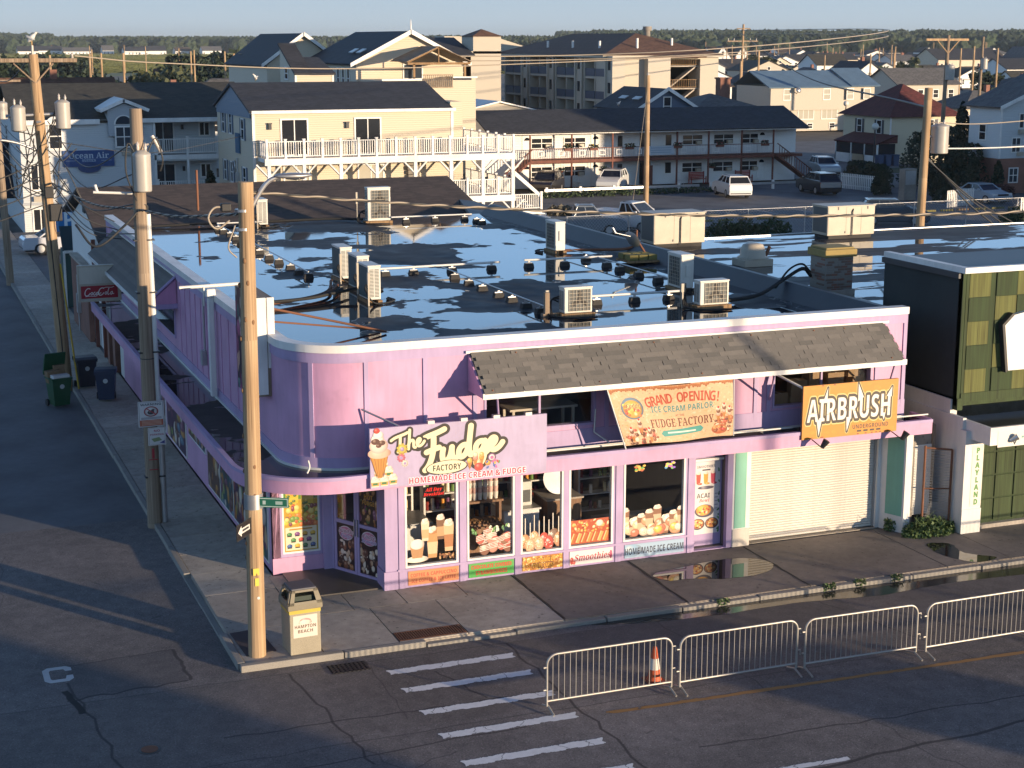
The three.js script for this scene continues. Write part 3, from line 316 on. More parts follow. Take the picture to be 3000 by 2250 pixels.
// upper walls
mk('upper_wall', [band(upPath, 2.8, 5.45, -0.2, 0), ...wallXY(1.9, 13.15, 2.8, 5.45, -0.2, 0, [[2.05, 4.78, 3.38, 4.3], [9.42, 12.2, 3.36, 4.3]])], mat.pink, shop);
mk('upper_trim', [band(upAll, 5.22, 5.45, 0, 0.03), band([...upPath.slice(0, -1), [1.7, 0]], 2.9, 3.12, 0, 0.025), bx(1.72, 13.17, 2.9, 3.3, 0, 0.025)], mat.lav, shop);
mk('parapet_cap', band(upAll, 5.45, 5.62, -0.24, 0.07), mat.trimWhite, shop);
for (const x of [-0.67, 0.67, 1.83, 5.05, 8.3, 8.95, 9.3, 12.32, 13.1]) mk('batten', bx(x - 0.05, x + 0.05, 3.12, 5.22, 0, 0.028), mat.lav, shop);
for (const a of [Math.PI * 0.73]) mk('batten', bx(-0.05, 0.05, 3.12, 5.22, -0.02, 0.028).rotateY(-(a - Math.PI / 2)).translate(-0.8 + 1.5 * Math.cos(a), 0, -1.5 + 1.5 * Math.sin(a)), mat.lav, shop);
for (let i = 0; i < 12; i++) { const z = -4.7 - i * (i < 5 ? 0.95 : 0.8); if (z > -13.6) mk('batten', bx(-2.322, -2.3, 2.9, 5.22, z - 0.022, z + 0.022), mat.pink, shop); }
mk('upper_trim', bx(-2.33, -2.3, 2.9, 5.22, -29, -28.9), mat.lav, shop);
// upstairs windows
for (const [a, b, k] of [[2.05, 4.78, 0], [9.42, 12.2, 1]]) { const fr = mk('window', [...ring(a, b, k ? 3.36 : 3.38, 4.3, -0.16, 0.02, 0.05), bx((a + b) / 2 - 0.025, (a + b) / 2 + 0.025, 3.42, 4.26, -0.13, -0.06)], mat.lav, shop); mk('pane', bx(a + 0.05, b - 0.05, 3.43, 4.25, -0.1, -0.092), mat.glass, fr); }
mk('upstairs_floor', bx(1.9, 13.0, 2.86, 2.92, -4.5, -0.21), M([0.12, 0.1, 0.08], 0.7), shop);
mk('upstairs_wall', [bx(1.9, 13.0, 2.92, 4.9, -4.6, -4.5), bx(1.82, 1.9, 2.92, 4.9, -4.5, -0.21), bx(7, 7.1, 2.92, 4.9, -4.5, -0.21)], M([0.24, 0.21, 0.17], 0.8, { map: T.paint }), shop);
// main roof with standing water, black upturned edge on the alley side
const roofPoly = [...offs(upAll, -0.2).slice(0, -1), [13.1, -0.2], [13.1, -29]];
mk('roof', planUV(plan(roofPoly, 4.95, 5.1), -2.3, 13.1, -29, 0), wetRoof(0.455, 1024, 2048, 1.5, [0.027, 0.034, 0.048], 1), shop);
mk('roof_upstand', profZ([[12.55, 5.09], [13.05, 5.48], [13.22, 5.48], [13.22, 4.4], [13.12, 4.4], [13.12, 5.09]], -28.9, -0.22), mat.membrane, shop);
// shingled front awning: separate tabs in nine courses
{ const th = 0.684, len = 1.187, rows = 9, cols = 32, x0 = 1.7, w = 10.76 / cols, gs = [0.9, 0.97, 0.94].map(k => { const g = new THREE.BoxGeometry(w - 0.005, 0.008, 0.165 * k); return metric(clean(g)); }), ms = [mat.shingleGrey, mat.shingleGrey2, mat.shingleGrey3, mat.shingleGrey];
  for (let r = 0; r < rows; r++) for (let c = 0; c < cols; c++) { const s = (r + 0.5) * len / rows, m = new THREE.Mesh(gs[Math.floor(rnd() * 3)], ms[Math.floor(rnd() * 4)]); m.name = 'shingle'; m.castShadow = m.receiveShadow = true; const off = (r % 2) * w * 0.5; let cx = x0 + (c + 0.5) * w + (off - w * 0.25) + rr(-.01, .01); if (c === 0 || c === cols - 1) { m.scale.x = 1 - 0.5 * ((r % 2) ^ (c === 0 ? 1 : 0) ? 0.5 : 0); cx = c === 0 ? Math.max(cx, x0 + w * m.scale.x / 2) : Math.min(cx, x0 + cols * w - w * m.scale.x / 2); } m.position.set(cx, 5.25 - s * 0.632 + 0.028, 0.06 + s * 0.775 + 0.022); m.rotation.x = th + 0.05; shop.add(m); }
  mk('awning_deck', slab([1.7, 5.25, 0.04], [1.7, 4.5, 0.97], [12.46, 4.5, 0.97], [12.46, 5.25, 0.04], 0.05).flat(), mat.shingleGrey2, shop);
  mk('awning_fascia', bx(1.66, 12.5, 4.4, 4.53, 0.96, 1.0), mat.trimWhite, shop); mk('awning_fascia', bx(1.6, 12.56, 5.26, 5.32, 0.03, 0.09), mat.trimWhite, shop);
  for (const x of [1.66, 12.46]) mk('awning_cheek', profX([[0.03, 5.24], [0.97, 4.5], [0.97, 4.42], [0.03, 4.42]], x, x + 0.04), mat.pink, shop);
  for (const [x, y] of [[2.0, 3.3], [12.2, 3.5], [8.9, 3.6]]) mk('awning_brace', rod([x, 4.45, 0.95], [x + 0.4, y, 0.06], 0.025), mat.lav, shop);
  for (let i = 0; i < 13; i++) mk('bolt', cyl(1.9 + i * 0.85, 5.24 - (i % 3 ? 0.06 : 0.7), 0.12 + (i % 3 ? 0.03 : 0.82), 0.022, 0.022, 0.06, 6), mat.rust, shop); }
// shingled awning over the side street
{ for (let r = 0; r < 8; r++) { const s0 = r / 8, s1 = (r + 1) / 8 + 0.02, P = s => [-2.3 - s * 1.0, 5.3 - s * 0.85]; const [xa, ya] = P(s0), [xb, yb] = P(s1); mk('shingle_course', slab([xa, ya, -26.9], [xb, yb + 0.012, -26.9], [xb, yb + 0.012, -14], [xa, ya, -14], 0.02).flat(), r % 2 ? mat.shingleGrey : mat.shingleGrey2, shop); }
  mk('awning_cheek', profZ([[-2.32, 5.26], [-3.28, 4.44], [-2.32, 4.44]], -14.06, -14.0), mat.pinkDeep, shop); mk('awning_cheek_trim', [rod([-2.34, 5.28, -13.98], [-3.3, 4.46, -13.98], 0.05, 4), bx(-3.32, -2.3, 4.36, 4.5, -14.02, -13.95)], mat.lav, shop); mk('awning_fascia', [bx(-3.34, -3.28, 4.36, 4.46, -26.9, -14), bx(-2.38, -2.3, 5.3, 5.36, -26.9, -14)], mat.trimWhite, shop);
  const fr = mk('window', [bx(-2.34, -2.3, 3.4, 4.3, -18, -14.4)], mat.lav, shop); mk('pane', bx(-2.36, -2.34, 3.5, 4.2, -17.9, -14.5), mat.pane, fr); }
// downspout, conduits and side street panels
mk('downspout', [rbx(-2.52, -2.36, 2.95, 5.6, -8.2, -8.04, 0.03), rbx(-2.56, -2.32, 5.55, 5.78, -8.26, -7.98, 0.04)], mat.trimWhite, shop);
mk('white_pipe', [rod([-3.1, 5.72, -8.9], [-1.2, 5.72, -9.1], 0.05), rod([-2.45, 5.7, -8.95], [-2.45, 5.2, -8.95], 0.03)], mat.pvc, shop);
mk('conduit', [rod([-2.36, 5.3, -9.6], [-2.36, 3.6, -9.6], 0.03), bx(-2.46, -2.34, 3.5, 3.9, -9.75, -9.5)], mat.galv, shop);
for (const [z0, z1, k] of [[-2.35, -4.55, 0], [-4.75, -6.1, 1], [-6.2, -7.8, 2], [-7.9, -9.5, 0], [-12.9, -16, 3], [-9.9, -11, 4], [-11.1, -12.3, 5], [-16.4, -17.6, 3]]) { const hi = k === 4 || k === 5; const y0 = k === 3 ? 0.15 : hi ? 1.0 : 0.22; const fr = mk('window_board', bx(-2.42, -2.38, y0 - 0.05, 2.35, z1 - 0.04, z0 + 0.04), mat.trimWhite, shop); mk('poster', quad([-2.426, y0, z1], [-2.426, y0, z0], [-2.426, 2.3, z0], [-2.426, 2.3, z1]), print(256, 256, (g, w, h) => { R_(g, 0, 0, w, h, pick(['#3a5a5c', '#6a4a3c', '#4a2a4a', '#2f4a5a'])); for (let i = 0; i < 46; i++) E(g, rr(0, w), rr(40, h), rr(8, 34), rr(8, 30), pick(['#a8442f', '#d8b48a', '#7a3a5a', '#3f6a8a', '#c8842a', '#5a2a1c', '#8a9a4a', '#e0d0c0'])); R_(g, 10, 10, w - 20, 26, '#d8ccb8'); }, 0.35), fr); }
mk('conduit', [tube([[-2.0, 3.16, 0.02], [-1.98, 3.05, 0.05], [-2.0, 2.98, 0.08], [-2.05, 2.9, 0.1]], 0.02, 12)], mat.pvc, shop);
// side lower end near the bins: doorway and brick pier
mk('brick_pier', [bx(-2.5, -2.0, 0, 2.5, -27.5, -26.9), bx(-2.5, -2.2, 0, 2.4, -29, -28.5)], mat.brick, shop);
mk('side_door', bx(-2.36, -2.3, 0, 2.1, -26.5, -25.6), mat.trimWhite, shop);
// ---------- signs on the shop ----------
{ const s = thing('shop_sign', 'wide lilac sign board with script lettering and painted sundaes above the storefront', 'sign', [1.15, 3.3, 0.9]);
  const board = M([0.47, 0.385, 0.56], 0.5, { map: T.paint });
  mk('board', bx(-2.03, 2.03, -0.66, 0.66, -0.05, 0.03), board, s);
  mk('lettering', quad([-2.03, -0.66, 0.034], [2.03, -0.66, 0.034], [2.03, 0.66, 0.034], [-2.03, 0.66, 0.034]), cutout(1536, 500, (g, w, h) => {
    g.clearRect(0, 0, w, h); g.lineCap = g.lineJoin = 'round';
    const strokes = (list, lw, col) => { g.strokeStyle = col; g.lineWidth = lw; for (const d of list) { g.beginPath(); g.moveTo(d[0], d[1]); for (let i = 2; i < d.length; i += 6) g.bezierCurveTo(...d.slice(i, i + 6)); g.stroke(); } };
    const F = [[0, 60, 40, -10, 110, 10, 215, -25], [125, 10, 118, 100, 95, 220, 25, 270], [55, 130, 80, 125, 110, 118, 155, 112], [185, 135, 165, 190, 165, 240, 198, 232, 228, 222, 245, 175, 255, 132], [255, 132, 245, 185, 242, 222, 275, 228], [380, 145, 330, 115, 292, 175, 302, 215, 314, 248, 365, 220, 380, 155], [425, -5, 408, 70, 378, 175, 385, 215, 388, 236, 408, 230, 420, 218], [515, 145, 465, 115, 430, 170, 438, 208, 450, 240, 498, 212, 515, 155], [518, 140, 510, 205, 498, 290, 464, 312, 430, 326, 408, 300, 442, 278, 475, 256, 520, 238, 552, 205], [556, 196, 602, 180, 620, 132, 586, 130, 552, 134, 540, 196, 562, 222, 586, 244, 625, 222, 655, 184]];
    g.save(); g.translate(400, 110); g.rotate(-0.13); g.scale(1.1, 1.04); strokes(F, 92, '#1d1210'); strokes(F, 45, '#f0e2b8'); g.restore();
    const Th = [[0, 30, 40, 5, 90, 10, 130, -5], [72, 12, 66, 60, 60, 100, 40, 125], [150, -20, 140, 40, 128, 90, 122, 120], [126, 90, 140, 55, 170, 50, 168, 75, 164, 100, 160, 118, 176, 118], [196, 92, 220, 85, 230, 58, 212, 58, 190, 64, 186, 100, 200, 112, 216, 120, 236, 106, 250, 86]];
    g.save(); g.translate(175, 78); g.rotate(-0.12); g.scale(1.1, 1.1); strokes(Th, 54, '#1d1210'); strokes(Th, 22, '#f0e2b8'); g.restore();
    g.fillStyle = '#1d1210'; g.beginPath(); g.ellipse(650, 378, 182, 62, -.03, 0, 7); g.fill(); g.fillStyle = '#efe3bc'; g.beginPath(); g.ellipse(650, 375, 172, 54, -.03, 0, 7); g.fill(); txt(g, 'FACTORY', 650, 378, 'bold 68px sans-serif', '#1d1210', 0, 0, 0.84);
    txt(g, 'HOMEMADE ICE CREAM & FUDGE', 835, 464, 'bold 68px sans-serif', '#bd2a48', '#f4e8ee', 11, 0.96);
    for (const [x, y, r, c] of [[270, 190, 40, '#cdb83c'], [262, 262, 30, '#c95a72'], [292, 310, 26, '#d9d0c4']]) { for (let k = 0; k < 9; k++) { const a = k * 0.698; E(g, x + Math.cos(a) * r, y + Math.sin(a) * r, r * .24, r * .24, c); } E(g, x, y, r, r, c); E(g, x, y, r * .45, r * .45, '#a890bb'); }
    for (let k = 0; k < 6; k++) { const [x, y] = [[110, 320], [70, 390], [155, 385], [40, 460], [115, 458], [190, 452]][k]; cup(g, x, y + 26, 76, 62, '#efe0c0', '#d8a050', '#f2e8d4'); R_(g, x - 20, y - 8, 40, 18, '#3f7a4a'); }
    coneIce(g, 850, 350, 44, ['#d8b64a']); coneIce(g, 900, 330, 46, ['#d98a74', '#efd9b8']); coneIce(g, 955, 330, 42, ['#c99a2c', '#e9b45a']); E(g, 930, 400, 40, 36, '#c8302a'); E(g, 1010, 372, 26, 24, '#dd8a2e'); E(g, 1045, 330, 36, 36, '#6a3a7a'); E(g, 1045, 330, 27, 27, '#ece0e0'); E(g, 1045, 330, 15, 15, '#b86a9a'); for (let i = 0; i < 12; i++) E(g, rr(1000, 1110), rr(350, 415), 14, 8, pick(['#d8b03a', '#5a9a4a', '#c84a3a', '#4a6ab0', '#d86aa0']), rr(0, 3));
  }), s);
  mk('sundae_cutout', quad([-2.12, -0.45, 0.04], [-1.52, -0.45, 0.04], [-1.52, 0.68, 0.04], [-2.12, 0.68, 0.04]), cutout(256, 480, (g, w, h) => { g.clearRect(0, 0, w, h); P_(g, '#c98a3a', [30, 250], [215, 250], [150, 470], [110, 470]); g.strokeStyle = '#8f5a22'; g.lineWidth = 5; for (let i = 0; i < 6; i++) { g.beginPath(); g.moveTo(40 + i * 34, 255); g.lineTo(100 + i * 12, 465); g.stroke(); } E(g, 125, 240, 110, 50, '#e6b59a'); E(g, 120, 170, 88, 70, '#f0cfc0'); E(g, 110, 110, 62, 46, '#f4e6dc'); for (const [x, y, r] of [[90, 130, 40], [150, 145, 34], [120, 170, 26]]) E(g, x, y, r, r * .7, '#4a2216'); E(g, 118, 70, 50, 36, '#f2e8e0'); E(g, 104, 30, 30, 26, '#c8281e'); }), s);
  mk('bracket', [rod([-1.3, 0.62, -0.03], [-1.95, 0.9, -0.84], 0.022), rod([1.6, -0.5, -0.05], [1.6, -0.42, -0.8], 0.02)], mat.galv, s);
  for (let i = 0; i < 4; i++) mk('floodlight', [bx(-0.75 + i * 0.75, -0.6 + i * 0.75, 0.67, 0.74, -0.02, 0.1), rod([-0.68 + i * 0.75, 0.62, -0.03], [-0.68 + i * 0.75, 0.7, 0.02], 0.012)], mat.galv, s); }
{ const s = thing('opening_banner', 'cream GRAND OPENING ice cream parlor banner tied under the shingled awning', 'banner', [6.3, 3.7, 0.93]);
  const b = print(1280, 540, (g, w, h) => { R_(g, 0, 0, w, h, '#d6b088'); for (let i = 0; i < 900; i++) E(g, rr(0, w), rr(0, h), rr(3, 16), rr(3, 12), `rgba(${pick(['226,192,150', '214,160,110', '236,208,176'])},.5)`); for (let i = 0; i < 60; i++) { E(g, i * 22, rr(4, 16), 16, rr(14, 38), '#a65a24'); } for (let i = 0; i < 130; i++) R_(g, rr(0, w), rr(40, h), 9, 5, pick(['#c8402a', '#3f8a80', '#d8902a', '#a84a6a']));
    g.save(); g.translate(0, 8); g.rotate(-0.008); [...'GRAND OPENING!'].forEach((c, i) => { const t = (i - 6.5) / 6.5; g.save(); g.translate(740 + t * 370, 118 + t * t * 36); g.rotate(t * 0.16); txt(g, c, 0, 0, 'bold 132px sans-serif', '#b2452c', '#e2ae82', 5, 0.8); g.restore(); }); g.restore();
    txt(g, 'ICE CREAM PARLOR', 720, 226, 'bold 80px sans-serif', '#4a8a86', 0, 0, 0.9); txt(g, 'AT THE', 690, 290, 'bold 26px serif', '#7a3a28'); txt(g, 'FUDGE FACTORY', 700, 360, 'bold 108px serif', '#6a3020', 0, 0, 0.76); P_(g, '#4a9a90', [470, 430], [910, 412], [940, 440], [910, 470], [470, 486], [440, 458]); R_(g, 520, 444, 330, 14, '#d8e0d0');
    E(g, 190, 200, 118, 104, '#5f7f9a'); E(g, 190, 206, 98, 84, '#d8a23a'); for (let i = 0; i < 22; i++) E(g, 190 + rr(-80, 80), 220 + rr(-60, 60), 18, 14, pick(['#e8c04a', '#d8642a', '#c83a2a', '#f0d89a'])); txt(g, 'Fudge', 200, 176, 'italic bold 50px serif', '#5a2a14', '#f0d890', 6);
    for (let i = 0; i < 60; i++) E(g, rr(40, 380), rr(400, 530), rr(12, 30), rr(10, 22), pick(['#8a4a2a', '#d8a07a', '#b8402c', '#efd8b8', '#5c2c18'])); for (let i = 0; i < 50; i++) E(g, rr(1075, 1265), rr(260, 500), rr(12, 30), rr(10, 22), pick(['#a85a30', '#e0b48a', '#c0482c', '#efd8b8', '#6a321c']));  for (const [x, y] of [[110, 430], [220, 360], [310, 450], [1110, 310], [1175, 280], [1235, 310]]) { coneIce(g, x, y + 20, 46, ['#e8b49a', '#7a4a30', '#f0e0c8']); E(g, x, y - 52, 11, 11, '#c8281e'); } E(g, 1120, 470, 90, 46, '#b5562a'); for (let i = 0; i < 12; i++) E(g, rr(1060, 1180), rr(440, 490), 22, 14, pick(['#d88a4a', '#8a3a1c', '#c8302a'])); }, 0.65);
  // cloth with slack: sheet of strips sagging slightly
  const gs = []; const N = 10, pos = (u, v) => { const xl = -1.67 + (1 - v) * 0.5, xr = 1.52 + (1 - v) * 0.03; return [xl + (xr - xl) * u, -0.66 + 1.34 * v + 0.02 * Math.sin(u * 9), 0.03 * Math.sin(u * 7 + v * 3) - (1 - v) * 0.02]; };
  for (let i = 0; i < N; i++) for (let j = 0; j < N; j++) { const q = quad(pos(i / N, j / N), pos((i + 1) / N, j / N), pos((i + 1) / N, (j + 1) / N), pos(i / N, (j + 1) / N)); const u = q.attributes.uv, U = [[i, j], [i + 1, j], [i + 1, j + 1], [i, j], [i + 1, j + 1], [i, j + 1]]; U.forEach(([a, c], k) => u.setXY(k, a / N, c / N)); gs.push(q); }
  mk('cloth', gs, b, s); mk('edge_rope', [rod([-1.67, 0.68, 0], [-1.2, -0.72, 0.03], 0.018), rod([1.54, 0.68, 0], [1.57, -0.66, 0], 0.012)], mat.pvc, s); }
{ const s = thing('airbrush_sign', 'orange AIRBRUSH sign board with white spiked letters over the roller shutter', 'sign', [11.05, 3.4, 0.88]);
  mk('board', bx(-1.32, 1.32, -0.65, 0.65, -0.06, 0), mat.plank, s);
  mk('lettering', quad([-1.32, -0.65, 0.004], [1.32, -0.65, 0.004], [1.32, 0.65, 0.004], [-1.32, 0.65, 0.004]), print(1024, 512, (g, w, h) => { R_(g, 0, 0, w, h, '#d48818'); for (let i = 0; i < 260; i++) E(g, rr(0, w), rr(0, h), rr(4, 40), rr(3, 20), `rgba(${pick(['226,160,40', '190,124,16', '214,130,50'])},.2)`);
    const spikes = [[262, 30, 212, 175, 258, 175], [588, 12, 590, 190, 650, 150], [178, 490, 150, 330, 205, 340], [478, 470, 470, 330, 520, 330], [880, 392, 855, 320, 895, 320], [958, 70, 900, 160, 955, 170]];
    for (const [lw, col] of [[46, '#dcc47c'], [32, '#241810']]) { for (const s of spikes) { g.strokeStyle = col; g.lineWidth = lw * .8; g.lineJoin = 'round'; g.beginPath(); g.moveTo(s[2], s[3]); g.lineTo(s[0], s[1]); g.lineTo(s[4], s[5]); g.stroke(); } g.font = 'bold 300px sans-serif'; g.save(); g.translate(w / 2 - 8, 245); g.scale(0.62, 1); g.textAlign = 'center'; g.textBaseline = 'middle'; g.lineJoin = 'round'; g.strokeStyle = col; g.lineWidth = lw * 1.7; g.strokeText('AIRBRUSH', 0, 0); g.restore(); }
    for (const s of spikes) P_(g, '#f0e9dd', [s[2], s[3]], [s[0], s[1]], [s[4], s[5]]); g.save(); g.translate(w / 2 - 8, 245); g.scale(0.62, 1); g.font = 'bold 300px sans-serif'; g.textAlign = 'center'; g.textBaseline = 'middle'; g.fillStyle = '#f0e9dd'; g.fillText('AIRBRUSH', 0, 0); g.restore(); g.strokeStyle = '#7a4a2a'; g.lineWidth = 3; for (let i = 0; i < 5; i++) { g.beginPath(); g.moveTo(60 + i * 190, 270 + (i % 2) * 24); g.lineTo(150 + i * 190, 262); g.lineTo(190 + i * 190, 280); g.stroke(); }
    txt(g, 'UNDERGROUND', 735, 432, 'bold 56px sans-serif', '#2a1c12', 0, 0, 0.92); for (let i = 0; i < 4; i++) R_(g, 590 + i * 70, 466, 48, 18, '#2a1c12'); for (let i = 0; i < 12; i++) E(g, rr(0, w), pick([8, h - 10]), 12, 6, '#8a3a1c'); }, 0.5), s);
  for (const x of [-0.98, 1.25]) { const l = mk('spotlight', [rod([x - 0.05, -0.66, -0.02], [x, -0.78, 0.35], 0.014), rod([x, -0.78, 0.35], [x + 0.1, -0.6, 0.4], 0.05, 10, 0.09)], mat.black, s); } mk('prop', rod([-1.3, 0.6, -0.05], [-1.75, 0.9, -0.85], 0.03), mat.trimWhite, s); }
{ const s = thing('blade_sign', 'tall vertical sign box with dark food print on the side wall', 'sign', [-2.4, 5.2, -3.05]);
  mk('box', [bx(-0.2, 0.2, -1.0, 1.22, -1.1, 1.1)], mat.poleGrey, s); for (const [a, b, c] of [[-0.2, 0.02, -0.95], [0.04, 0.2, -0.35]]) mk('plank', bx(a, b, c, 1.24, 1.1, 1.13), mat.trimWhite, s);
  mk('print', quad([-0.206, -1.2, -1.1], [-0.206, -1.0, 1.1], [-0.206, 1.22, 1.1], [-0.206, 1.22, -1.1]), print(256, 256, (g, w, h) => { R_(g, 0, 0, w, h, '#3f1a30'); for (let i = 0; i < 90; i++) E(g, rr(0, w), rr(0, h), rr(6, 24), rr(6, 24), pick(['#8a2a5a', '#b8487a', '#3f6a6a', '#d8a08a', '#2a1420', '#c8c0b0'])); }, 0.4), s);
  mk('stay', [rod([0.2, 0.75, -1.0], [3.37, -0.06, -0.8], 0.03), rod([0.2, 0.4, -0.9], [3.3, -0.06, -1.1], 0.025)], mat.rust, s); }
{ const s = thing('soft_drink_sign', 'cream light-box sign with red script soft drink panel over the side street', 'sign', [-3.55, 4.1, -22]);
  mk('box', [bx(-0.68, 0.68, -0.62, 0.58, -0.12, 0.1), bx(0.68, 0.72, -0.62, 0.58, -0.13, 0.11)], M([0.5, 0.46, 0.38], 0.5, { map: T.paint }), s); mk('face', ring(-0.69, 0.69, -0.63, 0.59, 0.095, 0.125, 0.05), mat.acBeige, s); mk('upper_panel', bx(-0.64, 0.64, -0.02, 0.53, 0.1, 0.112), M([0.62, 0.56, 0.46], 0.4, { map: T.paint }), s); mk('divider', bx(-0.64, 0.64, -0.07, -0.02, 0.1, 0.125), mat.acBeige, s);
  mk('red_panel', quad([-0.6, -0.52, 0.114], [0.6, -0.52, 0.114], [0.6, -0.1, 0.114], [-0.6, -0.1, 0.114]), print(768, 256, (g, w, h) => { R_(g, 0, 0, w, h, '#a3172a'); g.lineCap = g.lineJoin = 'round'; g.strokeStyle = '#ece4dc'; const s = (lw, ...d) => { g.lineWidth = lw; g.beginPath(); g.moveTo(d[0], d[1]); for (let i = 2; i < d.length; i += 6) g.bezierCurveTo(...d.slice(i, i + 6)); g.stroke(); };
    for (const ox of [0, 285]) { s(18, 190 + ox, 60, 130 + ox, 20, 70 + ox, 110, 80 + ox, 170, 92 + ox, 220, 160 + ox, 200, 185 + ox, 150); }
    s(15, 205, 150, 195, 180, 215, 195, 235, 175, 250, 150, 235, 120, 215, 140); s(15, 292, 130, 262, 125, 250, 180, 268, 190, 282, 194, 296, 180, 306, 160); s(15, 350, 135, 318, 125, 305, 180, 322, 190, 342, 194, 352, 160, 354, 130, 352, 160, 352, 195, 378, 178); s(14, 385, 158, 395, 156, 405, 154, 416, 150);
    s(15, 500, 150, 488, 180, 508, 195, 530, 175, 545, 150, 530, 120, 510, 140); s(15, 585, 60, 560, 110, 550, 180, 560, 190, 570, 196, 580, 184, 586, 172); s(15, 650, 135, 618, 125, 602, 180, 620, 190, 642, 194, 652, 160, 654, 130, 652, 160, 655, 195, 684, 172); s(11, 90, 215, 220, 190, 260, 232, 330, 205); s(11, 480, 50, 560, 20, 620, 70, 690, 30); }, 0.4), s);
  mk('arm', [rod([0.7, 0.2, 0], [1.25, 0.2, 0], 0.03), rod([0.7, -0.4, 0], [1.9, -0.4, 0], 0.03)], mat.darkmetal, s); }
// ---------- things on the roof ----------
function acUnit(label, w, h, d, [x, z], turn, o = {}) {
  const t = thing('air_conditioner', label, 'air conditioner', [x, 5.1, z], turn, o.group); const y0 = 0.1, f = d / 2;
  mk('plank', [bx(-w / 2 - 0.08, w / 2 + 0.08, 0, 0.09, -f - 0.02, -f + 0.1), bx(-w / 2 - 0.08, w / 2 + 0.08, 0, 0.09, f - 0.1, f + 0.02)], mat.plank, t);
  mk('case', rbx(-w / 2, w / 2, y0, y0 + h, -f, f, 0.03), mat.acWhite, t); mk('lid', rbx(-w / 2 - 0.01, w / 2 + 0.01, y0 + h - 0.03, y0 + h + 0.012, -f - 0.01, f + 0.01, 0.012), mat.acWhite, t);
  const gx0 = -w * 0.34, gx1 = w * 0.42, g = mk('fan_grille', (() => { const a = []; const n = o.fine ? 13 : 6, m = Math.round(n * (h * 0.86) / (gx1 - gx0)); for (let i = 0; i <= n; i++) { const X = gx0 + (gx1 - gx0) * i / n; a.push(bx(X - .004, X + .004, y0 + h * .08, y0 + h * .92, f + .012, f + .024)); } for (let j = 0; j <= m; j++) { const Y = y0 + h * .08 + h * .84 * j / m; a.push(bx(gx0, gx1, Y - .004, Y + .004, f + .014, f + .026)); } return a; })(), mat.acBeige, t);
  mk('fan_shroud', bx(gx0, gx1, y0 + h * 0.08, y0 + h * 0.92, f - 0.002, f + 0.006), mat.coil, t);
  const nf = h > 1.2 ? 2 : 1; for (let k = 0; k < nf; k++) { const cy = y0 + h * (nf === 2 ? 0.29 + k * 0.42 : 0.5), r = Math.min(gx1 - gx0, h * 0.84 / nf) * 0.44; const b = mk('fan', [new THREE.CylinderGeometry(r * .3, r * .3, 0.012, 12).rotateX(Math.PI / 2).translate((gx0 + gx1) / 2, cy, f + 0.008), ...[0, 1, 2].map(i => bx(-0.05, 0.05, 0.02, r, 0, 0.006).rotateZ(i * 2.094).translate((gx0 + gx1) / 2, cy, f + 0.006))], mat.block, t); }
  mk('coil', [bx(-w / 2 + 0.04, w / 2 - 0.04, y0 + 0.05, y0 + h - 0.05, -f - 0.006, -f + 0.01)], o.teal ? mat.coilTeal : mat.coil, t);
  const lv = []; for (let j = 0; j < 20; j++) for (let i = 0; i < 2; i++) lv.push(bx(-w / 2 - 0.008, -w / 2, y0 + 0.08 + j * (h - 0.16) / 20, y0 + 0.08 + (j + 0.55) * (h - 0.16) / 20, -f * 0.75 + i * f * 0.8, -f * 0.1 + i * f * 0.8)); mk('louvre', lv, mat.coil, t);
  mk('valve_cover', [rbx(w / 2 - 0.005, w / 2 + 0.04, y0 + h * 0.35, y0 + h * 0.7, -f * 0.4, f * 0.3, 0.012)], mat.acWhite, t); mk('disconnect_box', [bx(-w / 2 - 0.34, -w / 2 - 0.24, y0 + h * 0.5, y0 + h * 0.85, -f - 0.1, -f - 0.04), bx(-w / 2 - 0.31, -w / 2 - 0.27, 0, y0 + h * 0.5, -f - 0.09, -f - 0.05)], mat.acBeige, t);
  const hs = []; for (let k = 0; k < 3; k++) hs.push(tube([[-w / 2 + 0.0 + k * 0.05, y0 + 0.25 + k * .08, -f - 0.02], [-w / 2 - 0.15, y0 + 0.3, -f - 0.12], [-w / 2 - 0.22 - k * .05, 0.06, -f + 0.1], [-w / 2 - 0.1 + k * .1, 0.04, f + 0.25 + k * .08], [-w / 2 + 0.5 + k * .12, 0.03, f + 0.3 + k * .06]], 0.022, 20)); mk('hose', hs, mat.rubber, t); return t;
}
acUnit('square white condenser with gridded fan near the front parapet, beside the grey post', 0.78, 0.66, 0.36, [6.24, -4.55], 0);
acUnit('square white condenser with gridded fan near the front parapet, nearest the brick chimney', 0.86, 0.64, 0.36, [10.1, -4.45], 0);
acUnit('upright white condenser turned sideways, near the satellite dish', 0.85, 0.95, 0.36, [10.7, -16.5], -Math.PI / 2);
acUnit('upright white condenser turned sideways, close behind the square unit by the chimney', 0.85, 0.95, 0.4, [10.75, -7.5], -Math.PI / 2);
[[2.0, -8.75, 'front one'], [2.28, -10.8, 'middle one'], [2.36, -12.85, 'back one']].forEach(([x, z, w]) => acUnit(`slim condenser with teal coils, ${w} of the row of three`, 0.9, 0.92, 0.36, [x, z], Math.PI / 2, { teal: 1, group: 'row of three slim condensers' }));
acUnit('tall double-fan white condenser by the brown shingle roof', 0.92, 1.28, 0.38, [7.75, -27.2], 0, { fine: 0 });
acUnit('slim condenser at the back of the roof on a long plank', 0.9, 0.95, 0.4, [3.25, -27.7], Math.PI / 2);
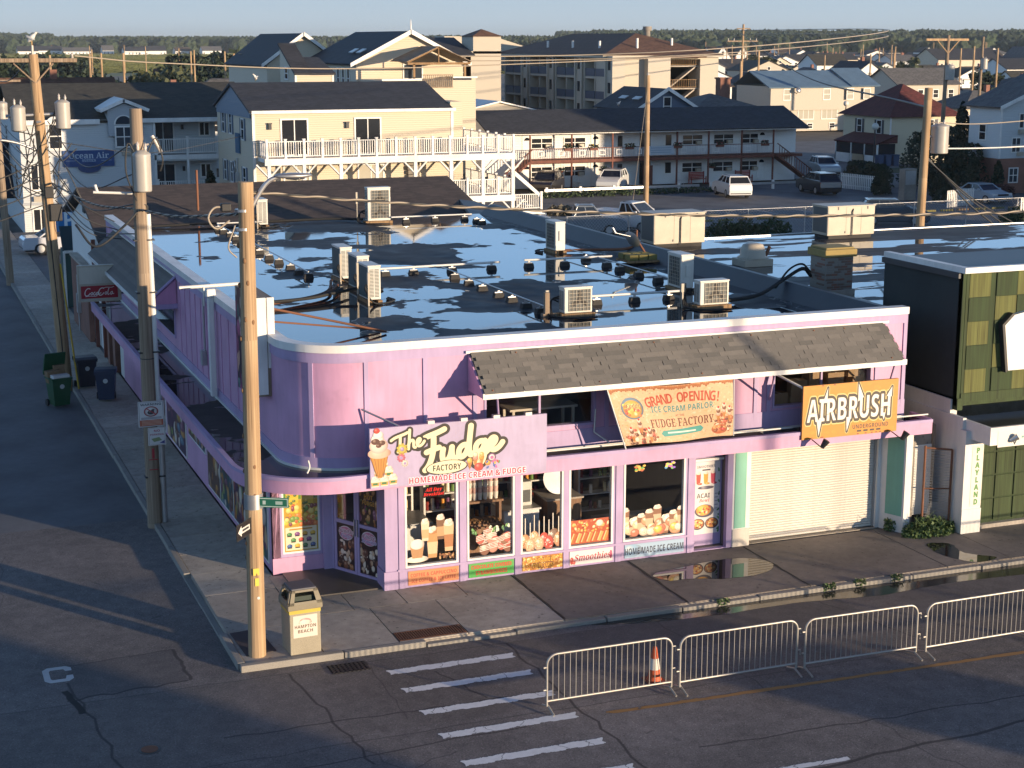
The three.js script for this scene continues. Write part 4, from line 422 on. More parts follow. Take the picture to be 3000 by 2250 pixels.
{ const p = thing('pipe_support', 'small black rubber pipe support block on the wet roof', 'pipe support', [1.49, 5.1, -26.9], 0, 'pipe support blocks on the shop roof');
  mk('block', profZ([[-0.15, 0], [0.15, 0], [0.12, 0.13], [-0.12, 0.13]], -0.09, 0.09), mat.block, p); mk('strut_channel', bx(-0.11, 0.11, 0.13, 0.155, -0.02, 0.02), mat.galv, p); mk('clamp', bx(-0.03, 0.03, 0.155, 0.2, -0.025, 0.025), mat.galv, p);
  for (const [x, z] of [[1.5, -25.9], [1.5, -24.8], [1.45, -23.7], [1.42, -21.8], [1.4, -20.6], [1.4, -19.6], [1.42, -18.2], [1.45, -17], [1.45, -15.6], [1.45, -14.4], [1.5, -13.6], [3.8, -13.2], [4.7, -13.2], [5.9, -13.25], [7.2, -13.3], [8.5, -13.4], [9.7, -13.3], [5.5, -11.85], [5.5, -10.5], [5.5, -9.4], [5.5, -8.1], [5.5, -7.2], [5.5, -6.1], [5.55, -5.2], [10.8, -14.2], [10.8, -12.6], [10.8, -11.6], [10.8, -10.3], [10.85, -9.1], [7.5, -6], [8.6, -6], [9.6, -6], [8.8, -26.9], [10, -26.9], [11.2, -26.9], [11.4, -25.4], [11.4, -26]]) copy(p, [x + rr(-.03, .03), 5.1, z], rr(-.08, .08)); }
const pipe = (label, pts, r, m, s = 30) => { const o = mk('roof_pipe', pts.length === 2 ? rod(...pts, r, 8) : tube(pts, r, s), m); return tag(o, label, 'pipe'); };
pipe('grey pipe along the row of rubber blocks nearest the side street', [[1.48, 5.32, -27], [1.48, 5.32, -13.4]], 0.02, mat.galv); pipe('white pipe from the three condensers to the middle of the roof', [[2.5, 5.33, -13.1], [7.5, 5.33, -13.3]], 0.035, mat.pvc); pipe('white pipe towards the satellite dish', [[8.35, 5.33, -13.4], [11.3, 5.33, -13.3]], 0.035, mat.pvc); pipe('grey pipe along the middle row of blocks', [[5.5, 5.32, -13], [5.56, 5.32, -5]], 0.02, mat.galv); pipe('white pipe between the two square condensers', [[7.0, 5.33, -6], [10.1, 5.33, -6]], 0.035, mat.pvc); pipe('grey pipe along the blocks below the satellite dish', [[10.8, 5.32, -15.5], [10.85, 5.32, -8.6]], 0.02, mat.galv); pipe('white pipe beside the tall double-fan condenser', [[8.2, 5.33, -26.9], [11.5, 5.33, -26.9]], 0.03, mat.pvc); pipe('short white pipe by the slim condenser at the back of the roof', [[1.5, 5.33, -27.2], [3.2, 5.33, -27.2]], 0.03, mat.pvc);
pipe('black lagged hose bundle from the chimney to the square condenser', [[10.5, 5.2, -4.7], [11.8, 5.25, -5], [12.9, 5.5, -5.6], [13.8, 5.75, -6], [14.2, 5.5, -6.2]], 0.055, mat.rubber); pipe('black hose looping up to the brick chimney', [[12.6, 5.35, -5.4], [13.3, 5.75, -5.9], [13.9, 5.85, -6.2], [14.25, 5.6, -6.3]], 0.03, mat.rubber); pipe('brown lagged pipe run from the sideways condenser', [[10.9, 5.18, -16.2], [11.8, 5.2, -15.9], [12.7, 5.28, -15.2], [13.1, 5.5, -15]], 0.05, mat.rust);
for (let k = 0; k < 4; k++) pipe(['upper', 'second', 'third', 'lowest'][k] + ' black hose from the three condensers to the side wall', [[1.85, 5.35 - k * .05, -9.5 - k * 0.9], [1.2, 5.3 - k * .03, -9.3 - k * .3], [0.2, 5.26 - k * .02, -8.8 - k * .12], [-1.9, 5.24, -8.5 + k * 0.16]], 0.045, k > 1 ? mat.rust : mat.rubber);
pipe('black hose along the brown shingle eave', [[-1.5, 5.16, -28.5], [0.5, 5.2, -28.4], [3.8, 5.2, -28.4], [6.2, 5.22, -28.2], [7.3, 5.2, -27.7]], 0.05, mat.rubber);
{ const t = thing('satellite_dish', 'grey satellite dish on a mossy wooden pallet', 'satellite dish', [12.2, 5.1, -13.1]);
  for (let i = 0; i < 4; i++) mk('pallet_board', bx(-0.6, 0.45, 0.06, 0.12, -0.55 + i * 0.27, -0.35 + i * 0.27), mat.plank, t); for (let i = 0; i < 6; i++) mk('cinder_block', rbx(-0.55 + (i % 3) * 0.33, -0.25 + (i % 3) * 0.33, 0.12, 0.3, -0.5 + Math.floor(i / 3) * 0.5, -0.12 + Math.floor(i / 3) * 0.5, 0.02), mat.mossWood, t);
  mk('mast', [rod([0.25, 0.3, -0.2], [0.05, 0.7, -0.4], 0.035), rod([0.05, 0.7, -0.4], [0.05, 1.0, -0.4], 0.035)], mat.rust, t); mk('dish', new THREE.SphereGeometry(0.6, 24, 10, 0, 7, 0, 0.52).rotateX(Math.PI / 2 + 0.5).rotateY(-1.2).translate(0.35, 0.95, -0.6), mat.galv, t); mk('feed_arm', [rod([0.05, 0.75, -0.4], [-0.75, 0.95, -0.3], 0.022), rod([-0.75, 0.95, -0.3], [-0.85, 1.12, -0.3], 0.045)], mat.galv, t); }
{ const t = thing('grey_post', 'weathered grey post standing beside the square condenser away from the chimney', 'post', [5.5, 5.1, -4.7]); mk('post', bx(-0.06, 0.06, 0, 0.62, -0.06, 0.06), mat.poleGrey, t); mk('foot', bx(-0.12, 0.5, 0, 0.08, -0.1, 0.06), mat.poleGrey, t); copy(t, [9.5, 5.1, -4.9], 0, 'weathered grey post between the condensers near the chimney'); }
{ const t = thing('brick_chimney', 'old mossy brick chimney with a stained cap at the roof edge', 'chimney', [14.75, 4.4, -6]);
  mk('core', bx(-0.44, 0.44, 0, 1.68, -0.4, 0.4), mat.mortar, t); const bms = [mat.brick, mat.brickGrey, M([0.2, 0.13, 0.1], 0.9, { map: T.mott }), mat.brickGrey], ga = metric(clean(rbx(-0.1, 0.1, -0.029, 0.029, -0.02, 0.02, 0.006, 1)));
  for (let r = 0; r < 23; r++) { const y = 0.05 + r * 0.071; for (let c = 0; c < 4; c++) { const off = (r % 2) * 0.1 - 0.05; for (const f of [0, 1]) { const m = new THREE.Mesh(ga, pick(bms)); m.name = 'brick'; m.castShadow = m.receiveShadow = true; const u = Math.max(-0.335, Math.min(0.335, -0.33 + c * 0.22 + off)); if (f) { m.position.set(-0.432, y, u * 0.9); m.rotation.y = Math.PI / 2; } else m.position.set(u, y, 0.392); t.add(m); } } }
  mk('flashing', bx(-0.5, 0.5, 0.35, 0.75, -0.46, 0.46), mat.concrete2, t); mk('cap', [rbx(-0.52, 0.52, 1.68, 1.9, -0.48, 0.48, 0.03), rbx(-0.46, 0.46, 1.9, 1.95, -0.42, 0.42, 0.02)], M([0.36, 0.27, 0.10], 0.95, { map: T.mott }), t); }
// ---------- lamp and utility poles ----------
const polePart = (t, h, r0, r1, lean, m = mat.pole) => mk('pole', rod([0, -0.2, 0], [lean[0], h, lean[1]], r0, 14, r1), m, t);
const can = (t, x, y, z, r, h) => { const c = mk('transformer', lathe([[0, 0], [r * .92, 0], [r, 0.04], [r, h - 0.05], [r * 1.03, h - 0.04], [r * .98, h], [r * .5, h + 0.08], [0, h + 0.09]], 20).translate(x, y, z), mat.transformer, t); mk('bushing', [lathe([[0, 0], [0.05, 0], [0.03, 0.06], [0.05, 0.1], [0.03, 0.14], [0.045, 0.18], [0, 0.26]], 10).translate(x - r * .4, y + h + 0.04, z), lathe([[0, 0], [0.05, 0], [0.03, 0.06], [0.05, 0.1], [0, 0.24]], 10).translate(x + r * .4, y + h + 0.04, z + 0.05)], mat.porcelain, c); mk('bracket', [bx(x - 0.06, x + 0.06, y + h * .25, y + h * .32, z - r - 0.1, z - r + .02), bx(x - 0.06, x + 0.06, y + h * .7, y + h * .77, z - r - 0.1, z - r + .02)], mat.darkmetal, c); };
{ const t = thing('lamp_pole', 'tall bare wooden pole with a cobra-head street light at the kerb corner', 'utility pole', [-3.83, 0, 2.79]);
  polePart(t, 9.41, 0.175, 0.145, [0.08, 0.02]); const arm = mk('lamp_arm', tube([[0.02, 8.55, 0], [0.12, 8.8, 0], [0.45, 9.35, 0.05], [0.75, 9.52, 0.08]], 0.045, 20), mat.galv, t); mk('lamp_head', [lathe([[0, 0], [0.1, 0.0], [0.16, 0.03], [0.14, 0.08], [0.04, 0.1], [0, 0.1]], 14).scale(2.4, 1, 1).translate(0.98, 9.46, 0.1)], mat.galv, arm); mk('lens', lathe([[0, 0], [0.09, 0.02], [0.1, 0.05], [0, 0.05]], 12).scale(2, 1, 1).translate(1.02, 9.42, 0.1), mat.paneBlue, arm);
  mk('band', [cyl(0.02, 8.5, 0, 0.165, 0.165, 0.05, 14), cyl(0.025, 8.85, 0, 0.162, 0.162, 0.05, 14)], mat.galv, t); const knot = []; for (let i = 0; i < 16; i++) { const a = rr(2.5, 5.2), y = rr(1, 8.6); knot.push(new THREE.SphereGeometry(0.05, 8, 6).scale(0.7, 1.1, 0.5).translate(Math.cos(a) * 0.155 + y * .008, y, -Math.sin(a) * 0.155)); } mk('knot', knot, M([0.2, 0.11, 0.055], 0.9), t);
  mk('yellow_tag', [bx(-0.06, 0.06, 1.72, 1.86, 0.168, 0.175), bx(-0.03, 0.05, 1.5, 1.66, 0.17, 0.177)], M([0.6, 0.45, 0.06], 0.6), t); mk('white_tag', cyl(0, 0, 0, 0.03, 0.03, 0.01, 12).rotateX(Math.PI / 2).translate(0.03, 1.25, 0.17), mat.white, t); mk('splice_box', rbx(-0.4, -0.2, 8.86, 9.02, -0.1, 0.05, 0.03), mat.black, t); mk('drip_loop', [tube([[-0.2, 8.9, 0], [-0.5, 8.95, 0], [-0.65, 8.75, 0.05], [-0.5, 8.55, 0.05], [-0.25, 8.7, 0.05]], 0.02, 20), tube([[-0.15, 8.6, 0.05], [-0.3, 8.2, 0.1], [-0.15, 8.0, 0.1]], 0.015, 14)], mat.cableLight, t);
  const sg = mk('street_sign', bx(0, 0.62, 3.1, 3.3, 0.03, 0.045).rotateY(-0.5).translate(0.1, 0, 0.1), M([0.03, 0.17, 0.12], 0.4), t); mk('sign_face', quad([0.01, 3.11, 0.05], [0.61, 3.11, 0.05], [0.61, 3.29, 0.05], [0.01, 3.29, 0.05]).rotateY(-0.5).translate(0.1, 0, 0.1), print(256, 80, (g, w, h) => { R_(g, 0, 0, w, h, '#2a6a56'); g.strokeStyle = '#cfd8d0'; g.lineWidth = 6; g.strokeRect(5, 5, w - 10, h - 10); R_(g, 40, 24, 26, 34, '#b9c8c0'); R_(g, 150, 26, 60, 30, '#a9bcb2'); }, 0.4), sg); mk('clamp', cyl(0.03, 3.05, 0, 0.185, 0.185, 0.3, 14), mat.galv, t);
  const ow = mk('one_way_sign', bx(-0.62, 0.0, 2.6, 2.92, 0, 0.012).rotateY(0.9).translate(-0.08, 0, 0.18), mat.black, t); mk('arrow', quad([-0.6, 2.62, 0.014], [-0.02, 2.62, 0.014], [-0.02, 2.9, 0.014], [-0.6, 2.9, 0.014]).rotateY(0.9).translate(-0.08, 0, 0.18), print(256, 128, (g, w, h) => { R_(g, 0, 0, w, h, '#17181c'); P_(g, '#e4e0d8', [14, 64], [80, 14], [80, 40], [236, 40], [236, 88], [80, 88], [80, 114]); R_(g, 96, 54, 120, 20, '#3a3a40'); }, 0.4), ow); }
{ const t = thing('utility_pole', 'weathered wooden pole with one transformer, white conduit and gull warning sign', 'utility pole', [-4.25, 0, -7.17]);
  polePart(t, 10.4, 0.19, 0.15, [0.0, 0], mat.poleGrey); can(t, 0.04, 8.42, 0.36, 0.215, 0.92); mk('conduit', rod([0.24, 0, 0.02], [0.17, 7.85, 0.02], 0.075, 10), mat.pvc, t); mk('conduit_base', rod([0.245, 0, 0.02], [0.24, 2.1, 0.02], 0.085, 10), mat.galv, t); mk('strap', [1.2, 2.9, 4.4, 5.9, 7.2].map(y => bx(-0.2, 0.3, y, y + 0.035, -0.15, 0.12)), mat.darkmetal, t); mk('pole_stain', [cyl(0, 4.25, 0, 0.18, 0.176, 0.02, 14)], mat.black, t); mk('drip_loop', [tube([[0.17, 7.85, 0.02], [0.1, 8.1, 0.1], [-0.4, 7.6, 0.1], [-1.1, 7.1, 0], [-1.5, 7.6, -0.5]], 0.03, 26), tube([[-0.1, 8.2, 0.2], [-0.35, 8.9, 0.4], [-0.3, 9.6, 0.5], [-0.15, 9.4, 0.45]], 0.02, 24), tube([[0.15, 9.3, 0.4], [0.4, 9.7, 0.3], [0.55, 9.2, 0.3], [0.5, 8.9, 0.2]], 0.02, 24)], mat.cable, t);
  mk('cutout_fuse', [rod([0.35, 9.75, 0.1], [0.55, 9.35, 0.1], 0.05), rod([0.1, 9.5, 0], [0.5, 9.6, 0.05], 0.03)], mat.porcelain, t); mk('service_arm', [rod([0, 8.35, 0], [-1.1, 8.42, 0], 0.035), rod([-1.0, 8.42, 0], [-1.05, 8.6, 0], 0.04)], mat.pvc, t);
  const sb = mk('warning_sign', rbx(-0.32, 0.32, 2.55, 3.2, 0.2, 0.215, 0.006, 1), mat.white, t); mk('sign_face', quad([-0.31, 2.56, 0.218], [0.31, 2.56, 0.218], [0.31, 3.19, 0.218], [-0.31, 3.19, 0.218]), print(256, 352, (g, w, h) => { R_(g, 0, 0, w, h, '#dcdad6'); g.strokeStyle = '#8a8a8c'; g.lineWidth = 5; g.strokeRect(6, 6, w - 12, h - 12); txt(g, 'WARNING', w / 2, 38, 'bold 44px sans-serif', '#2c3a44'); E(g, 128, 140, 74, 74, '#b02a34'); E(g, 128, 140, 62, 62, '#dcdad6'); E(g, 126, 152, 36, 30, '#20202a'); E(g, 148, 120, 16, 15, '#20202a'); g.strokeStyle = '#b02a34'; g.lineWidth = 12; g.beginPath(); g.moveTo(80, 92); g.lineTo(178, 188); g.stroke(); for (let i = 0; i < 2; i++) R_(g, 24, 222 + i * 16, 208, 8, '#6a6a70'); R_(g, 10, 258, w - 20, 84, '#b8532f'); for (let i = 0; i < 4; i++) R_(g, 26, 268 + i * 18, 204, 8, '#dcb8a0'); }, 0.45), sb);
  const s2 = mk('parking_sign', rbx(-0.1, 0.34, 2.06, 2.52, 0.2, 0.212, 0.005, 1), mat.white, t); mk('sign_face', quad([-0.09, 2.07, 0.215], [0.33, 2.07, 0.215], [0.33, 2.51, 0.215], [-0.09, 2.51, 0.215]), print(192, 256, (g, w, h) => { R_(g, 0, 0, w, h, '#dedbd6'); g.strokeStyle = '#9a8a8c'; g.lineWidth = 5; g.strokeRect(5, 5, w - 10, h - 10); txt(g, 'NO', w / 2, 44, 'bold 48px sans-serif', '#b0485a'); txt(g, 'PARKING', w / 2, 100, 'bold 36px sans-serif', '#b0485a'); P_(g, '#8a9a6a', [30, 160], [120, 140], [150, 190], [60, 210]); P_(g, '#4a4a8a', [120, 230], [180, 190], [180, 240]); }, 0.45), s2);
  mk('red_mark', [bx(-0.02, 0.04, 1.72, 1.98, 0.182, 0.188), bx(-0.1, 0.12, 1.68, 1.7, 0.175, 0.187), bx(-0.1, 0.12, 1.42, 1.44, 0.175, 0.189)], M([0.35, 0.02, 0.03], 0.6), t); }
{ const t = thing('utility_pole', 'leaning pole with crossarm and a cluster of three transformers up the side street', 'utility pole', [-4.47, 0, -25]);
  polePart(t, 11.55, 0.22, 0.17, [-0.5, 0], mat.pole); mk('crossarm', rbx(-3.1, 0.95, 11.28, 11.42, -0.08, 0.08, 0.02), mat.poleGrey, t); mk('brace', [rod([-1.15, 11.25, 0.1], [-0.48, 10.6, 0.15], 0.03), rod([0.15, 11.25, 0.1], [-0.46, 10.6, 0.15], 0.03)], mat.poleGrey, t); can(t, -1.12, 9.0, 0.3, 0.25, 0.8); can(t, 0.36, 9.05, 0.2, 0.25, 0.9); can(t, -1.9, 9.2, -0.2, 0.24, 0.85); mk('cluster_mount', [rod([-1.5, 9.5, 0], [0.2, 9.55, 0], 0.06), rod([-0.3, 9.3, 0], [-0.5, 9.3, 0.3], 0.05)], mat.galv, t); mk('insulator', [-2.9, -1.6, 0.8].map(x => lathe([[0, 0], [0.05, 0], [0.04, 0.1], [0.06, 0.13], [0, 0.2]], 10).translate(x, 11.42, 0)), mat.porcelain, t); mk('pole_top_pin', rod([-0.5, 11.5, 0], [-0.5, 11.85, 0], 0.05), mat.porcelain, t);
  mk('street_light_arm', [tube([[-0.3, 8.2, 0], [-1.2, 8.6, 0.1], [-2.2, 8.75, 0.2], [-3, 8.65, 0.3]], 0.05, 20)], mat.galv, t); const loops = []; for (let i = 0; i < 14; i++) { const a = [rr(-1.6, 0.6), rr(7.2, 10.2), rr(-0.2, 0.5)], b = [rr(-1.6, 0.8), rr(6.6, 9), rr(-0.3, 0.5)]; loops.push(tube([a, [(a[0] + b[0]) / 2 + rr(-.5, .5), Math.min(a[1], b[1]) - rr(.1, .7), rr(-.2, .4)], b], 0.02, 16)); } mk('wire_loop', loops, mat.cable, t); mk('guy_guard', rod([0.35, 0, 0.5], [0.0, 4.4, 0.1], 0.035), M([0.5, 0.32, 0.03], 0.6), t); mk('ground_wire', rod([-0.05, 0, 0.2], [-0.45, 9, 0.2], 0.02), mat.black, t); mk('junction_box', [rbx(-0.25, 0.15, 5.9, 6.5, 0.1, 0.3, 0.03), rbx(-0.4, -0.1, 6.7, 7.1, 0.1, 0.35, 0.03)], mat.black, t); }
{ const t = thing('utility_pole', 'plain pole farther up the side street beside the silver car', 'utility pole', [-4.3, 0, -52]); polePart(t, 10.5, 0.2, 0.15, [-0.2, 0], mat.poleGrey); mk('crossarm', rbx(-1.4, 1.1, 10, 10.12, -0.06, 0.06, 0.02), mat.poleGrey, t); can(t, 0.1, 8.2, 0.35, 0.28, 0.8); copy(t, [-4.3, 0, -92], 0, 'plain pole at the far end of the side street, beyond the silver car'); }
{ const t = thing('utility_pole', 'bare pole with transformer behind the neighbouring wet roof, steep guy cables', 'utility pole', [30.4, 0, -24]); polePart(t, 10.1, 0.2, 0.16, [0.15, 0], mat.pole); can(t, 0.75, 7.4, 0.1, 0.36, 1.15); mk('transformer_arm', rod([0.1, 8.1, 0], [0.7, 8.1, 0.05], 0.05), mat.galv, t); mk('guy', [tube([[0.2, 7.3, 0], [2.2, 5.4, 0.1], [3.6, 4.3, 0.4]], 0.035, 16), tube([[0.2, 7.2, 0], [2.4, 5.5, 0.3], [4.3, 4.4, 0.8]], 0.03, 16), tube([[0.2, 7.25, 0], [2, 5.7, 0.2], [3.9, 4.35, 0.6]], 0.03, 16)], mat.cable, t); }
{ const t = thing('utility_pole', 'plain brown pole standing in the motel parking lot', 'utility pole', [41.6, 0, -73]); polePart(t, 9.6, 0.2, 0.16, [0.0, 0], mat.pole); mk('cap', cyl(0, 9.6, 0, 0.08, 0.03, 0.2, 8), mat.porcelain, t); mk('guy', [rod([0, 8.8, 0], [-2.6, 0, 3], 0.015)], mat.cableLight, t); }
{ const t = thing('utility_pole', 'wooden pole farther along the shopping street', 'utility pole', [30, 0, 2.6]); polePart(t, 9.6, 0.18, 0.15, [0, 0]); }
const wire = (label, pts, r = 0.02, m = mat.cable, seg = 40) => tag(mk('overhead_wire', tube(pts, r, seg, 5), m), label, 'wire');
{ // twisted bundle: a pale and a dark strand wound round each other
  const path = new THREE.CatmullRomCurve3([[-3.75, 9.22, 2.8], [0.12, 8.82, 2.8], [5.73, 8.42, 2.8], [10.1, 8.25, 2.8], [14.2, 8.18, 2.8], [20, 8.35, 2.8], [30, 8.9, 2.6]].map(p => V(...p)));
  const t = thing('twisted_cable', 'twisted overhead cable crossing in front of the roof', 'cable', [0, 0, 0]); for (const k of [0, 1]) { const pts = []; for (let i = 0; i <= 620; i++) { const p = path.getPointAt(i / 620), a = i * 0.42 + k * Math.PI; pts.push([p.x, p.y + 0.017 * Math.sin(a), p.z + 0.017 * Math.cos(a)]); } mk(k ? 'pale_strand' : 'dark_strand', tube(pts, 0.02, 1240, 5), k ? mat.cableLight : mat.cable, t); }
  const p2 = new THREE.CatmullRomCurve3([[-3.9, 8.8, 2.75], [-4.1, 8.2, -3], [-4.25, 7.95, -7.2], [-4.35, 7.3, -16], [-4.6, 7.2, -25]].map(p => V(...p))); const u = thing('twisted_cable', 'twisted overhead cable running back along the side street', 'cable'); for (const k of [0, 1]) { const pts = []; for (let i = 0; i <= 420; i++) { const p = p2.getPointAt(i / 420), a = i * 0.42 + k * Math.PI; pts.push([p.x + 0.017 * Math.cos(a), p.y + 0.017 * Math.sin(a), p.z]); } mk(k ? 'pale_strand' : 'dark_strand', tube(pts, 0.02, 840, 5), k ? mat.cableLight : mat.cable, u); } }
wire('wire from the leaning pole crossarm away over the white suites building', [[-3.6, 11.5, -25], [0, 11.2, -27], [10, 10.9, -32], [34, 11.3, -45]], 0.025, mat.cableLight); wire('wire from the leaning pole crossarm across the side street', [[-7.2, 11.5, -25], [-11, 11.7, -20], [-16, 12, -14]], 0.025, mat.cableLight); wire('wire from the leaning pole crossarm up the side street', [[-5, 11.5, -25], [-4.8, 10.4, -38], [-4.5, 10.1, -52]], 0.022);
for (let k = 0; k < 5; k++) wire(['first', 'second', 'third', 'fourth', 'fifth'][k] + ' sagging wire from the top, between the leaning pole and the pole behind it', [[-4.7 + k * .05, 9.2 - k * 0.55, -25], [-4.5 + k * .08, 7.9 - k * .55, -38], [-4.4, 8.2 - k * 0.5, -52]], 0.02);
for (let k = 0; k < 4; k++) wire(['top', 'second', 'third', 'lowest'][k] + ' black wire from the leaning pole to the transformer pole', [[-4.6, 9.3 - k * .7, -25], [-4.5, 8.4 - k * .6, -16], [-4.3, 9.6 - k * 0.75, -7.2]], 0.018);
for (let k = 0; k < 4; k++) wire(['highest', 'second', 'third', 'lowest'][k] + ' service wire from the leaning pole across the side street', [[-4.7, 8.0 - k * .5, -25], [-8, 7.1 - k * .42, -23], [-13, 7.0 - k * .3, -20]], 0.02);
for (let k = 0; k < 3; k++) wire(['upper', 'middle', 'lower'][k] + ' service drop from the leaning pole to the shop side', [[-4.5, 7.6 - k * .5, -25], [-3.6, 6.4 - k * .4, -25.6 + k], [-2.3, 5.6 - k * .2, -26.5 + k]], 0.018);
wire('thin wire from the leaning pole to the deck house gable', [[-4.4, 8.6, -25], [2, 6.9, -44], [10.3, 6.4, -64]], 0.02); wire('pale wire from the pole with steep guys over the parking lot', [[30.5, 8.7, -24], [36, 8.5, -26], [52, 8.9, -32]], 0.025, mat.cableLight); wire('thick white wire below the transformer of the pole with steep guys', [[30.5, 7.6, -24], [36, 7.55, -24.5], [50, 7.8, -26]], 0.035, mat.pvc); wire('long wire from the transformer pole to the tall far pole', [[30.5, 9.3, -24], [70, 9.2, -100], [141, 13.4, -238]], 0.05);
wire('long wire high above the motel roof', [[20, 10.9, -110], [50, 10.6, -112], [74, 11.6, -112], [120, 13.5, -160], [141.3, 13.9, -238]], 0.06, mat.cableLight); wire('lower long wire above the motel roof', [[20, 10.4, -110], [50, 10.2, -112], [74, 11.1, -112], [120, 12.8, -160], [141.3, 13.2, -238]], 0.05, mat.cableLight);
// ---------- street furniture ----------
{ const t = thing('litter_bin', 'square concrete litter bin with a HAMPTON BEACH plate on the pavement corner', 'litter bin', [-2.92, 0, 2.78], 0.05);
  mk('body', rbx(-0.32, 0.32, 0, 0.92, -0.3, 0.3, 0.02), M([0.42, 0.37, 0.27], 0.9, { map: T.speck, ...bump(T.speck, 0.006) }), t); mk('yellow_band', bx(-0.325, 0.325, 0.86, 0.94, -0.305, 0.305), M([0.62, 0.47, 0.06], 0.6, { map: T.mott }), t); const tb = (y0, y1, s0, s1) => { const a = s0, b = s1; return [[-a, -a, a, -a, -b, -b, b, -b], [a, -a, a, a, b, -b, b, b], [a, a, -a, a, b, b, -b, b], [-a, a, -a, -a, -b, b, -b, -b]]; };
  const top = M([0.30, 0.26, 0.18], 0.7, { map: T.mott }); mk('collar', rbx(-0.36, 0.36, 0.94, 1.05, -0.34, 0.34, 0.02), top, t); const P = (s, y) => [[-s, y, -s], [s, y, -s], [s, y, s], [-s, y, s]], A = P(0.33, 1.05), B = P(0.25, 1.33), hood = []; for (let i = 0; i < 4; i++) { const j = (i + 1) % 4, L = (p, q, k) => p.map((v, n) => v + (q[n] - v) * k); hood.push(slab(A[i], A[j], L(A[j], B[j], .2), L(A[i], B[i], .2), 0.03).flat(), slab(L(A[i], B[i], .85), L(A[j], B[j], .85), B[j], B[i], 0.03).flat(), slab(A[i], L(A[i], A[j], .14), L(B[i], B[j], .14), B[i], 0.03).flat(), slab(L(A[i], A[j], .86), A[j], B[j], L(B[i], B[j], .86), 0.03).flat()); } mk('hood', hood, top, t); mk('hood_top', rbx(-0.26, 0.26, 1.32, 1.37, -0.26, 0.26, 0.02), M([0.09, 0.09, 0.1], 0.5, { map: T.metal }), t); mk('liner', bx(-0.24, 0.24, 0.95, 1.2, -0.24, 0.24), M([0.02, 0.035, 0.025], 0.5), t);
  mk('plate', quad([-0.25, 0.36, 0.304], [0.25, 0.36, 0.304], [0.25, 0.82, 0.304], [-0.25, 0.82, 0.304]), print(256, 256, (g, w, h) => { R_(g, 0, 0, w, h, '#dcd3c4'); E(g, 128, 70, 60, 34, '#c98a8a'); E(g, 128, 84, 70, 28, '#dcd3c4'); txt(g, 'HAMPTON', w / 2, 130, 'bold 52px sans-serif', '#5c4030', 0, 0, .9); txt(g, 'BEACH', w / 2, 186, 'bold 52px sans-serif', '#5c4030'); }, 0.5), t); }
function wheelie(label, [x, z], turn, col, open) { const t = thing('wheelie_bin', label, 'wheelie bin', [x, x < -4.4 ? RY : 0, z], turn); const m = M(col, 0.5, { map: T.paint }); const f = (a, b, y0, y1) => { const c = [[-a, y0, -a], [a, y0, -a], [a, y0, a], [-a, y0, a]], d = [[-b, y1, -b * 1.08], [b, y1, -b * 1.08], [b, y1, b * 1.08], [-b, y1, b * 1.08]]; return [0, 1, 2, 3].map(i => quad(c[i], c[(i + 1) % 4], d[(i + 1) % 4], d[i])).concat([quad(...c)]); };
  mk('body', f(0.26, 0.33, 0.08, 1.0), m, t); mk('rim', ring(-0.36, 0.36, -0.38, 0.38, 0.97, 1.03, 0.05).map(g => g.rotateX(-Math.PI / 2)), m, t); mk('emblem', cyl(0, 0, 0, 0.08, 0.08, 0.004, 16).rotateX(Math.PI / 2).translate(0, 0.74, 0.338), M([0.4, 0.42, 0.4], 0.6), t); mk('handle', rod([-0.25, 1.02, -0.42], [0.25, 1.02, -0.42], 0.02), m, t); for (const s of [-1, 1]) mk('wheel', cyl(0, 0, 0, 0.12, 0.12, 0.07, 16).rotateZ(Math.PI / 2).translate(s * 0.28, 0.12, -0.3), mat.rubber, t);
  const lid = profX([[-0.4, 0], [0.4, 0], [0.4, 0.04], [0.2, 0.09], [-0.3, 0.09], [-0.4, 0.05]], -0.36, 0.36); if (open) { mk('lid', lid.translate(0, 0, 0.4).rotateX(-1.2).translate(0, 1.06, -0.42), m, t); mk('cardboard', [bx(-0.25, 0.2, 0.85, 1.25, -0.28, 0.0).rotateZ(0.1), bx(-0.1, 0.28, 0.8, 1.4, -0.2, -0.1)], M([0.30, 0.19, 0.10], 0.85, { map: T.paint }), t); mk('foam_tray', rbx(-0.28, 0.3, 0.98, 1.12, 0.0, 0.3, 0.02), mat.white, t); } else mk('lid', lid.translate(0, 1.03, 0), m, t); return t; }
wheelie('green wheelie bin with open lid and overflowing boxes in the road', [-5.0, -22.4], 0.25, [0.015, 0.09, 0.035], true); wheelie('black wheelie bin beside the leaning pole', [-3.85, -24.6], 0.1, [0.02, 0.025, 0.04], false); wheelie('dark blue wheelie bin alone on the pavement', [-3.45, -22.2], -0.2, [0.02, 0.035, 0.08], false);
{ const t = thing('traffic_cone', 'small orange traffic cone with a white sleeve behind the railings', 'traffic cone', [3.1, RY, 6.6]); const o = M([0.55, 0.09, 0.02], 0.6, { map: T.mott }); mk('base', rbx(-0.19, 0.19, 0, 0.035, -0.19, 0.19, 0.012), M([0.25, 0.05, 0.02], 0.7, { map: T.mott }), t); mk('cone', lathe([[0.15, 0.03], [0.13, 0.07], [0.045, 0.66], [0.03, 0.7], [0, 0.7]], 20), o, t); mk('sleeve', lathe([[0.1065, 0.25], [0.077, 0.47]], 20), M([0.6, 0.57, 0.5], 0.5, { map: T.mott }), t); }
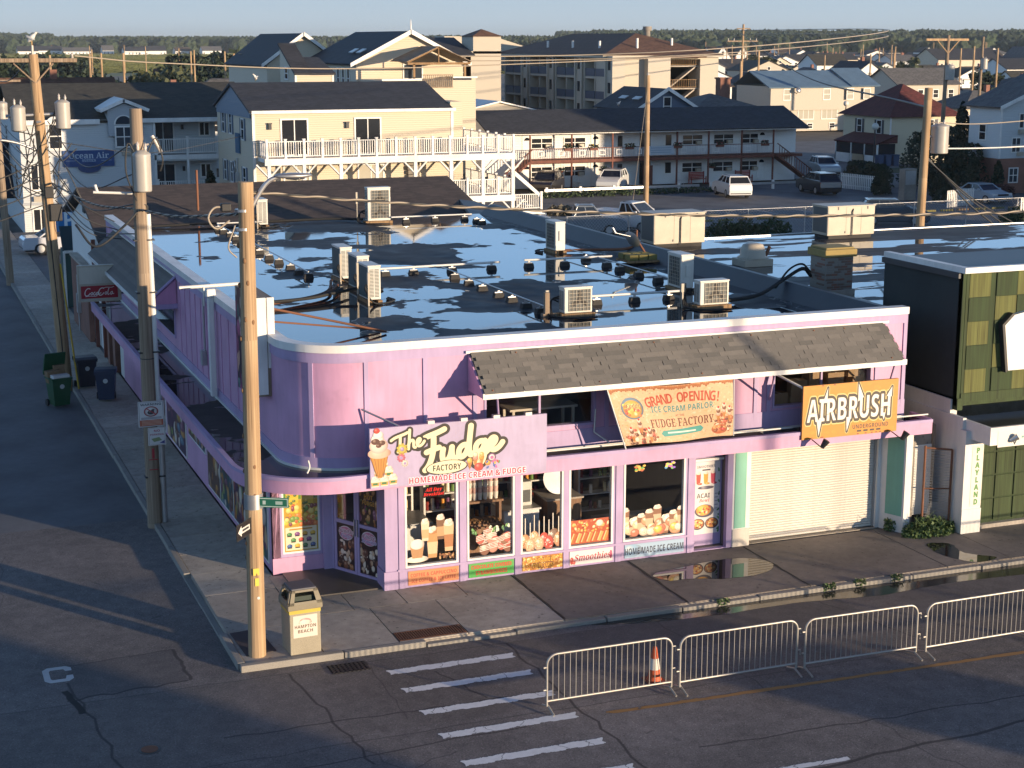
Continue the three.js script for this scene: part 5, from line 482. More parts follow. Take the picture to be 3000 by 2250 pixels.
{ const L = 2.56, t = thing('crowd_barrier', 'first steel crowd barrier of the row, its end beside the crosswalk', 'crowd barrier', [0.6, RY, 7.2], 0, 'crowd barriers across the street');
  const c = 0.2, pts = []; const corner = (cx, cy, a0) => { for (let i = 0; i <= 6; i++) { const a = a0 + i * Math.PI / 12; pts.push([cx + c * Math.cos(a), cy + c * Math.sin(a), 0]); } }; const fr = [rod([0, 0.1, 0], [0, 1.1 - c, 0], 0.024, 8), rod([L, 0.1, 0], [L, 1.1 - c, 0], 0.024, 8), rod([c, 1.1, 0], [L - c, 1.1, 0], 0.024, 8), rod([0, 0.2, 0], [L, 0.2, 0], 0.024, 8)]; corner(L - c, 1.1 - c, 0); fr.push(tube(pts.splice(0), 0.024, 12, 8)); corner(c, 1.1 - c, Math.PI / 2); fr.push(tube(pts.splice(0), 0.024, 12, 8)); mk('frame', fr, mat.barrier, t);
  for (let i = 1; i <= 21; i++) { const X = L * i / 22, yt = X < c ? 1.1 - c + Math.sqrt(c * c - (c - X) ** 2) : X > L - c ? 1.1 - c + Math.sqrt(c * c - (X - L + c) ** 2) : 1.1; mk('bar', rod([X, 0.2, 0], [X, yt, 0], 0.0085, 5), mat.barrier, t); }
  for (const X of [0.03, L - 0.03]) mk('foot', [rod([X, 0.1, 0], [X, 0.02, -0.28], 0.02), rod([X, 0.1, 0], [X, 0.02, 0.28], 0.02)], mat.barrier, t); for (const y of [0.42, 0.86]) { mk('hook', [rod([L, y + 0.05, 0], [L + 0.08, y + 0.05, 0], 0.014), rod([L + 0.08, y + 0.05, 0], [L + 0.08, y - 0.06, 0], 0.014)], mat.barrier, t); mk('eye', rod([0, y, 0], [-0.07, y, 0], 0.02), mat.barrier, t); }
  [[3.3, 7.27, .006, 'second steel crowd barrier of the row, orange cone close to its end'], [6.0, 7.33, -.014, 'third steel crowd barrier of the row, before the roller shutter'], [8.74, 7.44, .01, 'fourth steel crowd barrier of the row']].forEach(([x, z, r, l]) => copy(t, [x, RY, z], r, l)); for (let k = 0; k < 5; k++) copy(t, [11.43 + k * 2.7, RY, 7.5], rr(-.01, .01), 'steel crowd barrier continuing the row past the green arcade'); }
// ---------- building helpers ----------
const winZ = (p, x0, x1, y0, y1, z, o = {}) => { const f = mk(o.name || 'window', [...ring(x0 - 0.07, x1 + 0.07, y0 - 0.07, y1 + 0.07, z, z + 0.05, 0.09), ...(o.bars || []).map(k => bx(x0 + (x1 - x0) * k - 0.03, x0 + (x1 - x0) * k + 0.03, y0, y1, z + 0.005, z + 0.04)), ...(o.mid ? [bx(x0, x1, (y0 + y1) / 2 - 0.03, (y0 + y1) / 2 + 0.03, z + 0.005, z + 0.042)] : [])], o.frame || mat.trimWhite, p); mk('pane', bx(x0, x1, y0, y1, z + 0.002, z + 0.018), o.glass || mat.pane, f); return f; };
const winX = (p, z0, z1, y0, y1, x, o = {}) => { const f = mk(o.name || 'window', [bx(x - 0.05, x, y0 - 0.07, y1 + 0.07, z0 - 0.07, z0 + 0.02), bx(x - 0.05, x, y0 - 0.07, y1 + 0.07, z1 - 0.02, z1 + 0.07), bx(x - 0.045, x, y0 - 0.07, y0 + 0.02, z0, z1), bx(x - 0.045, x, y1 - 0.02, y1 + 0.07, z0, z1), bx(x - 0.04, x, (y0 + y1) / 2 - 0.03, (y0 + y1) / 2 + 0.03, z0, z1)], o.frame || mat.trimWhite, p); mk('pane', bx(x - 0.02, x - 0.002, y0, y1, z0, z1), o.glass || mat.pane, f); if (o.shutters) for (const z of [z0 - 0.42, z1 + 0.08]) mk('window_shutter', bx(x - 0.03, x, y0 - 0.05, y1 + 0.05, z, z + 0.34), o.shutters, f); return f; };
const roofX = (p, x0, x1, z0, z1, ye, yr, m, ov = 0.3) => { const zm = (z0 + z1) / 2, k = (yr - ye) / ((z1 - z0) / 2), e = ye - k * ov; const r = mk('roof', [...slab([x0 - ov, yr, zm], [x0 - ov, e, z1 + ov], [x1 + ov, e, z1 + ov], [x1 + ov, yr, zm], 0.12).flat(), ...slab([x1 + ov, yr, zm], [x1 + ov, e, z0 - ov], [x0 - ov, e, z0 - ov], [x0 - ov, yr, zm], 0.12).flat()], m, p); return r; };
const roofZ = (p, x0, x1, z0, z1, ye, yr, m, ov = 0.3) => { const xm = (x0 + x1) / 2, k = (yr - ye) / ((x1 - x0) / 2), e = ye - k * ov; return mk('roof', [...slab([xm, yr, z0 - ov], [x0 - ov, e, z0 - ov], [x0 - ov, e, z1 + ov], [xm, yr, z1 + ov], 0.12).flat(), ...slab([xm, yr, z1 + ov], [x1 + ov, e, z1 + ov], [x1 + ov, e, z0 - ov], [xm, yr, z0 - ov], 0.12).flat()], m, p); };
const hip = (p, x0, x1, z0, z1, ye, yr, m, ov = 0.3) => { const a = [x0 - ov, ye, z0 - ov], b = [x1 + ov, ye, z0 - ov], c = [x1 + ov, ye, z1 + ov], d = [x0 - ov, ye, z1 + ov], w = x1 - x0, l = z1 - z0, s = Math.min(w, l) / 2; const e = w > l ? [x0 + s, yr, (z0 + z1) / 2] : [(x0 + x1) / 2, yr, z1 - s], f = w > l ? [x1 - s, yr, (z0 + z1) / 2] : [(x0 + x1) / 2, yr, z0 + s]; const gs = w > l ? [quad(d, c, f, e), tri(c, b, f), quad(b, a, e, f), tri(a, d, e)] : [tri(d, c, e), quad(c, b, f, e), tri(b, a, f), quad(a, d, e, f)]; return mk('roof', [...gs, quad(a, b, c, d)], m, p); };
const gableX = (x0, x1, z0, z1, y0, ye, yr) => profX([[z0, y0], [z1, y0], [z1, ye], [(z0 + z1) / 2, yr], [z0, ye]], x0, x1); // ridge along x
const gableZ = (x0, x1, z0, z1, y0, ye, yr) => profZ([[x0, y0], [x1, y0], [x1, ye], [(x0 + x1) / 2, yr], [x0, ye]], z0, z1);
const railX = (p, x0, x1, y, z, m, o = {}) => { const h = o.h || 1.0, st = o.step || 0.14; const r = mk('railing', [bx(x0, x1, y + h - 0.05, y + h, z - 0.04, z + 0.04), bx(x0, x1, y + 0.1, y + 0.15, z - 0.025, z + 0.025)], m, p); const b = []; for (let x = x0 + st; x < x1; x += st) b.push(bx(x - 0.022, x + 0.022, y + 0.15, y + h - 0.05, z - 0.02, z + 0.02)); mk('balusters', b, o.bm || m, r); if (o.posts) for (const x of o.posts) mk('post', [bx(x - 0.07, x + 0.07, y, y + h + 0.08, z - 0.07, z + 0.07), bx(x - 0.09, x + 0.09, y + h + 0.08, y + h + 0.13, z - 0.09, z + 0.09)], m, r); return r; };
const railZ = (p, z0, z1, y, x, m, o = {}) => { const h = o.h || 1.0, st = o.step || 0.14; const r = mk('railing', [bx(x - 0.04, x + 0.04, y + h - 0.05, y + h, z0, z1), bx(x - 0.025, x + 0.025, y + 0.1, y + 0.15, z0, z1)], m, p); const b = []; for (let z = z0 + st; z < z1; z += st) b.push(bx(x - 0.02, x + 0.02, y + 0.15, y + h - 0.05, z - 0.022, z + 0.022)); mk('balusters', b, m, r); if (o.posts) for (const z of o.posts) mk('post', bx(x - 0.07, x + 0.07, y, y + h + 0.1, z - 0.07, z + 0.07), m, r); return r; };
const acBox = (p, x0, x1, y0, y1, z) => mk('window_air_conditioner', [bx(x0, x1, y0, y1, z, z + 0.3)], mat.acBeige, p);
// ---------- the neighbours on the shopping street ----------
{ const t = thing('flat_roof_store', 'low neighbouring store with a wide wet flat roof behind the lilac shop', 'store');
  mk('wall', [bx(13.3, 45, 0, 4.45, -22.4, -22.1), bx(13.3, 45, 0, 4.45, -3.2, -2.9), bx(13.3, 13.5, 0, 4.45, -22.1, -3.2), bx(44.7, 45, 0, 4.45, -22.1, -3.2)], mat.concrete2, t); mk('roof', planUV(plan([[13.26, -22.4], [45, -22.4], [45, -2.9], [13.26, -2.9]], 4.4, 4.52), 13, 45, -22.4, -2.9), wetRoof(0.47, 1024, 1024, 1.3, [0.06, 0.062, 0.068], 2), t); mk('edge_strip', bx(13.3, 45, 4.52, 4.56, -22.42, -22.3), mat.galv, t); }
const rtu = (label, x, z) => { const t = thing('rooftop_unit', label, 'rooftop air unit', [x, 4.52, z]); t.scale.x = 1.2; mk('curb', bx(-0.8, 0.8, 0, 0.16, -0.5, 0.5), mat.block, t); mk('case', rbx(-0.88, 0.88, 0.14, 1.25, -0.55, 0.55, 0.015, 1), mat.acBeige, t); mk('lid', bx(-0.91, 0.91, 1.25, 1.28, -0.58, 0.58), mat.acBeige, t); for (const x0 of [-0.86, -0.2, 0.36]) mk('panel', bx(x0 + 0.01, x0 + [0.64, 0.54, 0.5][[-0.86, -0.2, 0.36].indexOf(x0)], 0.2, 1.22, 0.55, 0.558), mat.acBeige, t); mk('conduit', [rod([0.02, 0.1, 0.6], [0.02, 1.05, 0.6], 0.018), rod([0.02, 1.05, 0.6], [0.06, 1.15, 0.56], 0.02)], mat.darkmetal, t); mk('coil', bx(-0.888, -0.88, 0.25, 1.2, -0.48, 0.48), mat.coil, t); mk('latch', [bx(-0.52, -0.48, 1.12, 1.24, 0.558, 0.57), bx(0.58, 0.62, 1.12, 1.24, 0.558, 0.57), bx(-0.24, -0.22, 0.22, 0.3, 0.558, 0.575)], mat.darkmetal, t); return t; };
rtu('beige box air unit at the far roof edge, next to the lilac shop', 17.3, -20.9); rtu('beige box air unit farther along, behind the brick chimney', 24.7, -20.9);
{ const t = thing('roof_vent', 'round mushroom roof vent on the wet neighbouring roof', 'roof vent', [17.35, 4.52, -15.0]); mk('curb', rbx(-0.55, 0.55, 0, 0.25, -0.45, 0.45, 0.02), mat.acBeige, t); mk('cowl', lathe([[0.5, 0.25], [0.52, 0.3], [0.44, 0.33], [0.42, 0.55], [0.34, 0.72], [0.2, 0.76], [0, 0.76]], 24), mat.acBeige, t); mk('hinge', rod([0.5, 0.3, 0], [0.65, 0.62, 0], 0.06), mat.rust, t); }
{ const t = thing('arcade', 'green checkered arcade with black side wall and white canopy', 'arcade'), GL = [[0.15, 0.175, 0.055], [0.038, 0.072, 0.024], [0.05, 0.085, 0.03]].map(c => M(c, 0.85, { map: T.wood }));
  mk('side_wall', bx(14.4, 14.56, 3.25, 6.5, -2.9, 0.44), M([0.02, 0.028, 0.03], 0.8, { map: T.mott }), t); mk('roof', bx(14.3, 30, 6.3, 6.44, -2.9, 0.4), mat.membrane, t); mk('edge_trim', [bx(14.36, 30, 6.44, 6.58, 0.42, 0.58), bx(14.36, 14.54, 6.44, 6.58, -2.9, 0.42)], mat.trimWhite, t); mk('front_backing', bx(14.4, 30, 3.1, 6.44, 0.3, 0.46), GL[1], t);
  for (let r = 0; r < 5; r++) for (let c = 0; c < 12; c++) { const x0 = 14.58 + (c ? 0.16 : 0) + c * 0.64, y0 = 3.42 + r * 0.6; mk('panel', bx(x0 + 0.008, x0 + 0.632, y0 + 0.008, Math.min(6.42, y0 + 0.592), 0.46, 0.478 + (r + c) % 2 * 0.012), GL[(r + c) % 2 ? 1 : 0], t); }
  mk('lower_board', bx(14.5, 30, 3.12, 3.42, 0.46, 0.49), GL[2], t); mk('corner_board', [bx(14.5, 14.72, 3.42, 6.44, 0.46, 0.47), bx(14.4, 14.56, 3.0, 3.3, -2.9, 0.5)], GL[2], t);
  mk('canopy', [bx(14.45, 30, 2.62, 2.78, 0.3, 1.85)], mat.membrane, t); mk('canopy_fascia', [bx(14.38, 30, 2.42, 2.86, 1.8, 1.88), bx(14.38, 14.46, 2.42, 2.86, -2.5, 1.8)], mat.white, t);
  mk('side_return', [bx(13.9, 14.3, 0, 2.6, -2.9, -2.7), bx(14.3, 14.4, 0, 2.9, -2.9, 0.9), bx(14.35, 14.55, 2.8, 3.25, -2.9, 0.3)], mat.white, t);
  mk('column', [bx(14.25, 14.8, 0, 2.62, 0.85, 1.12), bx(14.24, 14.81, 0, 0.62, 1.12, 1.14)], mat.white, t); mk('letters', quad([14.47, 0.68, 1.126], [14.8, 0.68, 1.126], [14.8, 2.22, 1.126], [14.47, 2.22, 1.126]), print(128, 704, (g, w, h) => { R_(g, 0, 0, w, h, '#e6e0d4'); [...'PLAYLAND'].forEach((c, i) => txt(g, c, w / 2, 52 + i * 86, 'bold 84px sans-serif', '#4f9a3c', '#28401f', 6, .85)); }, 0.5), t);
  mk('door_backing', bx(14.8, 30, 0, 2.62, 0.7, 0.8), GL[1], t); for (let r = 0; r < 4; r++) for (let c = 0; c < 10; c++) mk('door_panel', rbx(14.86 + c * 0.58, 15.4 + c * 0.58, 0.16 + r * 0.6, 0.72 + r * 0.6, 0.8, 0.83, 0.01, 1), GL[2], t); mk('door_sill', bx(14.8, 30, 0, 0.1, 0.8, 0.95), mat.concrete, t);
  mk('fascia_star_panel', quad([14.6, 2.36, 1.885], [16.4, 2.36, 1.885], [16.4, 2.76, 1.885], [14.6, 2.76, 1.885]), print(512, 128, (g, w, h) => { R_(g, 0, 0, w, h, '#e4e0d6'); for (const [x, y] of [[250, 34], [280, 84], [210, 60]]) txt(g, '*', x, y + 14, 'bold 60px serif', '#3a8a84'); R_(g, 320, 20, 190, 90, '#3a8a94'); }, 0.5), t); mk('spotlight', [rod([14.95, 2.5, 1.9], [15.1, 2.62, 2.0], 0.05, 10, 0.08), rod([15.1, 2.4, 1.88], [15.1, 2.58, 1.98], 0.014)], mat.galv, t);
  const sg = mk('wall_sign', profZ([[15.75, 3.95], [18.5, 3.95], [18.5, 5.8], [15.85, 5.35], [15.58, 5.1]], 0.5, 0.66), mat.trimWhite, t); mk('sign_edge', profZ([[15.68, 3.9], [15.75, 3.95], [15.58, 5.1], [15.85, 5.35], [15.8, 5.4], [15.5, 5.12]], 0.49, 0.66), mat.black, sg); }
{ const t = thing('alley_gate', 'rusty chain link gate closing the gap beside the arcade', 'gate', [13.6, 0, 0.4]); mk('frame', [rod([0, 0, 0], [0, 2.15, 0], 0.03), rod([0.62, 0, 0.25], [0.62, 2.05, 0.25], 0.03), rod([0, 2.1, 0], [0.62, 2.05, 0.25], 0.025), rod([0, 0.1, 0], [0.62, 0.1, 0.25], 0.025), rod([0, 1.05, 0], [0.62, 1.05, 0.25], 0.02)], mat.rust, t); const w = []; for (let i = 0; i < 26; i++) { const a = i / 26; w.push(rod([0.62 * a, 0.1, 0.25 * a], [0.62 * Math.min(1, a + .3), 0.1 + Math.min(1, (1 - a) / .3) * 0.6, 0.25 * Math.min(1, a + .3)], 0.005, 3)); } for (let j = 0; j < 28; j++) { w.push(rod([0, 0.12 + j * 0.07, 0], [0.62, 0.3 + j * 0.065, 0.25], 0.005, 3), rod([0, 0.3 + j * 0.065, 0], [0.62, 0.12 + j * 0.07, 0.25], 0.005, 3)); } mk('mesh', w, mat.galv, t); }
{ const t = thing('alley_hoarding', 'white plywood board and grey block pier between shop and gate', 'hoarding', [13.3, 0, 0.1]); mk('pier', [0, 1, 2, 3, 4, 5, 6, 7, 8].map(i => rbx(-0.13, 0.13, i * 0.26, i * 0.26 + 0.252, -0.1, 0.12, 0.012)), mat.brickGrey, t); mk('board', [bx(0.15, 0.68, 0.3, 1.2, 0.0, 0.03), bx(0.15, 0.68, 1.2, 2.1, 0, 0.028)], mat.white, t); mk('upper_infill', bx(0.15, 0.7, 2.1, 2.6, -0.1, 0), mat.concrete2, t); mk('post', bx(0.68, 0.76, 0, 2.6, -0.05, 0.05), mat.poleGrey, t); }
// foliage made of small leaf faces
function leaves(n, pos, s0, s1) { const P = new Float32Array(n * 18), N = new Float32Array(n * 18), U = new Float32Array(n * 12); const a = V(), b = V(), c = V(); for (let i = 0; i < n; i++) { const p = pos(i); const s = rr(s0, s1); a.set(rr(-1, 1), rr(-1, 1), rr(-1, 1)).normalize(); b.set(rr(-1, 1), rr(-1, 1), rr(-1, 1)).cross(a).normalize(); c.copy(a).cross(b); const q = [[-1, -.5], [1, -.5], [1, .5], [-1, -.5], [1, .5], [-1, .5]]; for (let k = 0; k < 6; k++) { const o = i * 18 + k * 3; P[o] = p[0] + (b.x * q[k][0] + c.x * q[k][1]) * s; P[o + 1] = p[1] + (b.y * q[k][0] + c.y * q[k][1]) * s; P[o + 2] = p[2] + (b.z * q[k][0] + c.z * q[k][1]) * s; N[o] = a.x; N[o + 1] = a.y; N[o + 2] = a.z; U[i * 12 + k * 2] = rnd(); U[i * 12 + k * 2 + 1] = rnd(); } } const g = new THREE.BufferGeometry(); g.setAttribute('position', new THREE.BufferAttribute(P, 3)); g.setAttribute('normal', new THREE.BufferAttribute(N, 3)); g.setAttribute('uv', new THREE.BufferAttribute(U, 2)); return g; }
{ const t = thing('weed_clump', 'leafy green weeds growing at the foot of the alley gate', 'weeds', [13.5, 0, 0.85]); mk('foliage', leaves(1500, () => { const a = rr(0, 6.28), r = Math.sqrt(rnd()); return [Math.cos(a) * r * 0.75, Math.pow(rnd(), 1.5) * 0.5 * (1 - r * .6) + 0.02, Math.sin(a) * r * 0.32]; }, 0.02, 0.06), mat.weed, t); mk('stem', Array.from({ length: 30 }, () => rod([rr(-.6, .6), 0, rr(-.2, .2)], [rr(-.6, .6), rr(.2, .55), rr(-.2, .2)], 0.006, 4)), mat.weed, t); const u = thing('weed_clump', 'small weed tuft below the teal panel', 'weeds', [12.9, 0, 0.25]); mk('foliage', leaves(400, () => { const a = rr(0, 6.28), r = Math.sqrt(rnd()) * 0.3; return [Math.cos(a) * r, rnd() * 0.3, Math.sin(a) * r * .5]; }, 0.02, 0.05), mat.weed, u); }
{ const t = thing('weed_strip', 'weeds in the kerb joints by the gutter', 'weeds', [9, 0, 3.3]); mk('foliage', leaves(500, i => { const k = [0.1, 0.9, 1.9, -2.6][i % 4]; return [k + rr(-.15, .15), rr(-.1, .05), rr(-.05, .06)]; }, 0.015, 0.035), mat.weed, t); }
// ---------- behind the shop ----------
{ const t = thing('brown_shingle_house', 'low house with a broad brown shingle roof adjoining the back of the lilac shop', 'house'); mk('wall', gableX(-2.3, 13.2, -41, -29.2, 0, 4.4, 5.9), mat.sidWhite, t); roofX(t, -2.3, 13.0, -41, -29.3, 4.75, 6.15, mat.roofBrown, 0.35); mk('vent_pipe', [rod([1.6, 5.4, -31.5], [1.6, 7.0, -31.5], 0.05), rod([8.9, 5.0, -29.8], [8.9, 5.85, -29.8], 0.06)], mat.rust, t); mk('valley_saddle', [slab([13, 5.5, -33], [12.2, 5.1, -29], [14.2, 5.0, -29.2], [15.6, 4.6, -33.5], 0.1).flat()], mat.membrane, t); mk('gable_vent', bx(-2.42, -2.34, 5.1, 5.5, -35.6, -34.9), mat.darkmetal, t); winX(t, -33, -31.6, 1.2, 2.6, -2.32); mk('side_post', [bx(-2.5, -2.35, 0, 4.3, -32.6, -32.4), bx(-2.5, -2.35, 0, 4.3, -30.2, -30)], mat.redwood, t); }
{ const t = thing('lottery_kiosk', 'small dark green kiosk with white trim and hanging sign', 'kiosk', [-2.0, 0, -43]); mk('wall', bx(-0.5, 1.5, 0, 2.6, -1.5, 0), M([0.02, 0.06, 0.055], 0.6), t); mk('awning', slab([-0.6, 3.7, -0.4], [-0.6, 2.7, 0.5], [1.6, 2.7, 0.5], [1.6, 3.7, -0.4], 0.08).flat(), M([0.02, 0.045, 0.05], 0.8), t); mk('trim', [bx(-0.55, -0.45, 0, 2.6, 0, 0.05), bx(0.2, 0.28, 0, 2.6, 0, 0.05), bx(-0.55, 1.5, 2.55, 2.68, 0.0, 0.52)], mat.trimWhite, t); mk('hanging_sign', bx(0.75, 1.2, 1.3, 2.3, 0.3, 0.36), mat.white, t); mk('sign_face', quad([0.77, 1.32, 0.366], [1.18, 1.32, 0.366], [1.18, 2.28, 0.366], [0.77, 2.28, 0.366]), print(64, 128, (g, w, h) => { R_(g, 0, 0, w, h, '#d6d2c8'); R_(g, 6, 6, 52, 20, '#b89a3a'); for (let i = 0; i < 4; i++) R_(g, 10, 40 + i * 18, 44, 8, '#5a5a5a'); }), t); }
{ const t = thing('parking_sign', 'square blue parking sign box with a white letter on a post', 'sign', [-1.75, 0, -47]); mk('post', rod([0, 0, -0.1], [0, 3.3, -0.1], 0.07), mat.darkmetal, t); mk('box', bx(-0.62, 0.5, 3.05, 4.2, -0.2, 0), M([0.01, 0.14, 0.38], 0.4), t); mk('face', quad([-0.62, 3.05, 0.004], [0.5, 3.05, 0.004], [0.5, 4.2, 0.004], [-0.62, 4.2, 0.004]), print(128, 128, (g, w, h) => { R_(g, 0, 0, w, h, '#1f78b8'); g.strokeStyle = '#9cc6e0'; g.lineWidth = 4; g.strokeRect(8, 8, 112, 112); txt(g, 'P', 66, 66, 'bold 110px sans-serif', '#e6eef2'); }, 0.4), t); }
{ const t = thing('brick_planter_wall', 'low dark brick wall and utility meters beside the pavement', 'wall', [-2.4, 0, -37]); mk('wall', bx(-0.2, 0, 0, 2.9, -2.2, 3.4), mat.brick, t); mk('coping', bx(-0.26, 0.06, 2.9, 3.0, -2.2, 3.4), mat.concrete, t); mk('meter', [bx(-0.35, -0.2, 0.8, 1.6, 0.4, 0.8), rod([-0.28, 0, 0.6], [-0.28, 2.4, 0.6], 0.04)], mat.galv, t); }
{ // suites building on the left
  const t = thing('suites_building', 'long pale suites building with balconies and a blue name sign', 'building'), Z = -71;
  mk('wall', [...wallXY(-1.9, 10.4, 0, 7.2, Z - 0.3, Z, [[6.25, 10.3, 2.3, 4.55], [6.25, 10.3, 4.95, 7.1]]), bx(-1.9, -1.6, 0, 7.2, -120, Z - 0.3), bx(6.2, 10.4, 2.3, 7.2, Z - 1.9, Z - 1.6)], mat.sidPale, t); roofX(t, -2.0, 12.5, -85, -71.2, 7.25, 9.3, mat.roofOlive, 0.35); t.position.set(0.39, -0.46, -4); t.scale.set(1.038, 1.038, 1); mk('rear_wing_roof', slab([-2.3, 9.7, -120], [-2.3, 7.2, -120], [-2.3, 7.2, -86], [-2.3, 9.7, -86], 0.2).flat(), mat.roofDark, t);
  mk('eave_board', [bx(-2.2, 2.9, 6.95, 7.25, Z, Z + 0.35), bx(5.5, 10.4, 7.0, 7.25, Z, Z + 0.35)], mat.trimWhite, t);
  { const d = mk('dormer', profZ([[3.4, 6.2], [3.4, 7.8], [4.4, 8.2], [5.5, 7.8], [5.5, 6.2]], Z - 2, Z + 0.3), mat.sidGrey, t); mk('dormer_roof', [slab([4.4, 8.5, Z - 4], [2.9, 7.85, Z - 4], [2.9, 7.85, Z + 0.6], [4.4, 8.5, Z + 0.6], 0.2).flat(), slab([4.4, 8.5, Z + 0.6], [5.95, 7.85, Z + 0.6], [5.95, 7.85, Z - 4], [4.4, 8.5, Z - 4], 0.2).flat()], mat.trimWhite, d); mk('arched_window', ext(new THREE.Shape().absarc(4.35, 6.9, 0.6, 0, Math.PI), 0.05).translate(0, 0, Z + 0.3), mat.trimWhite, d); mk('arched_pane', ext(new THREE.Shape().absarc(4.35, 6.93, 0.5, 0, Math.PI), 0.05).translate(0, 0, Z + 0.31), mat.paneBlue, d); }
  winZ(t, 3.85, 4.85, 5.55, 6.75, Z + 0.3, { bars: [0.5], mid: 1, glass: mat.paneBlue }); winZ(t, -0.15, 0.6, 5.5, 7.0, Z, { mid: 1 }); mk('arched_head', ext(new THREE.Shape().absarc(0.2, 6.95, 0.5, 0, Math.PI), 0.05).translate(0, 0, Z), mat.trimWhite, t); winZ(t, -1.35, -0.5, 3.0, 4.5, Z, { bars: [0.5] }); acBox(t, -1.3, -0.7, 2.3, 2.6, Z); winZ(t, -1.35, -0.5, 0.5, 1.8, Z, { bars: [0.5] }); mk('belt_course', bx(-1.95, 6.2, 2.05, 2.2, Z, Z + 0.08), mat.sidGrey, t); acBox(t, 4.2, 4.8, 5.0, 5.3, Z);
  for (const y of [4.95, 2.3]) { railX(t, 6.3, 10.25, y, Z + 0.02, mat.trimWhite, { posts: [6.35, 8.3, 10.2] }); mk('balcony_floor', bx(6.2, 10.4, y - 0.3, y, Z - 1.6, Z + 0.1), mat.trimWhite, t); winZ(t, 6.4, 7.7, y + 0.08, y + 1.95, Z - 1.6, { bars: [0.5], name: 'sliding_door', glass: mat.paneBlue }); winZ(t, 9.4, 10.0, y + 1.1, y + 1.9, Z - 1.6, { bars: [0.5] }); mk('wall_lamp', bx(8.2, 8.35, y + 1.5, y + 1.8, Z - 1.6, Z - 1.45), mat.darkmetal, t); } mk('balcony_post', [bx(6.18, 6.32, 2.3, 7.1, Z, Z + 0.1), bx(8.23, 8.37, 2.3, 4.65, Z, Z + 0.1)], mat.trimWhite, t);
  for (let k = 0; k < 7; k++) winX(t, -76 - k * 6, -74.6 - k * 6, 3 + (k % 2) * 2.2, 4.3 + (k % 2) * 2.2, -1.9); for (let k = 0; k < 4; k++) mk('fire_stair', [slab([-2.9, 5.5 - k * 0.1, -80 - k * 7], [-3.1, 2.2, -76 - k * 7], [-2.0, 2.2, -76 - k * 7], [-2.0, 5.5, -80 - k * 7], 0.15).flat(), bx(-3.1, -1.9, 5.3, 5.5, -84 - k * 7, -80 - k * 7)], mat.darkmetal, t);
  const s = thing('suites_sign', 'blue OCEAN AIR SUITES board on the pale siding', 'sign', [2.15 * 1.038 + 0.39, 4.85 * 1.038 - 0.46, Z - 3.97]); s.scale.setScalar(1.038); mk('board', [bx(-1.55, 1.55, -0.5, 0.5, 0, 0.08)], M([0.012, 0.05, 0.17], 0.5), s); mk('oval', cyl(0, 0, 0, 0.7, 0.7, 0.08, 30).rotateX(Math.PI / 2).scale(1, 0.45, 1).translate(0, -0.56, 0.09), M([0.012, 0.04, 0.13], 0.5), s); mk('face', quad([-1.52, -0.47, 0.084], [1.52, -0.47, 0.084], [1.52, 0.47, 0.084], [-1.52, 0.47, 0.084]), print(512, 160, (g, w, h) => { R_(g, 0, 0, w, h, '#1f4a86'); txt(g, 'Ocean Air', w / 2, 50, 'bold 84px serif', '#c8d2da', 0, 0, 0.98); txt(g, 'SUITES', w / 2, 102, 'bold 36px serif', '#c8d2da', 0, 0, 1.1); R_(g, 20, 100, 110, 4, '#c8d2da'); R_(g, 382, 100, 110, 4, '#c8d2da'); }, 0.5), s); mk('oval_face', quad([-0.5, -0.78, 0.135], [0.5, -0.78, 0.135], [0.5, -0.42, 0.135], [-0.5, -0.42, 0.135]), cutout(128, 48, (g, w, h) => { g.clearRect(0, 0, w, h); for (let i = 0; i < 9; i++) R_(g, 12 + i * 12, 8, 8, 12, '#b8c4d0'); P_(g, '#b8c4d0', [40, 36], [64, 28], [88, 34], [64, 40]); }), s); }
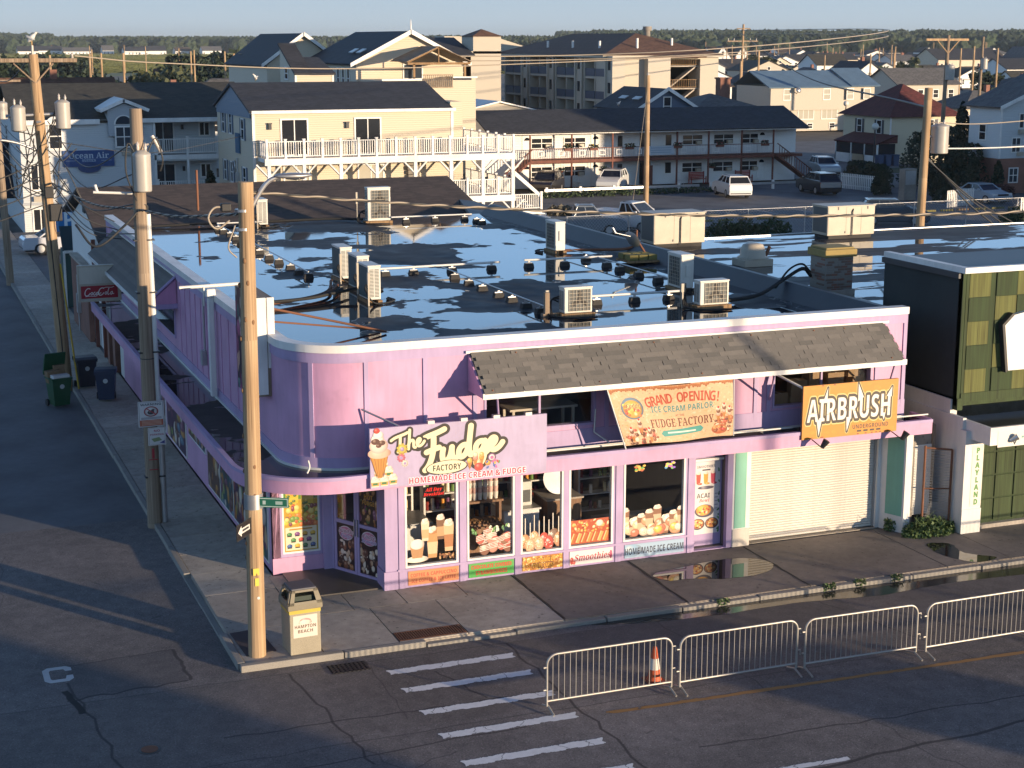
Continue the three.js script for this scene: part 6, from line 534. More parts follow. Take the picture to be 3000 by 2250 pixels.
{ // cream deck house
  const t = thing('deck_house', 'cream house with white timber decks on two levels', 'house'), Z = -61.7;
  mk('wall', gableX(10.5, 22.9, -72.2, Z, 0, 8.0, 9.45), mat.sidCream, t); roofX(t, 10.5, 22.6, -72.2, Z, 8.05, 9.5, mat.roofDark, 0.25); mk('wall_wing', bx(22.9, 23.7, 0, 8.35, -70, -62.2), mat.sidCream, t);
  mk('corner_board', [bx(10.46, 10.62, 0, 8.0, Z, Z + 0.03), bx(22.76, 22.92, 0, 8.0, Z, Z + 0.03), bx(10.4, 23, 7.82, 8.0, Z, Z + 0.28)], mat.trimWhite, t); mk('gable_board', [slab([10.42, 9.5, -66.95], [10.42, 8.0, -61.6], [10.42, 7.8, -61.6], [10.42, 9.3, -66.95], 0.08).flat(), slab([10.42, 9.5, -66.95], [10.42, 8.0, -72.3], [10.42, 7.8, -72.3], [10.42, 9.3, -66.95], 0.08).flat()], mat.trimWhite, t); mk('gable_cladding', profX([[-71.9, 7.55], [-62, 7.55], [-62, 7.95], [-66.95, 9.35], [-71.9, 7.95]], 10.4, 10.5), M([0.15, 0.19, 0.25], 0.6, { map: T.clap, ...bump(T.clapB, 0.02) }), t);
  winZ(t, 12.2, 13.75, 5.4, 7.45, Z, { bars: [0.5], name: 'sliding_door' }); winZ(t, 16.7, 18.25, 5.4, 7.45, Z, { bars: [0.5], name: 'sliding_door' }); winZ(t, 12.3, 13.8, 2.8, 4.75, Z, { bars: [0.5], name: 'sliding_door', glass: mat.curtain }); winZ(t, 16.85, 18.4, 2.8, 4.7, Z, { bars: [0.5], name: 'sliding_door', glass: mat.curtain }); for (const x of [11.4, 16.1]) mk('wall_lamp', [bx(x, x + 0.18, 6.9, 7.25, Z, Z + 0.18), bx(x - 0.03, x + 0.21, 7.22, 7.28, Z, Z + 0.2)], mat.darkmetal, t);
  for (const [z, y] of [[-64.5, 6.2], [-68.0, 6.4], [-70.2, 6.4], [-64.3, 3.3], [-68, 3.4], [-70, 3.4]]) winX(t, z - 0.4, z + 0.35, y, y + 1.2, 10.5, { shutters: M([0.05, 0.08, 0.13], 0.6) }); mk('house_sign', bx(10.4, 10.48, 5.3, 6.5, -66.4, -65.3), M([0.02, 0.09, 0.17], 0.5), t); mk('meter_box', [bx(10.3, 10.5, 3.6, 4.1, -66.2, -65.9), rod([10.4, 0, -66.0], [10.4, 5, -66.0], 0.05), new THREE.TorusGeometry(0.35, 0.05, 8, 20).rotateY(Math.PI / 2).translate(10.4, 4.4, -67)], mat.galv, t);
  mk('stone_pier', Array.from({ length: 9 }, (_, i) => rbx(19.9 + rr(-.05, .05), 20.65, 2.7 + i * 0.27, 2.95 + i * 0.27, Z, Z + 0.3, 0.05)), mat.brickGrey, t);
  // decks
  const posts = [11.0, 13.09, 15.3, 17.5, 19.9, 22.15, 24.2, 26.15]; for (const y of [5.3, 2.75]) { mk('deck', [bx(10.75, 26.3, y - 0.22, y, -61.75, -59.9), bx(10.75, 26.3, y - 0.38, y - 0.06, -60.02, -59.88), bx(22.9, 26.3, y - 0.2, y, -69, -61.7)], mat.trimWhite, t); railX(t, 10.8, 26.25, y, -60, mat.trimWhite, { posts: y > 4 ? [10.9, 12, 13.1, 14.2, 15.3, 16.4, 17.5, 18.7, 19.9, 21, 22.1, 23.2, 24.2, 25.2, 26.2] : [11, 13.1, 15.3, 17.5, 19.9, 21.1, 22.1, 23.2, 24.2, 25.2, 26.2] }); railZ(t, -61.7, -60.05, y, 10.85, mat.trimWhite); railZ(t, -69, -60.05, y, 26.2, mat.trimWhite, { posts: [-61.5, -63, -64.5, -66, -67.5, -69] }); }
  for (const x of posts) { const p = mk('deck_post', bx(x - 0.1, x + 0.1, 0, 5.0, -60.1, -59.92), mat.trimWhite, t); mks('knee_brace', [rod([x, 4.2, -60], [x - 0.75, 4.98, -60], 0.07, 4), rod([x, 4.2, -60], [x + 0.75, 4.98, -60], 0.07, 4), rod([x, 1.7, -60], [x - 0.75, 2.45, -60], 0.07, 4), rod([x, 1.7, -60], [x + 0.75, 2.45, -60], 0.07, 4)], mat.trimWhite, p); }
  const st = mk('stair', [slab([26.3, 4.2, -60.1], [28, 2.75, -60.1], [28, 2.5, -60.1], [26.3, 3.9, -60.1], 0.1).flat(), ...Array.from({ length: 10 }, (_, i) => bx(26.3 + i * 0.4, 26.75 + i * 0.4, 2.5 - i * 0.26, 2.56 - i * 0.26, -61.3, -60.1))], mat.trimWhite, t); railX(t, 26.3, 28.1, 1.75, -60, mat.trimWhite, { posts: [28.05] }); mk('landing', bx(26.3, 28.1, 1.5, 1.75, -61.5, -59.95), mat.trimWhite, t);
  mk('screen_room', [bx(22.95, 25.2, 2.9, 4.9, -66, -65.9), bx(22.9, 23.0, 2.9, 5.0, -66, -62)], mat.paneBlue, t); mk('deck_chair', [bx(24.8, 25.3, 3.15, 3.2, -62, -61.5), bx(24.8, 25.3, 3.2, 3.7, -62.05, -61.98), bx(24.8, 24.85, 2.75, 3.2, -62, -61.95), bx(25.25, 25.3, 2.75, 3.2, -61.55, -61.5)], mat.darkmetal, t); }
{ const t = thing('stair_tower', 'white roof tower with a steep dark shed roof rising behind the deck house ridge', 'tower', [0, 0, -69]); mk('wall', [bx(14.9, 17.4, 0, 10, -4, 0), profX([[-4, 10], [0, 10], [-4, 11.7]], 14.9, 15.9), profX([[-4, 10], [0, 10], [-4, 10.85]], 15.9, 17.4)], mat.sidCream, t); mk('roof', [slab([14.8, 11.85, -4.1], [14.8, 10, 0.25], [15.95, 10, 0.25], [15.95, 11.85, -4.1], 0.12).flat(), slab([15.95, 10.95, -4.1], [15.95, 10, 0.25], [17.5, 10, 0.25], [17.5, 10.95, -4.1], 0.12).flat()], mat.roofDark, t); mk('corner_board', [bx(14.88, 15.0, 9, 10, 0, 0.03), bx(17.3, 17.42, 9, 10, 0, 0.03), bx(14.9, 17.4, 9.85, 10, 0, 0.035)], mat.trimWhite, t); winX(t, -2.6, -1.8, 9.6, 10.3, 14.9); }
{ const t = thing('gabled_house', 'tall cream house with two front gables and a pergola roof deck', 'house'); const Z = -82; mk('wall', [gableZ(22.6, 30.8, -96, Z, 0, 10.4, 12.55), gableZ(19.5, 25.5, -112, -97, 0, 10.2, 12.5)], mat.sidCream, t); roofZ(t, 22.6, 30.8, -96, Z, 10.55, 12.7, mat.roofDark, 0.35); roofZ(t, 19.5, 25.5, -112, -97, 10.3, 12.6, mat.roofDark, 0.35); const rk = (x0, x1, ye, yr, z) => mk('rake_board', [slab([(x0 + x1) / 2, yr + .1, z], [x0 - .5, ye - .12, z], [x0 - .5, ye - .4, z], [(x0 + x1) / 2, yr - .22, z], 0.08).flat(), slab([(x0 + x1) / 2, yr + .1, z], [x1 + .5, ye - .12, z], [x1 + .5, ye - .4, z], [(x0 + x1) / 2, yr - .22, z], 0.08).flat()], mat.trimWhite, t); rk(22.6, 30.8, 10.55, 12.7, Z + 0.38); rk(19.5, 25.5, 10.3, 12.6, -96.6); mk('finial', rod([26.7, 12.7, Z + .3], [26.7, 13.5, Z + .3], 0.08, 6, 0.02), mat.trimWhite, t);
  mk('terrace_wall', [bx(22.8, 29.6, 0, 9.3, Z + 0.3, Z + 6), bx(29.3, 29.6, 9.3, 9.45, Z + 0.3, Z + 6)], mat.sidCream, t); mks('terrace_trim', [bx(22.7, 25.6, 9.3, 9.42, Z + 5.9, Z + 6.1), bx(27.9, 29.7, 9.45, 9.55, Z + 5.9, Z + 6.1)], mat.trimWhite, t); railX(t, 25.6, 27.9, 8.7, Z + 6.08, mat.poleGrey, { h: 1.0 });
  mk('pergola_post', [bx(25.6, 25.75, 9.2, 10.4, Z + 4, Z + 4.15), bx(29.4, 29.55, 9.2, 10.4, Z + 4, Z + 4.15)], mat.plank, t); mk('pergola_beam', [bx(25.2, 29.9, 10.35, 10.5, Z + 4, Z + 4.15), rod([25.2, 10.5, Z + 4.1], [27.5, 11.55, Z + 4.1], 0.07, 4), rod([29.9, 10.5, Z + 4.1], [27.5, 11.55, Z + 4.1], 0.07, 4), rod([27.5, 10.5, Z + 4.1], [27.5, 11.5, Z + 4.1], 0.06, 4)], mat.plank, t); for (let k = 0; k < 8; k++) for (const s of [-1, 1]) mk('pergola_slat', bx(-0.16, 0.16, 0, 0.05, 0, 4).rotateZ(s * -0.41).translate(27.5 + s * (0.16 + k * 0.3), 11.52 - k * 0.132, Z + 0.3), mat.poleGrey, t);
  winZ(t, 26.2, 27.6, 9.3, 10.3, Z, { bars: [0.5], glass: mat.paneBlue }); for (const z of [-84, -85.4, -86.8]) winX(t, z - 0.3, z + 0.3, 8.6, 10, 22.6); mk('skylight', [bx(-0.3, 0.3, 0, 0.06, -0.5, 0.5).rotateZ(0.48).translate(23.6, 11.25, Z - 2), bx(-0.3, 0.3, 0, 0.06, -0.5, 0.5).rotateZ(0.48).translate(23.6, 11.25, Z - 4)], mat.galv, t); }
{ const t = thing('low_white_gable', 'low white gabled wing between deck house and motel', 'house'); mk('wall', gableZ(38.4, 45.6, -114, -104, 0, 5.85, 6.6), mat.sidTan, t); roofZ(t, 38.4, 45.6, -114, -104, 5.95, 6.75, mat.trimWhite, 0.3); }
{ // condominium
  const t = thing('condominium', 'four-storey tan condominium with hipped brown roof and stacked blue balconies', 'apartment block'), X = 68.8, Z = -140;
  mk('wall', [bx(X + 1.6, X + 14.7, 0, 10.3, -174, Z - 3), ...wallXY(X, X + 14.7, 0, 10.3, Z - 3, Z, [[X + 8, X + 12.3, 0, 9.9]]), bx(X + 8, X + 12.3, 0, 10.2, Z - 3.2, Z - 3)], mat.sidTan, t); hip(t, X, X + 14.7, -174, Z, 10.35, 12.9, mat.roofRust, 0.6); mk('eave_board', [bx(X - 0.5, X + 15.2, 10.1, 10.34, Z, Z + 0.5), bx(X - 0.5, X, 10.1, 10.34, -174, Z)], mat.sidTan, t); mk('gablet', [slab([X + 10, 10.9, Z - 2], [X + 5, 10.2, Z + 1], [X + 12.6, 10.2, Z + 1], [X + 12, 10.9, Z - 2], 0.15).flat()], mat.roofRust, t); mk('stair_bay', [bx(X + 5, X + 7.9, 0, 10.1, Z, Z + 1)], mat.sidTan, t); mk('chimney', [cyl(X + 9.2, 11, Z - 8, 0.4, 0.36, 2.2, 10), cyl(X + 9.2, 13.2, Z - 8, 0.55, 0.55, 0.5, 10)], mat.brickGrey, t); for (const [a, b] of [[2, -6], [2, -14], [2, -22], [5, -2], [10, -3]]) mk('roof_vent', rod([X + a, 11, Z + b], [X + a, 12 + (a > 2 ? 0.3 : 0), Z + b], 0.15), mat.trimWhite, t);
  for (let k = 0; k < 4; k++) { const z0 = -171.5 + k * 8.7; mks('fin_wall', [[bx(X, X + 1.6, 0, 10.3, z0 + 5.6, z0 + 7.4), bx(X - 0.2, X, 0, 10.0, z0 + 5.6, z0 + 5.9)], bx(X - 0.2, X + 1.6, 0, 10, z0 - 0.2, z0)], mat.sidTan, t); for (let f = 0; f < 4; f++) { const y = f * 2.6; mk('balcony', [bx(X - 0.1, X + 1.6, y - 0.12, y + 0.12, z0, z0 + 5.6)], mat.sidTan, t); mk('balcony_panel', [bx(X - 0.08, X - 0.02, y + 0.15, y + 1.05, z0, z0 + 2.65), bx(X - 0.08, X - 0.02, y + 0.15, y + 1.05, z0 + 2.9, z0 + 5.6)], M([0.05, 0.07, 0.11], 0.5), t); mk('divider', bx(X, X + 1.6, y + 0.1, y + 2.5, z0 + 2.68, z0 + 2.86), mat.sidTan, t); mk('balcony_door', bx(X + 1.54, X + 1.6, y + 0.15, y + 2.2, z0 + 0.4, z0 + 2.3), mat.pane, t); mk('balcony_door', bx(X + 1.54, X + 1.6, y + 0.15, y + 2.2, z0 + 3.2, z0 + 5.1), mat.pane, t); mk('window', bx(X - 0.02, X, y + 0.9, y + 2.1, z0 + 6.2, z0 + 6.9), mat.pane, t); } }
  for (let f = 0; f < 4; f++) { mk('stair_landing', bx(X + 8, X + 12.3, f * 2.6 + 1.2, f * 2.6 + 1.35, Z - 3, Z - 0.5), mat.concrete, t); mk('stair_flight', slab([X + 8.4, f * 2.6 - 1.2, Z - 0.5], [X + 11.8, f * 2.6 + 1.2, Z - 0.5], [X + 11.8, f * 2.6 + 1.2, Z - 1.6], [X + 8.4, f * 2.6 - 1.2, Z - 1.6], 0.15).flat(), mat.concrete, t); railX(t, X + 8, X + 12.3, f * 2.6 + 1.35, Z - 0.4, mat.plank, { step: 0.3 }); } }
{ const t = thing('condominium_wing', 'tan stair tower with a small pyramid roof beside the condominium', 'tower'); mk('wall', [bx(54, 59.8, 0, 10.8, -178, -150), bx(56.3, 59.8, 10.5, 12.5, -154, -150), profZ([[62, 8], [74.5, 8], [73.4, 11.3], [69, 12.6], [62, 12.6]], -181, -177)], mat.sidTan, t); hip(t, 56.3, 59.8, -154, -150, 12.5, 13.35, mat.roofRust, 0.2); mk('roof', [slab([49, 12.4, -156], [49, 10.4, -148.5], [56, 10.4, -148.5], [56, 12.4, -156], 0.2).flat()], mat.roofDark, t); winZ(t, 54.4, 55.2, 8.4, 10, -149.9); winZ(t, 52, 53.6, 8.4, 10, -149.9); mk('wall_low', bx(49, 56, 0, 10.4, -157, -150), mat.sidTan, t); }
{ // motel
  const t = thing('motel', 'two-storey white motel with a red timber gallery and long dark roof', 'motel'), Z = -92; mk('wall', [bx(36.2, 65.4, 0, 4.75, Z - 7, Z), profX([[Z - 7, 4.75], [Z + 1.4, 4.75], [Z - 2.8, 6.2]], 65.0, 65.4), profX([[Z - 7, 4.75], [Z + 1.4, 4.75], [Z - 2.8, 6.2]], 36.2, 36.5)], mat.sidWhite, t); roofX(t, 36.2, 65.4, Z - 7, Z + 1.4, 4.8, 6.35, mat.roofDark, 0.3); mk('eave_board', bx(35.9, 65.7, 4.52, 4.72, Z + 1.5, Z + 1.62), mat.trimWhite, t); mk('gallery_floor', [bx(39.6, 65.2, 2.15, 2.4, Z, Z + 1.5)], mat.redwood, t);
  const gp = [39.6, 43.3, 47, 50, 53, 56, 59.2, 62.3]; for (const x of gp) mk('gallery_post', bx(x - 0.06, x + 0.06, 0, 4.7, Z + 1.4, Z + 1.52), mat.redwood, t); const gb = M([0.5, 0.5, 0.5], 0.6); for (let i = 0; i < gp.length - 1; i++) { const r = railX(t, gp[i], gp[i + 1], 2.4, Z + 1.46, mat.redwood, { step: 0.16, bm: gb, h: 0.95 }); const x = (gp[i] + gp[i + 1]) / 2; for (const k of [-0.9, 0.9]) mk('fret_panel', ring(x + k - 0.28, x + k + 0.28, 2.72, 3.15, Z + 1.48, Z + 1.51, 0.06), mat.trimWhite, r); }
  for (const y of [2.45, 0.1]) for (const x of [41.2, 44.2, 55.2, 58.2, 60.8]) { winZ(t, x - 0.95, x + 0.95, y + 0.85, y + 1.65, Z, { bars: [0.5], mid: 1 }); acBox(t, x + 0.3, x + 0.75, y + 0.88, y + 1.15, Z); }
  for (const y of [2.4, 0.05]) { for (const x of [46.1, 39.9, 62.0]) { const d = mk('door', bx(x - 0.42, x + 0.42, y, y + 2.0, Z, Z + 0.04), mat.trimWhite, t); mk('fanlight', ext(new THREE.Shape().absarc(x, y + 1.55, 0.25, 0, Math.PI), 0.02).translate(0, 0, Z + 0.04), mat.pane, d); } winZ(t, 48.1, 48.6, y + 0.85, y + 1.8, Z); winZ(t, 52.6, 53.2, y + 0.85, y + 1.8, Z); mk('passage', bx(50.2, 51.2, y, y + 2.2, Z + 0.001, Z + 0.02), mat.pane, t); }
  mk('gate', bx(50.1, 51.0, 0.05, 1.7, Z + 0.9, Z + 0.95), mat.redwood, t); mk('stair', [slab([65.9, 0.1, Z + 0.9], [62.4, 2.4, Z + 0.9], [62.4, 2.4, Z + 2], [65.9, 0.1, Z + 2], 0.15).flat(), rod([62.4, 3.35, Z + 2], [65.9, 1.0, Z + 2], 0.05), ...Array.from({ length: 14 }, (_, i) => bx(62.6 + i * 0.25, 62.65 + i * 0.25, 2.3 - i * 0.168, 3.2 - i * 0.168, Z + 1.98, Z + 2.02)), slab([36.8, 0.1, Z + 0.9], [39.6, 2.4, Z + 0.9], [39.6, 2.4, Z + 2], [36.8, 0.1, Z + 2], 0.15).flat(), rod([36.8, 1.1, Z + 2], [39.6, 3.35, Z + 2], 0.05), ...Array.from({ length: 11 }, (_, i) => bx(39.4 - i * 0.25, 39.45 - i * 0.25, 2.3 - i * 0.2, 3.2 - i * 0.2, Z + 1.98, Z + 2.02))], mat.redwood, t);
  mk('gallery_banner', quad([50.2, 2.6, Z + 1.54], [52.7, 2.6, Z + 1.54], [52.7, 3.35, Z + 1.54], [50.2, 3.35, Z + 1.54]), print(128, 48, (g, w, h) => { R_(g, 0, 0, w, h, '#b9c4cc'); for (let i = 0; i < 3; i++) R_(g, 14, 8 + i * 12, 100, 5, '#8aa0b0'); }, 0.6), t);
  for (const x of [42.9, 45.2, 48.5, 53, 57, 61.4]) { const hb = thing('flower_basket', x === 61.4 ? 'flower box on a chair height stand at the stair end of the gallery' : 'hanging flower box on the red gallery rail', 'flower box', [x, 3.3, Z + 1.62], 0, 'flower boxes on the gallery'); mk('pot', bx(-0.35, 0.35, -0.15, 0.05, -0.12, 0.12), mat.redwood, hb); mk('foliage', leaves(70, () => [rr(-.4, .4), rr(0, .3), rr(-.18, .18)], 0.05, 0.1), mat.leafDark, hb); mk('blossom', leaves(24, () => [rr(-.4, .4), rr(.1, .35), rr(-.18, .18)], 0.03, 0.05), M(x > 50 ? [0.5, 0.05, 0.08] : [0.55, 0.4, 0.05], 0.6), hb); }
  for (const x of [42.4, 46.3, 56.5]) { const hb = thing('hanging_basket', 'round hanging basket under the gallery', 'flower basket', [x, 1.5, Z + 1.3], 0, 'hanging baskets under the gallery'); mk('pot', lathe([[0, -0.2], [0.18, -0.15], [0.25, 0], [0, 0]], 10), mat.redwood, hb); mk('foliage', leaves(90, () => { const a = rr(0, 6.3), r = rr(0, .42); return [Math.cos(a) * r, rr(-.1, .25), Math.sin(a) * r]; }, 0.05, 0.1), mat.leafDark, hb); mk('cord', rod([0, 0.2, 0], [0, 0.7, 0], 0.01), mat.cable, hb); }
  for (const [x, k] of [[55.3, 0], [59.8, 1]]) { const b = thing('red_bench', k ? 'red slatted bench by the motel stair' : 'red slatted bench between two motel windows', 'bench', [x, 0, Z + 0.9]); for (let i = 0; i < 4; i++) mk('back_slat', bx(-0.75, 0.75, 0.5 + i * 0.13, 0.6 + i * 0.13, -0.25, -0.2), M([0.28, 0.03, 0.02], 0.5), b); mk('seat', bx(-0.75, 0.75, 0.4, 0.45, -0.22, 0.25), M([0.28, 0.03, 0.02], 0.5), b); for (const s of [-0.7, 0.7]) mk('leg', [bx(s - .04, s + .04, 0, 0.65, 0.18, 0.25), bx(s - .04, s + .04, 0, 1.05, -0.26, -0.2)], M([0.28, 0.03, 0.02], 0.5), b); }
  for (const x of [44.1, 53.7]) { const c = thing('garden_chair', 'white plastic garden chair against the motel wall', 'chair', [x, 0, Z + 0.8], 0, 'white garden chairs at the motel'); mk('seat', rbx(-0.25, 0.25, 0.4, 0.44, -0.22, 0.25, 0.015), mat.trimWhite, c); mk('backrest', tube([[-0.25, 0.42, -0.22], [-0.27, 0.8, -0.28], [0, 1.0, -0.3], [0.27, 0.8, -0.28], [0.25, 0.42, -0.22]], 0.03, 16), mat.trimWhite, c); for (const [a, b] of [[-.22, -.2], [.22, -.2], [-.22, .22], [.22, .22]]) mk('leg', rod([a, 0, b], [a, .42, b], 0.02), mat.trimWhite, c); } }
{ const t = thing('blue_cottage', 'dark blue gabled cottage with skylights behind the motel roof', 'house'); mk('wall', gableZ(55.2, 61.2, -112, -103, 0, 5.9, 7.6), mat.sidBlue, t); roofZ(t, 55.2, 61.2, -112, -103, 5.95, 7.7, mat.roofDark, 0.3); mk('rake_board', [slab([58.2, 7.85, -102.6], [54.7, 5.75, -102.6], [54.7, 5.45, -102.6], [58.2, 7.5, -102.6], 0.08).flat(), slab([58.2, 7.85, -102.6], [61.7, 5.75, -102.6], [61.7, 5.45, -102.6], [58.2, 7.5, -102.6], 0.08).flat()], mat.trimWhite, t); winZ(t, 57.9, 58.6, 5.3, 6.9, -103, { mid: 1 }); for (const z of [-105.5, -108.5]) mk('skylight', bx(-0.25, 0.25, 0, 0.08, -0.7, 0.7).rotateZ(0.52).translate(56.4, 6.75, z), mat.galv, t); }
{ const t = thing('grey_hip_house', 'low house with grey hipped roof and brick chimney beside the blue cottage', 'house'); mk('wall', bx(63, 71.5, 0, 5.3, -116, -107), mat.sidGrey, t); hip(t, 63, 71.5, -116, -107, 5.35, 6.9, mat.roofGrey); mk('chimney', [bx(68.1, 69.2, 5.5, 8.3, -112, -111), bx(68, 69.3, 8.3, 8.45, -112.1, -110.9)], mat.brick, t); }
{ const t = thing('tan_block', 'long tan two-storey block with a blue metal roof', 'house', [0, 0, -160]); mk('wall', [bx(97, 113.5, 0, 6, -9, 0), bx(97, 108, 2.8, 6, 0, 0.3)], mat.sidTan, t); t.position.x = 5.2; mk('roof', [slab([96.6, 8, -5], [96.6, 5.9, 0.6], [109.4, 5.9, 0.6], [109.4, 8, -5], 0.15).flat(), slab([109.4, 8.3, -5], [109.4, 6, 0.7], [114, 6, 0.7], [114, 8.3, -5], 0.15).flat(), quad([96.6, 8, -5], [96.6, 6, -9.5], [114, 6, -9.5], [114, 8, -5])], mat.roofBlue, t); for (const x of [99, 105.2, 108.9, 111.6]) winZ(t, x, x + 1, 4.2, 5.6, 0.3, { mid: 1, glass: mat.curtain }); for (const [x, w] of [[101.5, 2.4], [105.2, 2.4]]) winZ(t, x, x + w, 1.6, 2.9, 0.01, { bars: [0.33, 0.66], glass: mat.curtain }); for (const x of [103, 106.5, 109]) winZ(t, x, x + 0.8, 0.35, 1, 0.01, { mid: 1 }); mk('satellite_dish', [new THREE.SphereGeometry(0.5, 12, 6, 0, 7, 0, 0.9).rotateX(1.2).translate(100.8, 5.4, 0.8), rod([101, 5, 0.3], [100.9, 5.3, 0.7], 0.05)], mat.galv, t); }
{ const t = thing('yellow_house', 'pale yellow house with dark red hipped roof and enclosed porch', 'house'); mk('wall', bx(80.6, 88.5, 0, 4.6, -112, -103.5), mat.sidYellow, t); hip(t, 80.6, 88.5, -112, -103.5, 4.6, 7.7, mat.roofRed, 0.55); t.position.set(3.2, 0, -1.1); const sh = M([0.03, 0.04, 0.05], 0.6); for (const [x, y] of [[84.9, 2.9], [84.9, 0.7]]) { const w = winZ(t, x, x + 0.75, y, y + 1.35, -103.5, { mid: 1 }); for (const k of [-0.55, 0.85]) mk('window_shutter', bx(x + k, x + k + 0.42, y - 0.05, y + 1.4, -103.5, -103.46), sh, w); } for (const z of [-105.5, -109]) winX(t, z - 0.4, z + 0.4, 2.9, 4.2, 80.6, { shutters: sh });
  mk('porch_roof', [slab([80.6, 2.9, -110], [78.2, 2.1, -110], [78.2, 2.1, -102.2], [80.6, 2.9, -102.2], 0.12).flat(), tri([78.2, 2.1, -102.2], [80.6, 2.1, -102.2], [80.6, 2.9, -102.2])], mat.roofRed, t); for (const z of [-102.4, -104.6, -107, -109.8]) mk('porch_post', bx(78.3, 78.45, 0, 2.1, z, z + 0.15), mat.trimWhite, t); mk('porch_wall', [bx(78.3, 78.4, 0, 0.9, -109.8, -107.2), bx(78.3, 80.6, 0, 0.9, -102.5, -102.4), bx(78.3, 78.4, 0, 0.9, -104.6, -102.4)], mat.trimWhite, t); mk('porch_screen', [bx(78.36, 78.4, 0.9, 2.05, -109.7, -102.6), bx(78.4, 80.5, 0.9, 2.05, -102.46, -102.42)], mat.pane, t); mk('corner_board', bx(80.5, 80.66, 0, 4.6, -103.5, -103.44), mat.trimWhite, t);
  for (let k = 0; k < 3; k++) { const b = thing('trash_cart', 'dark blue trash cart beside the yellow house porch', 'trash cart', [81.3 + k * 0.9, 0, -102.6], rr(-.1, .1), 'trash carts by the yellow house'); mk('body', profZ([[-0.26, 0], [0.26, 0], [0.33, 1], [-0.33, 1]], -0.3, 0.3), M([0.015, 0.05, 0.12], 0.5), b); mk('lid', rbx(-0.36, 0.36, 1.0, 1.08, -0.36, 0.36, 0.02), M([0.015, 0.05, 0.12], 0.5), b); } }
{ const t = thing('corner_apartment_house', 'tall pale siding house with brick ground floor behind the sedan', 'house'); const x0 = 73.2, Z = -74; mk('brick_base', bx(x0, 90, 0, 2.8, Z - 4, Z), mat.brick, t); mk('wall', gableZ(x0, 90, Z - 4, Z, 2.8, 7.0, 10.5), mat.sidPale, t); roofZ(t, x0, 90, Z - 4, Z, 7.1, 10.6, mat.roofGrey, 0.5); mk('eave_board', slab([x0 - 0.5, 6.95, Z + 0.52], [81.6, 10.55, Z + 0.52], [81.6, 10.25, Z + 0.52], [x0 - 0.5, 6.65, Z + 0.52], 0.06).flat(), mat.trimWhite, t); for (const [x, y] of [[75, 5.2], [74.4, 3.3], [74.3, 0.9]]) winZ(t, x, x + 0.8, y, y + 1.1, Z, { bars: [0.5], mid: 1, glass: mat.paneBlue }); acBox(t, 74.9, 75.5, 4.75, 5.05, Z); acBox(t, 74.9, 75.4, 3.0, 3.3, Z); mk('round_window', [new THREE.TorusGeometry(0.6, 0.08, 8, 24).translate(77.8, 5.2, Z + 0.02)], mat.trimWhite, t); mk('corner_board', bx(x0 - 0.02, x0 + 0.14, 2.8, 7.0, Z, Z + 0.03), mat.trimWhite, t); winX(t, Z - 2.6, Z - 1.8, 4.2, 5.4, x0); }
// ---------- fences, bushes, lot furniture ----------
{ const t = thing('chain_link_fence', 'galvanised chain link fence along the back of the parking lot', 'fence', [0, 0, -55.8]); for (let i = 0; i < 10; i++) mk('post', rod([28 + i * 4.1, 0, 0], [28 + i * 4.1, 1.75, 0], 0.04), mat.galv, t); mk('top_rail', rod([28, 1.72, 0], [65, 1.72, 0], 0.025), mat.galv, t); const w = []; for (let i = 0; i < 180; i++) { const x = 28 + i * 0.205; w.push(rod([x, 0.05, 0], [x + 1.6, 1.7, 0], 0.006, 3), rod([x + 1.6, 0.05, 0], [x, 1.7, 0], 0.006, 3)); } mk('mesh', w, mat.galv, t); }
{ const p = thing('picket_fence', 'white vinyl picket fence beside the dark evergreen bush', 'fence', [65.1, 0, -80.5], -Math.PI / 2 + 0.15); const mkp = (t, n) => { mk('rail', [bx(-n * .11, n * .11, 0.25, 0.32, 0, 0.04), bx(-n * .11, n * .11, 1.0, 1.07, 0, 0.04)], mat.trimWhite, t); for (let i = 0; i < n; i++) mk('picket', bx(-n * .11 + i * .22, -n * .11 + i * .22 + .13, 0, 1.25, 0.04, 0.07), mat.trimWhite, t); }; mkp(p, 26); const q = thing('picket_fence', 'short white picket fence by the dark bush and monument sign', 'fence', [64.5, 0, -67], 0.35); mkp(q, 16); const r = thing('picket_fence', 'white picket fence meeting the end of the chain link fence', 'fence', [66, 0, -60], 0.2); mkp(r, 18); }
function bush(label, [x, z], r, h, kind, m = mat.leafDark, n = 1600) { const t = thing(kind === 'cone' ? 'evergreen_bush' : 'hedge', label, kind === 'cone' ? 'bush' : 'hedge', [x, 0, z]); mk('trunk', rod([0, 0, 0], [0, h * 0.6, 0], 0.08, 6, 0.03), mat.bark, t); mk('foliage', leaves(n, () => { const y = Math.pow(rnd(), 0.8), a = rr(0, 6.283), k = kind === 'cone' ? Math.pow(1 - y, 0.6) * (0.75 + 0.25 * Math.sin(a * 3 + y * 9)) : (1 - Math.pow(y, 5) * .5) * (0.85 + 0.2 * Math.sin(a * 5 + y * 7)); const q = r * k * Math.sqrt(rr(0.45, 1)); return [Math.cos(a) * q, 0.05 + y * h, Math.sin(a) * q]; }, 0.06, 0.15), m, t); return t; }
bush('round dark evergreen bush in front of the picket fence', [64.3, -77], 0.95, 2.3, 'cone', mat.leafDark, 2200); bush('clipped bush below the suites balconies', [9.4, -69.6], 0.95, 3.9, 'cone', mat.leafDark, 2200); bush('clipped hedge behind the picket fence near the black car', [67, -82], 1.6, 1.9, 'hedge', mat.leafDark, 1800); bush('hedge next to the porch steps', [69.6, -88], 1.6, 1.7, 'hedge', mat.leafDark, 1500);
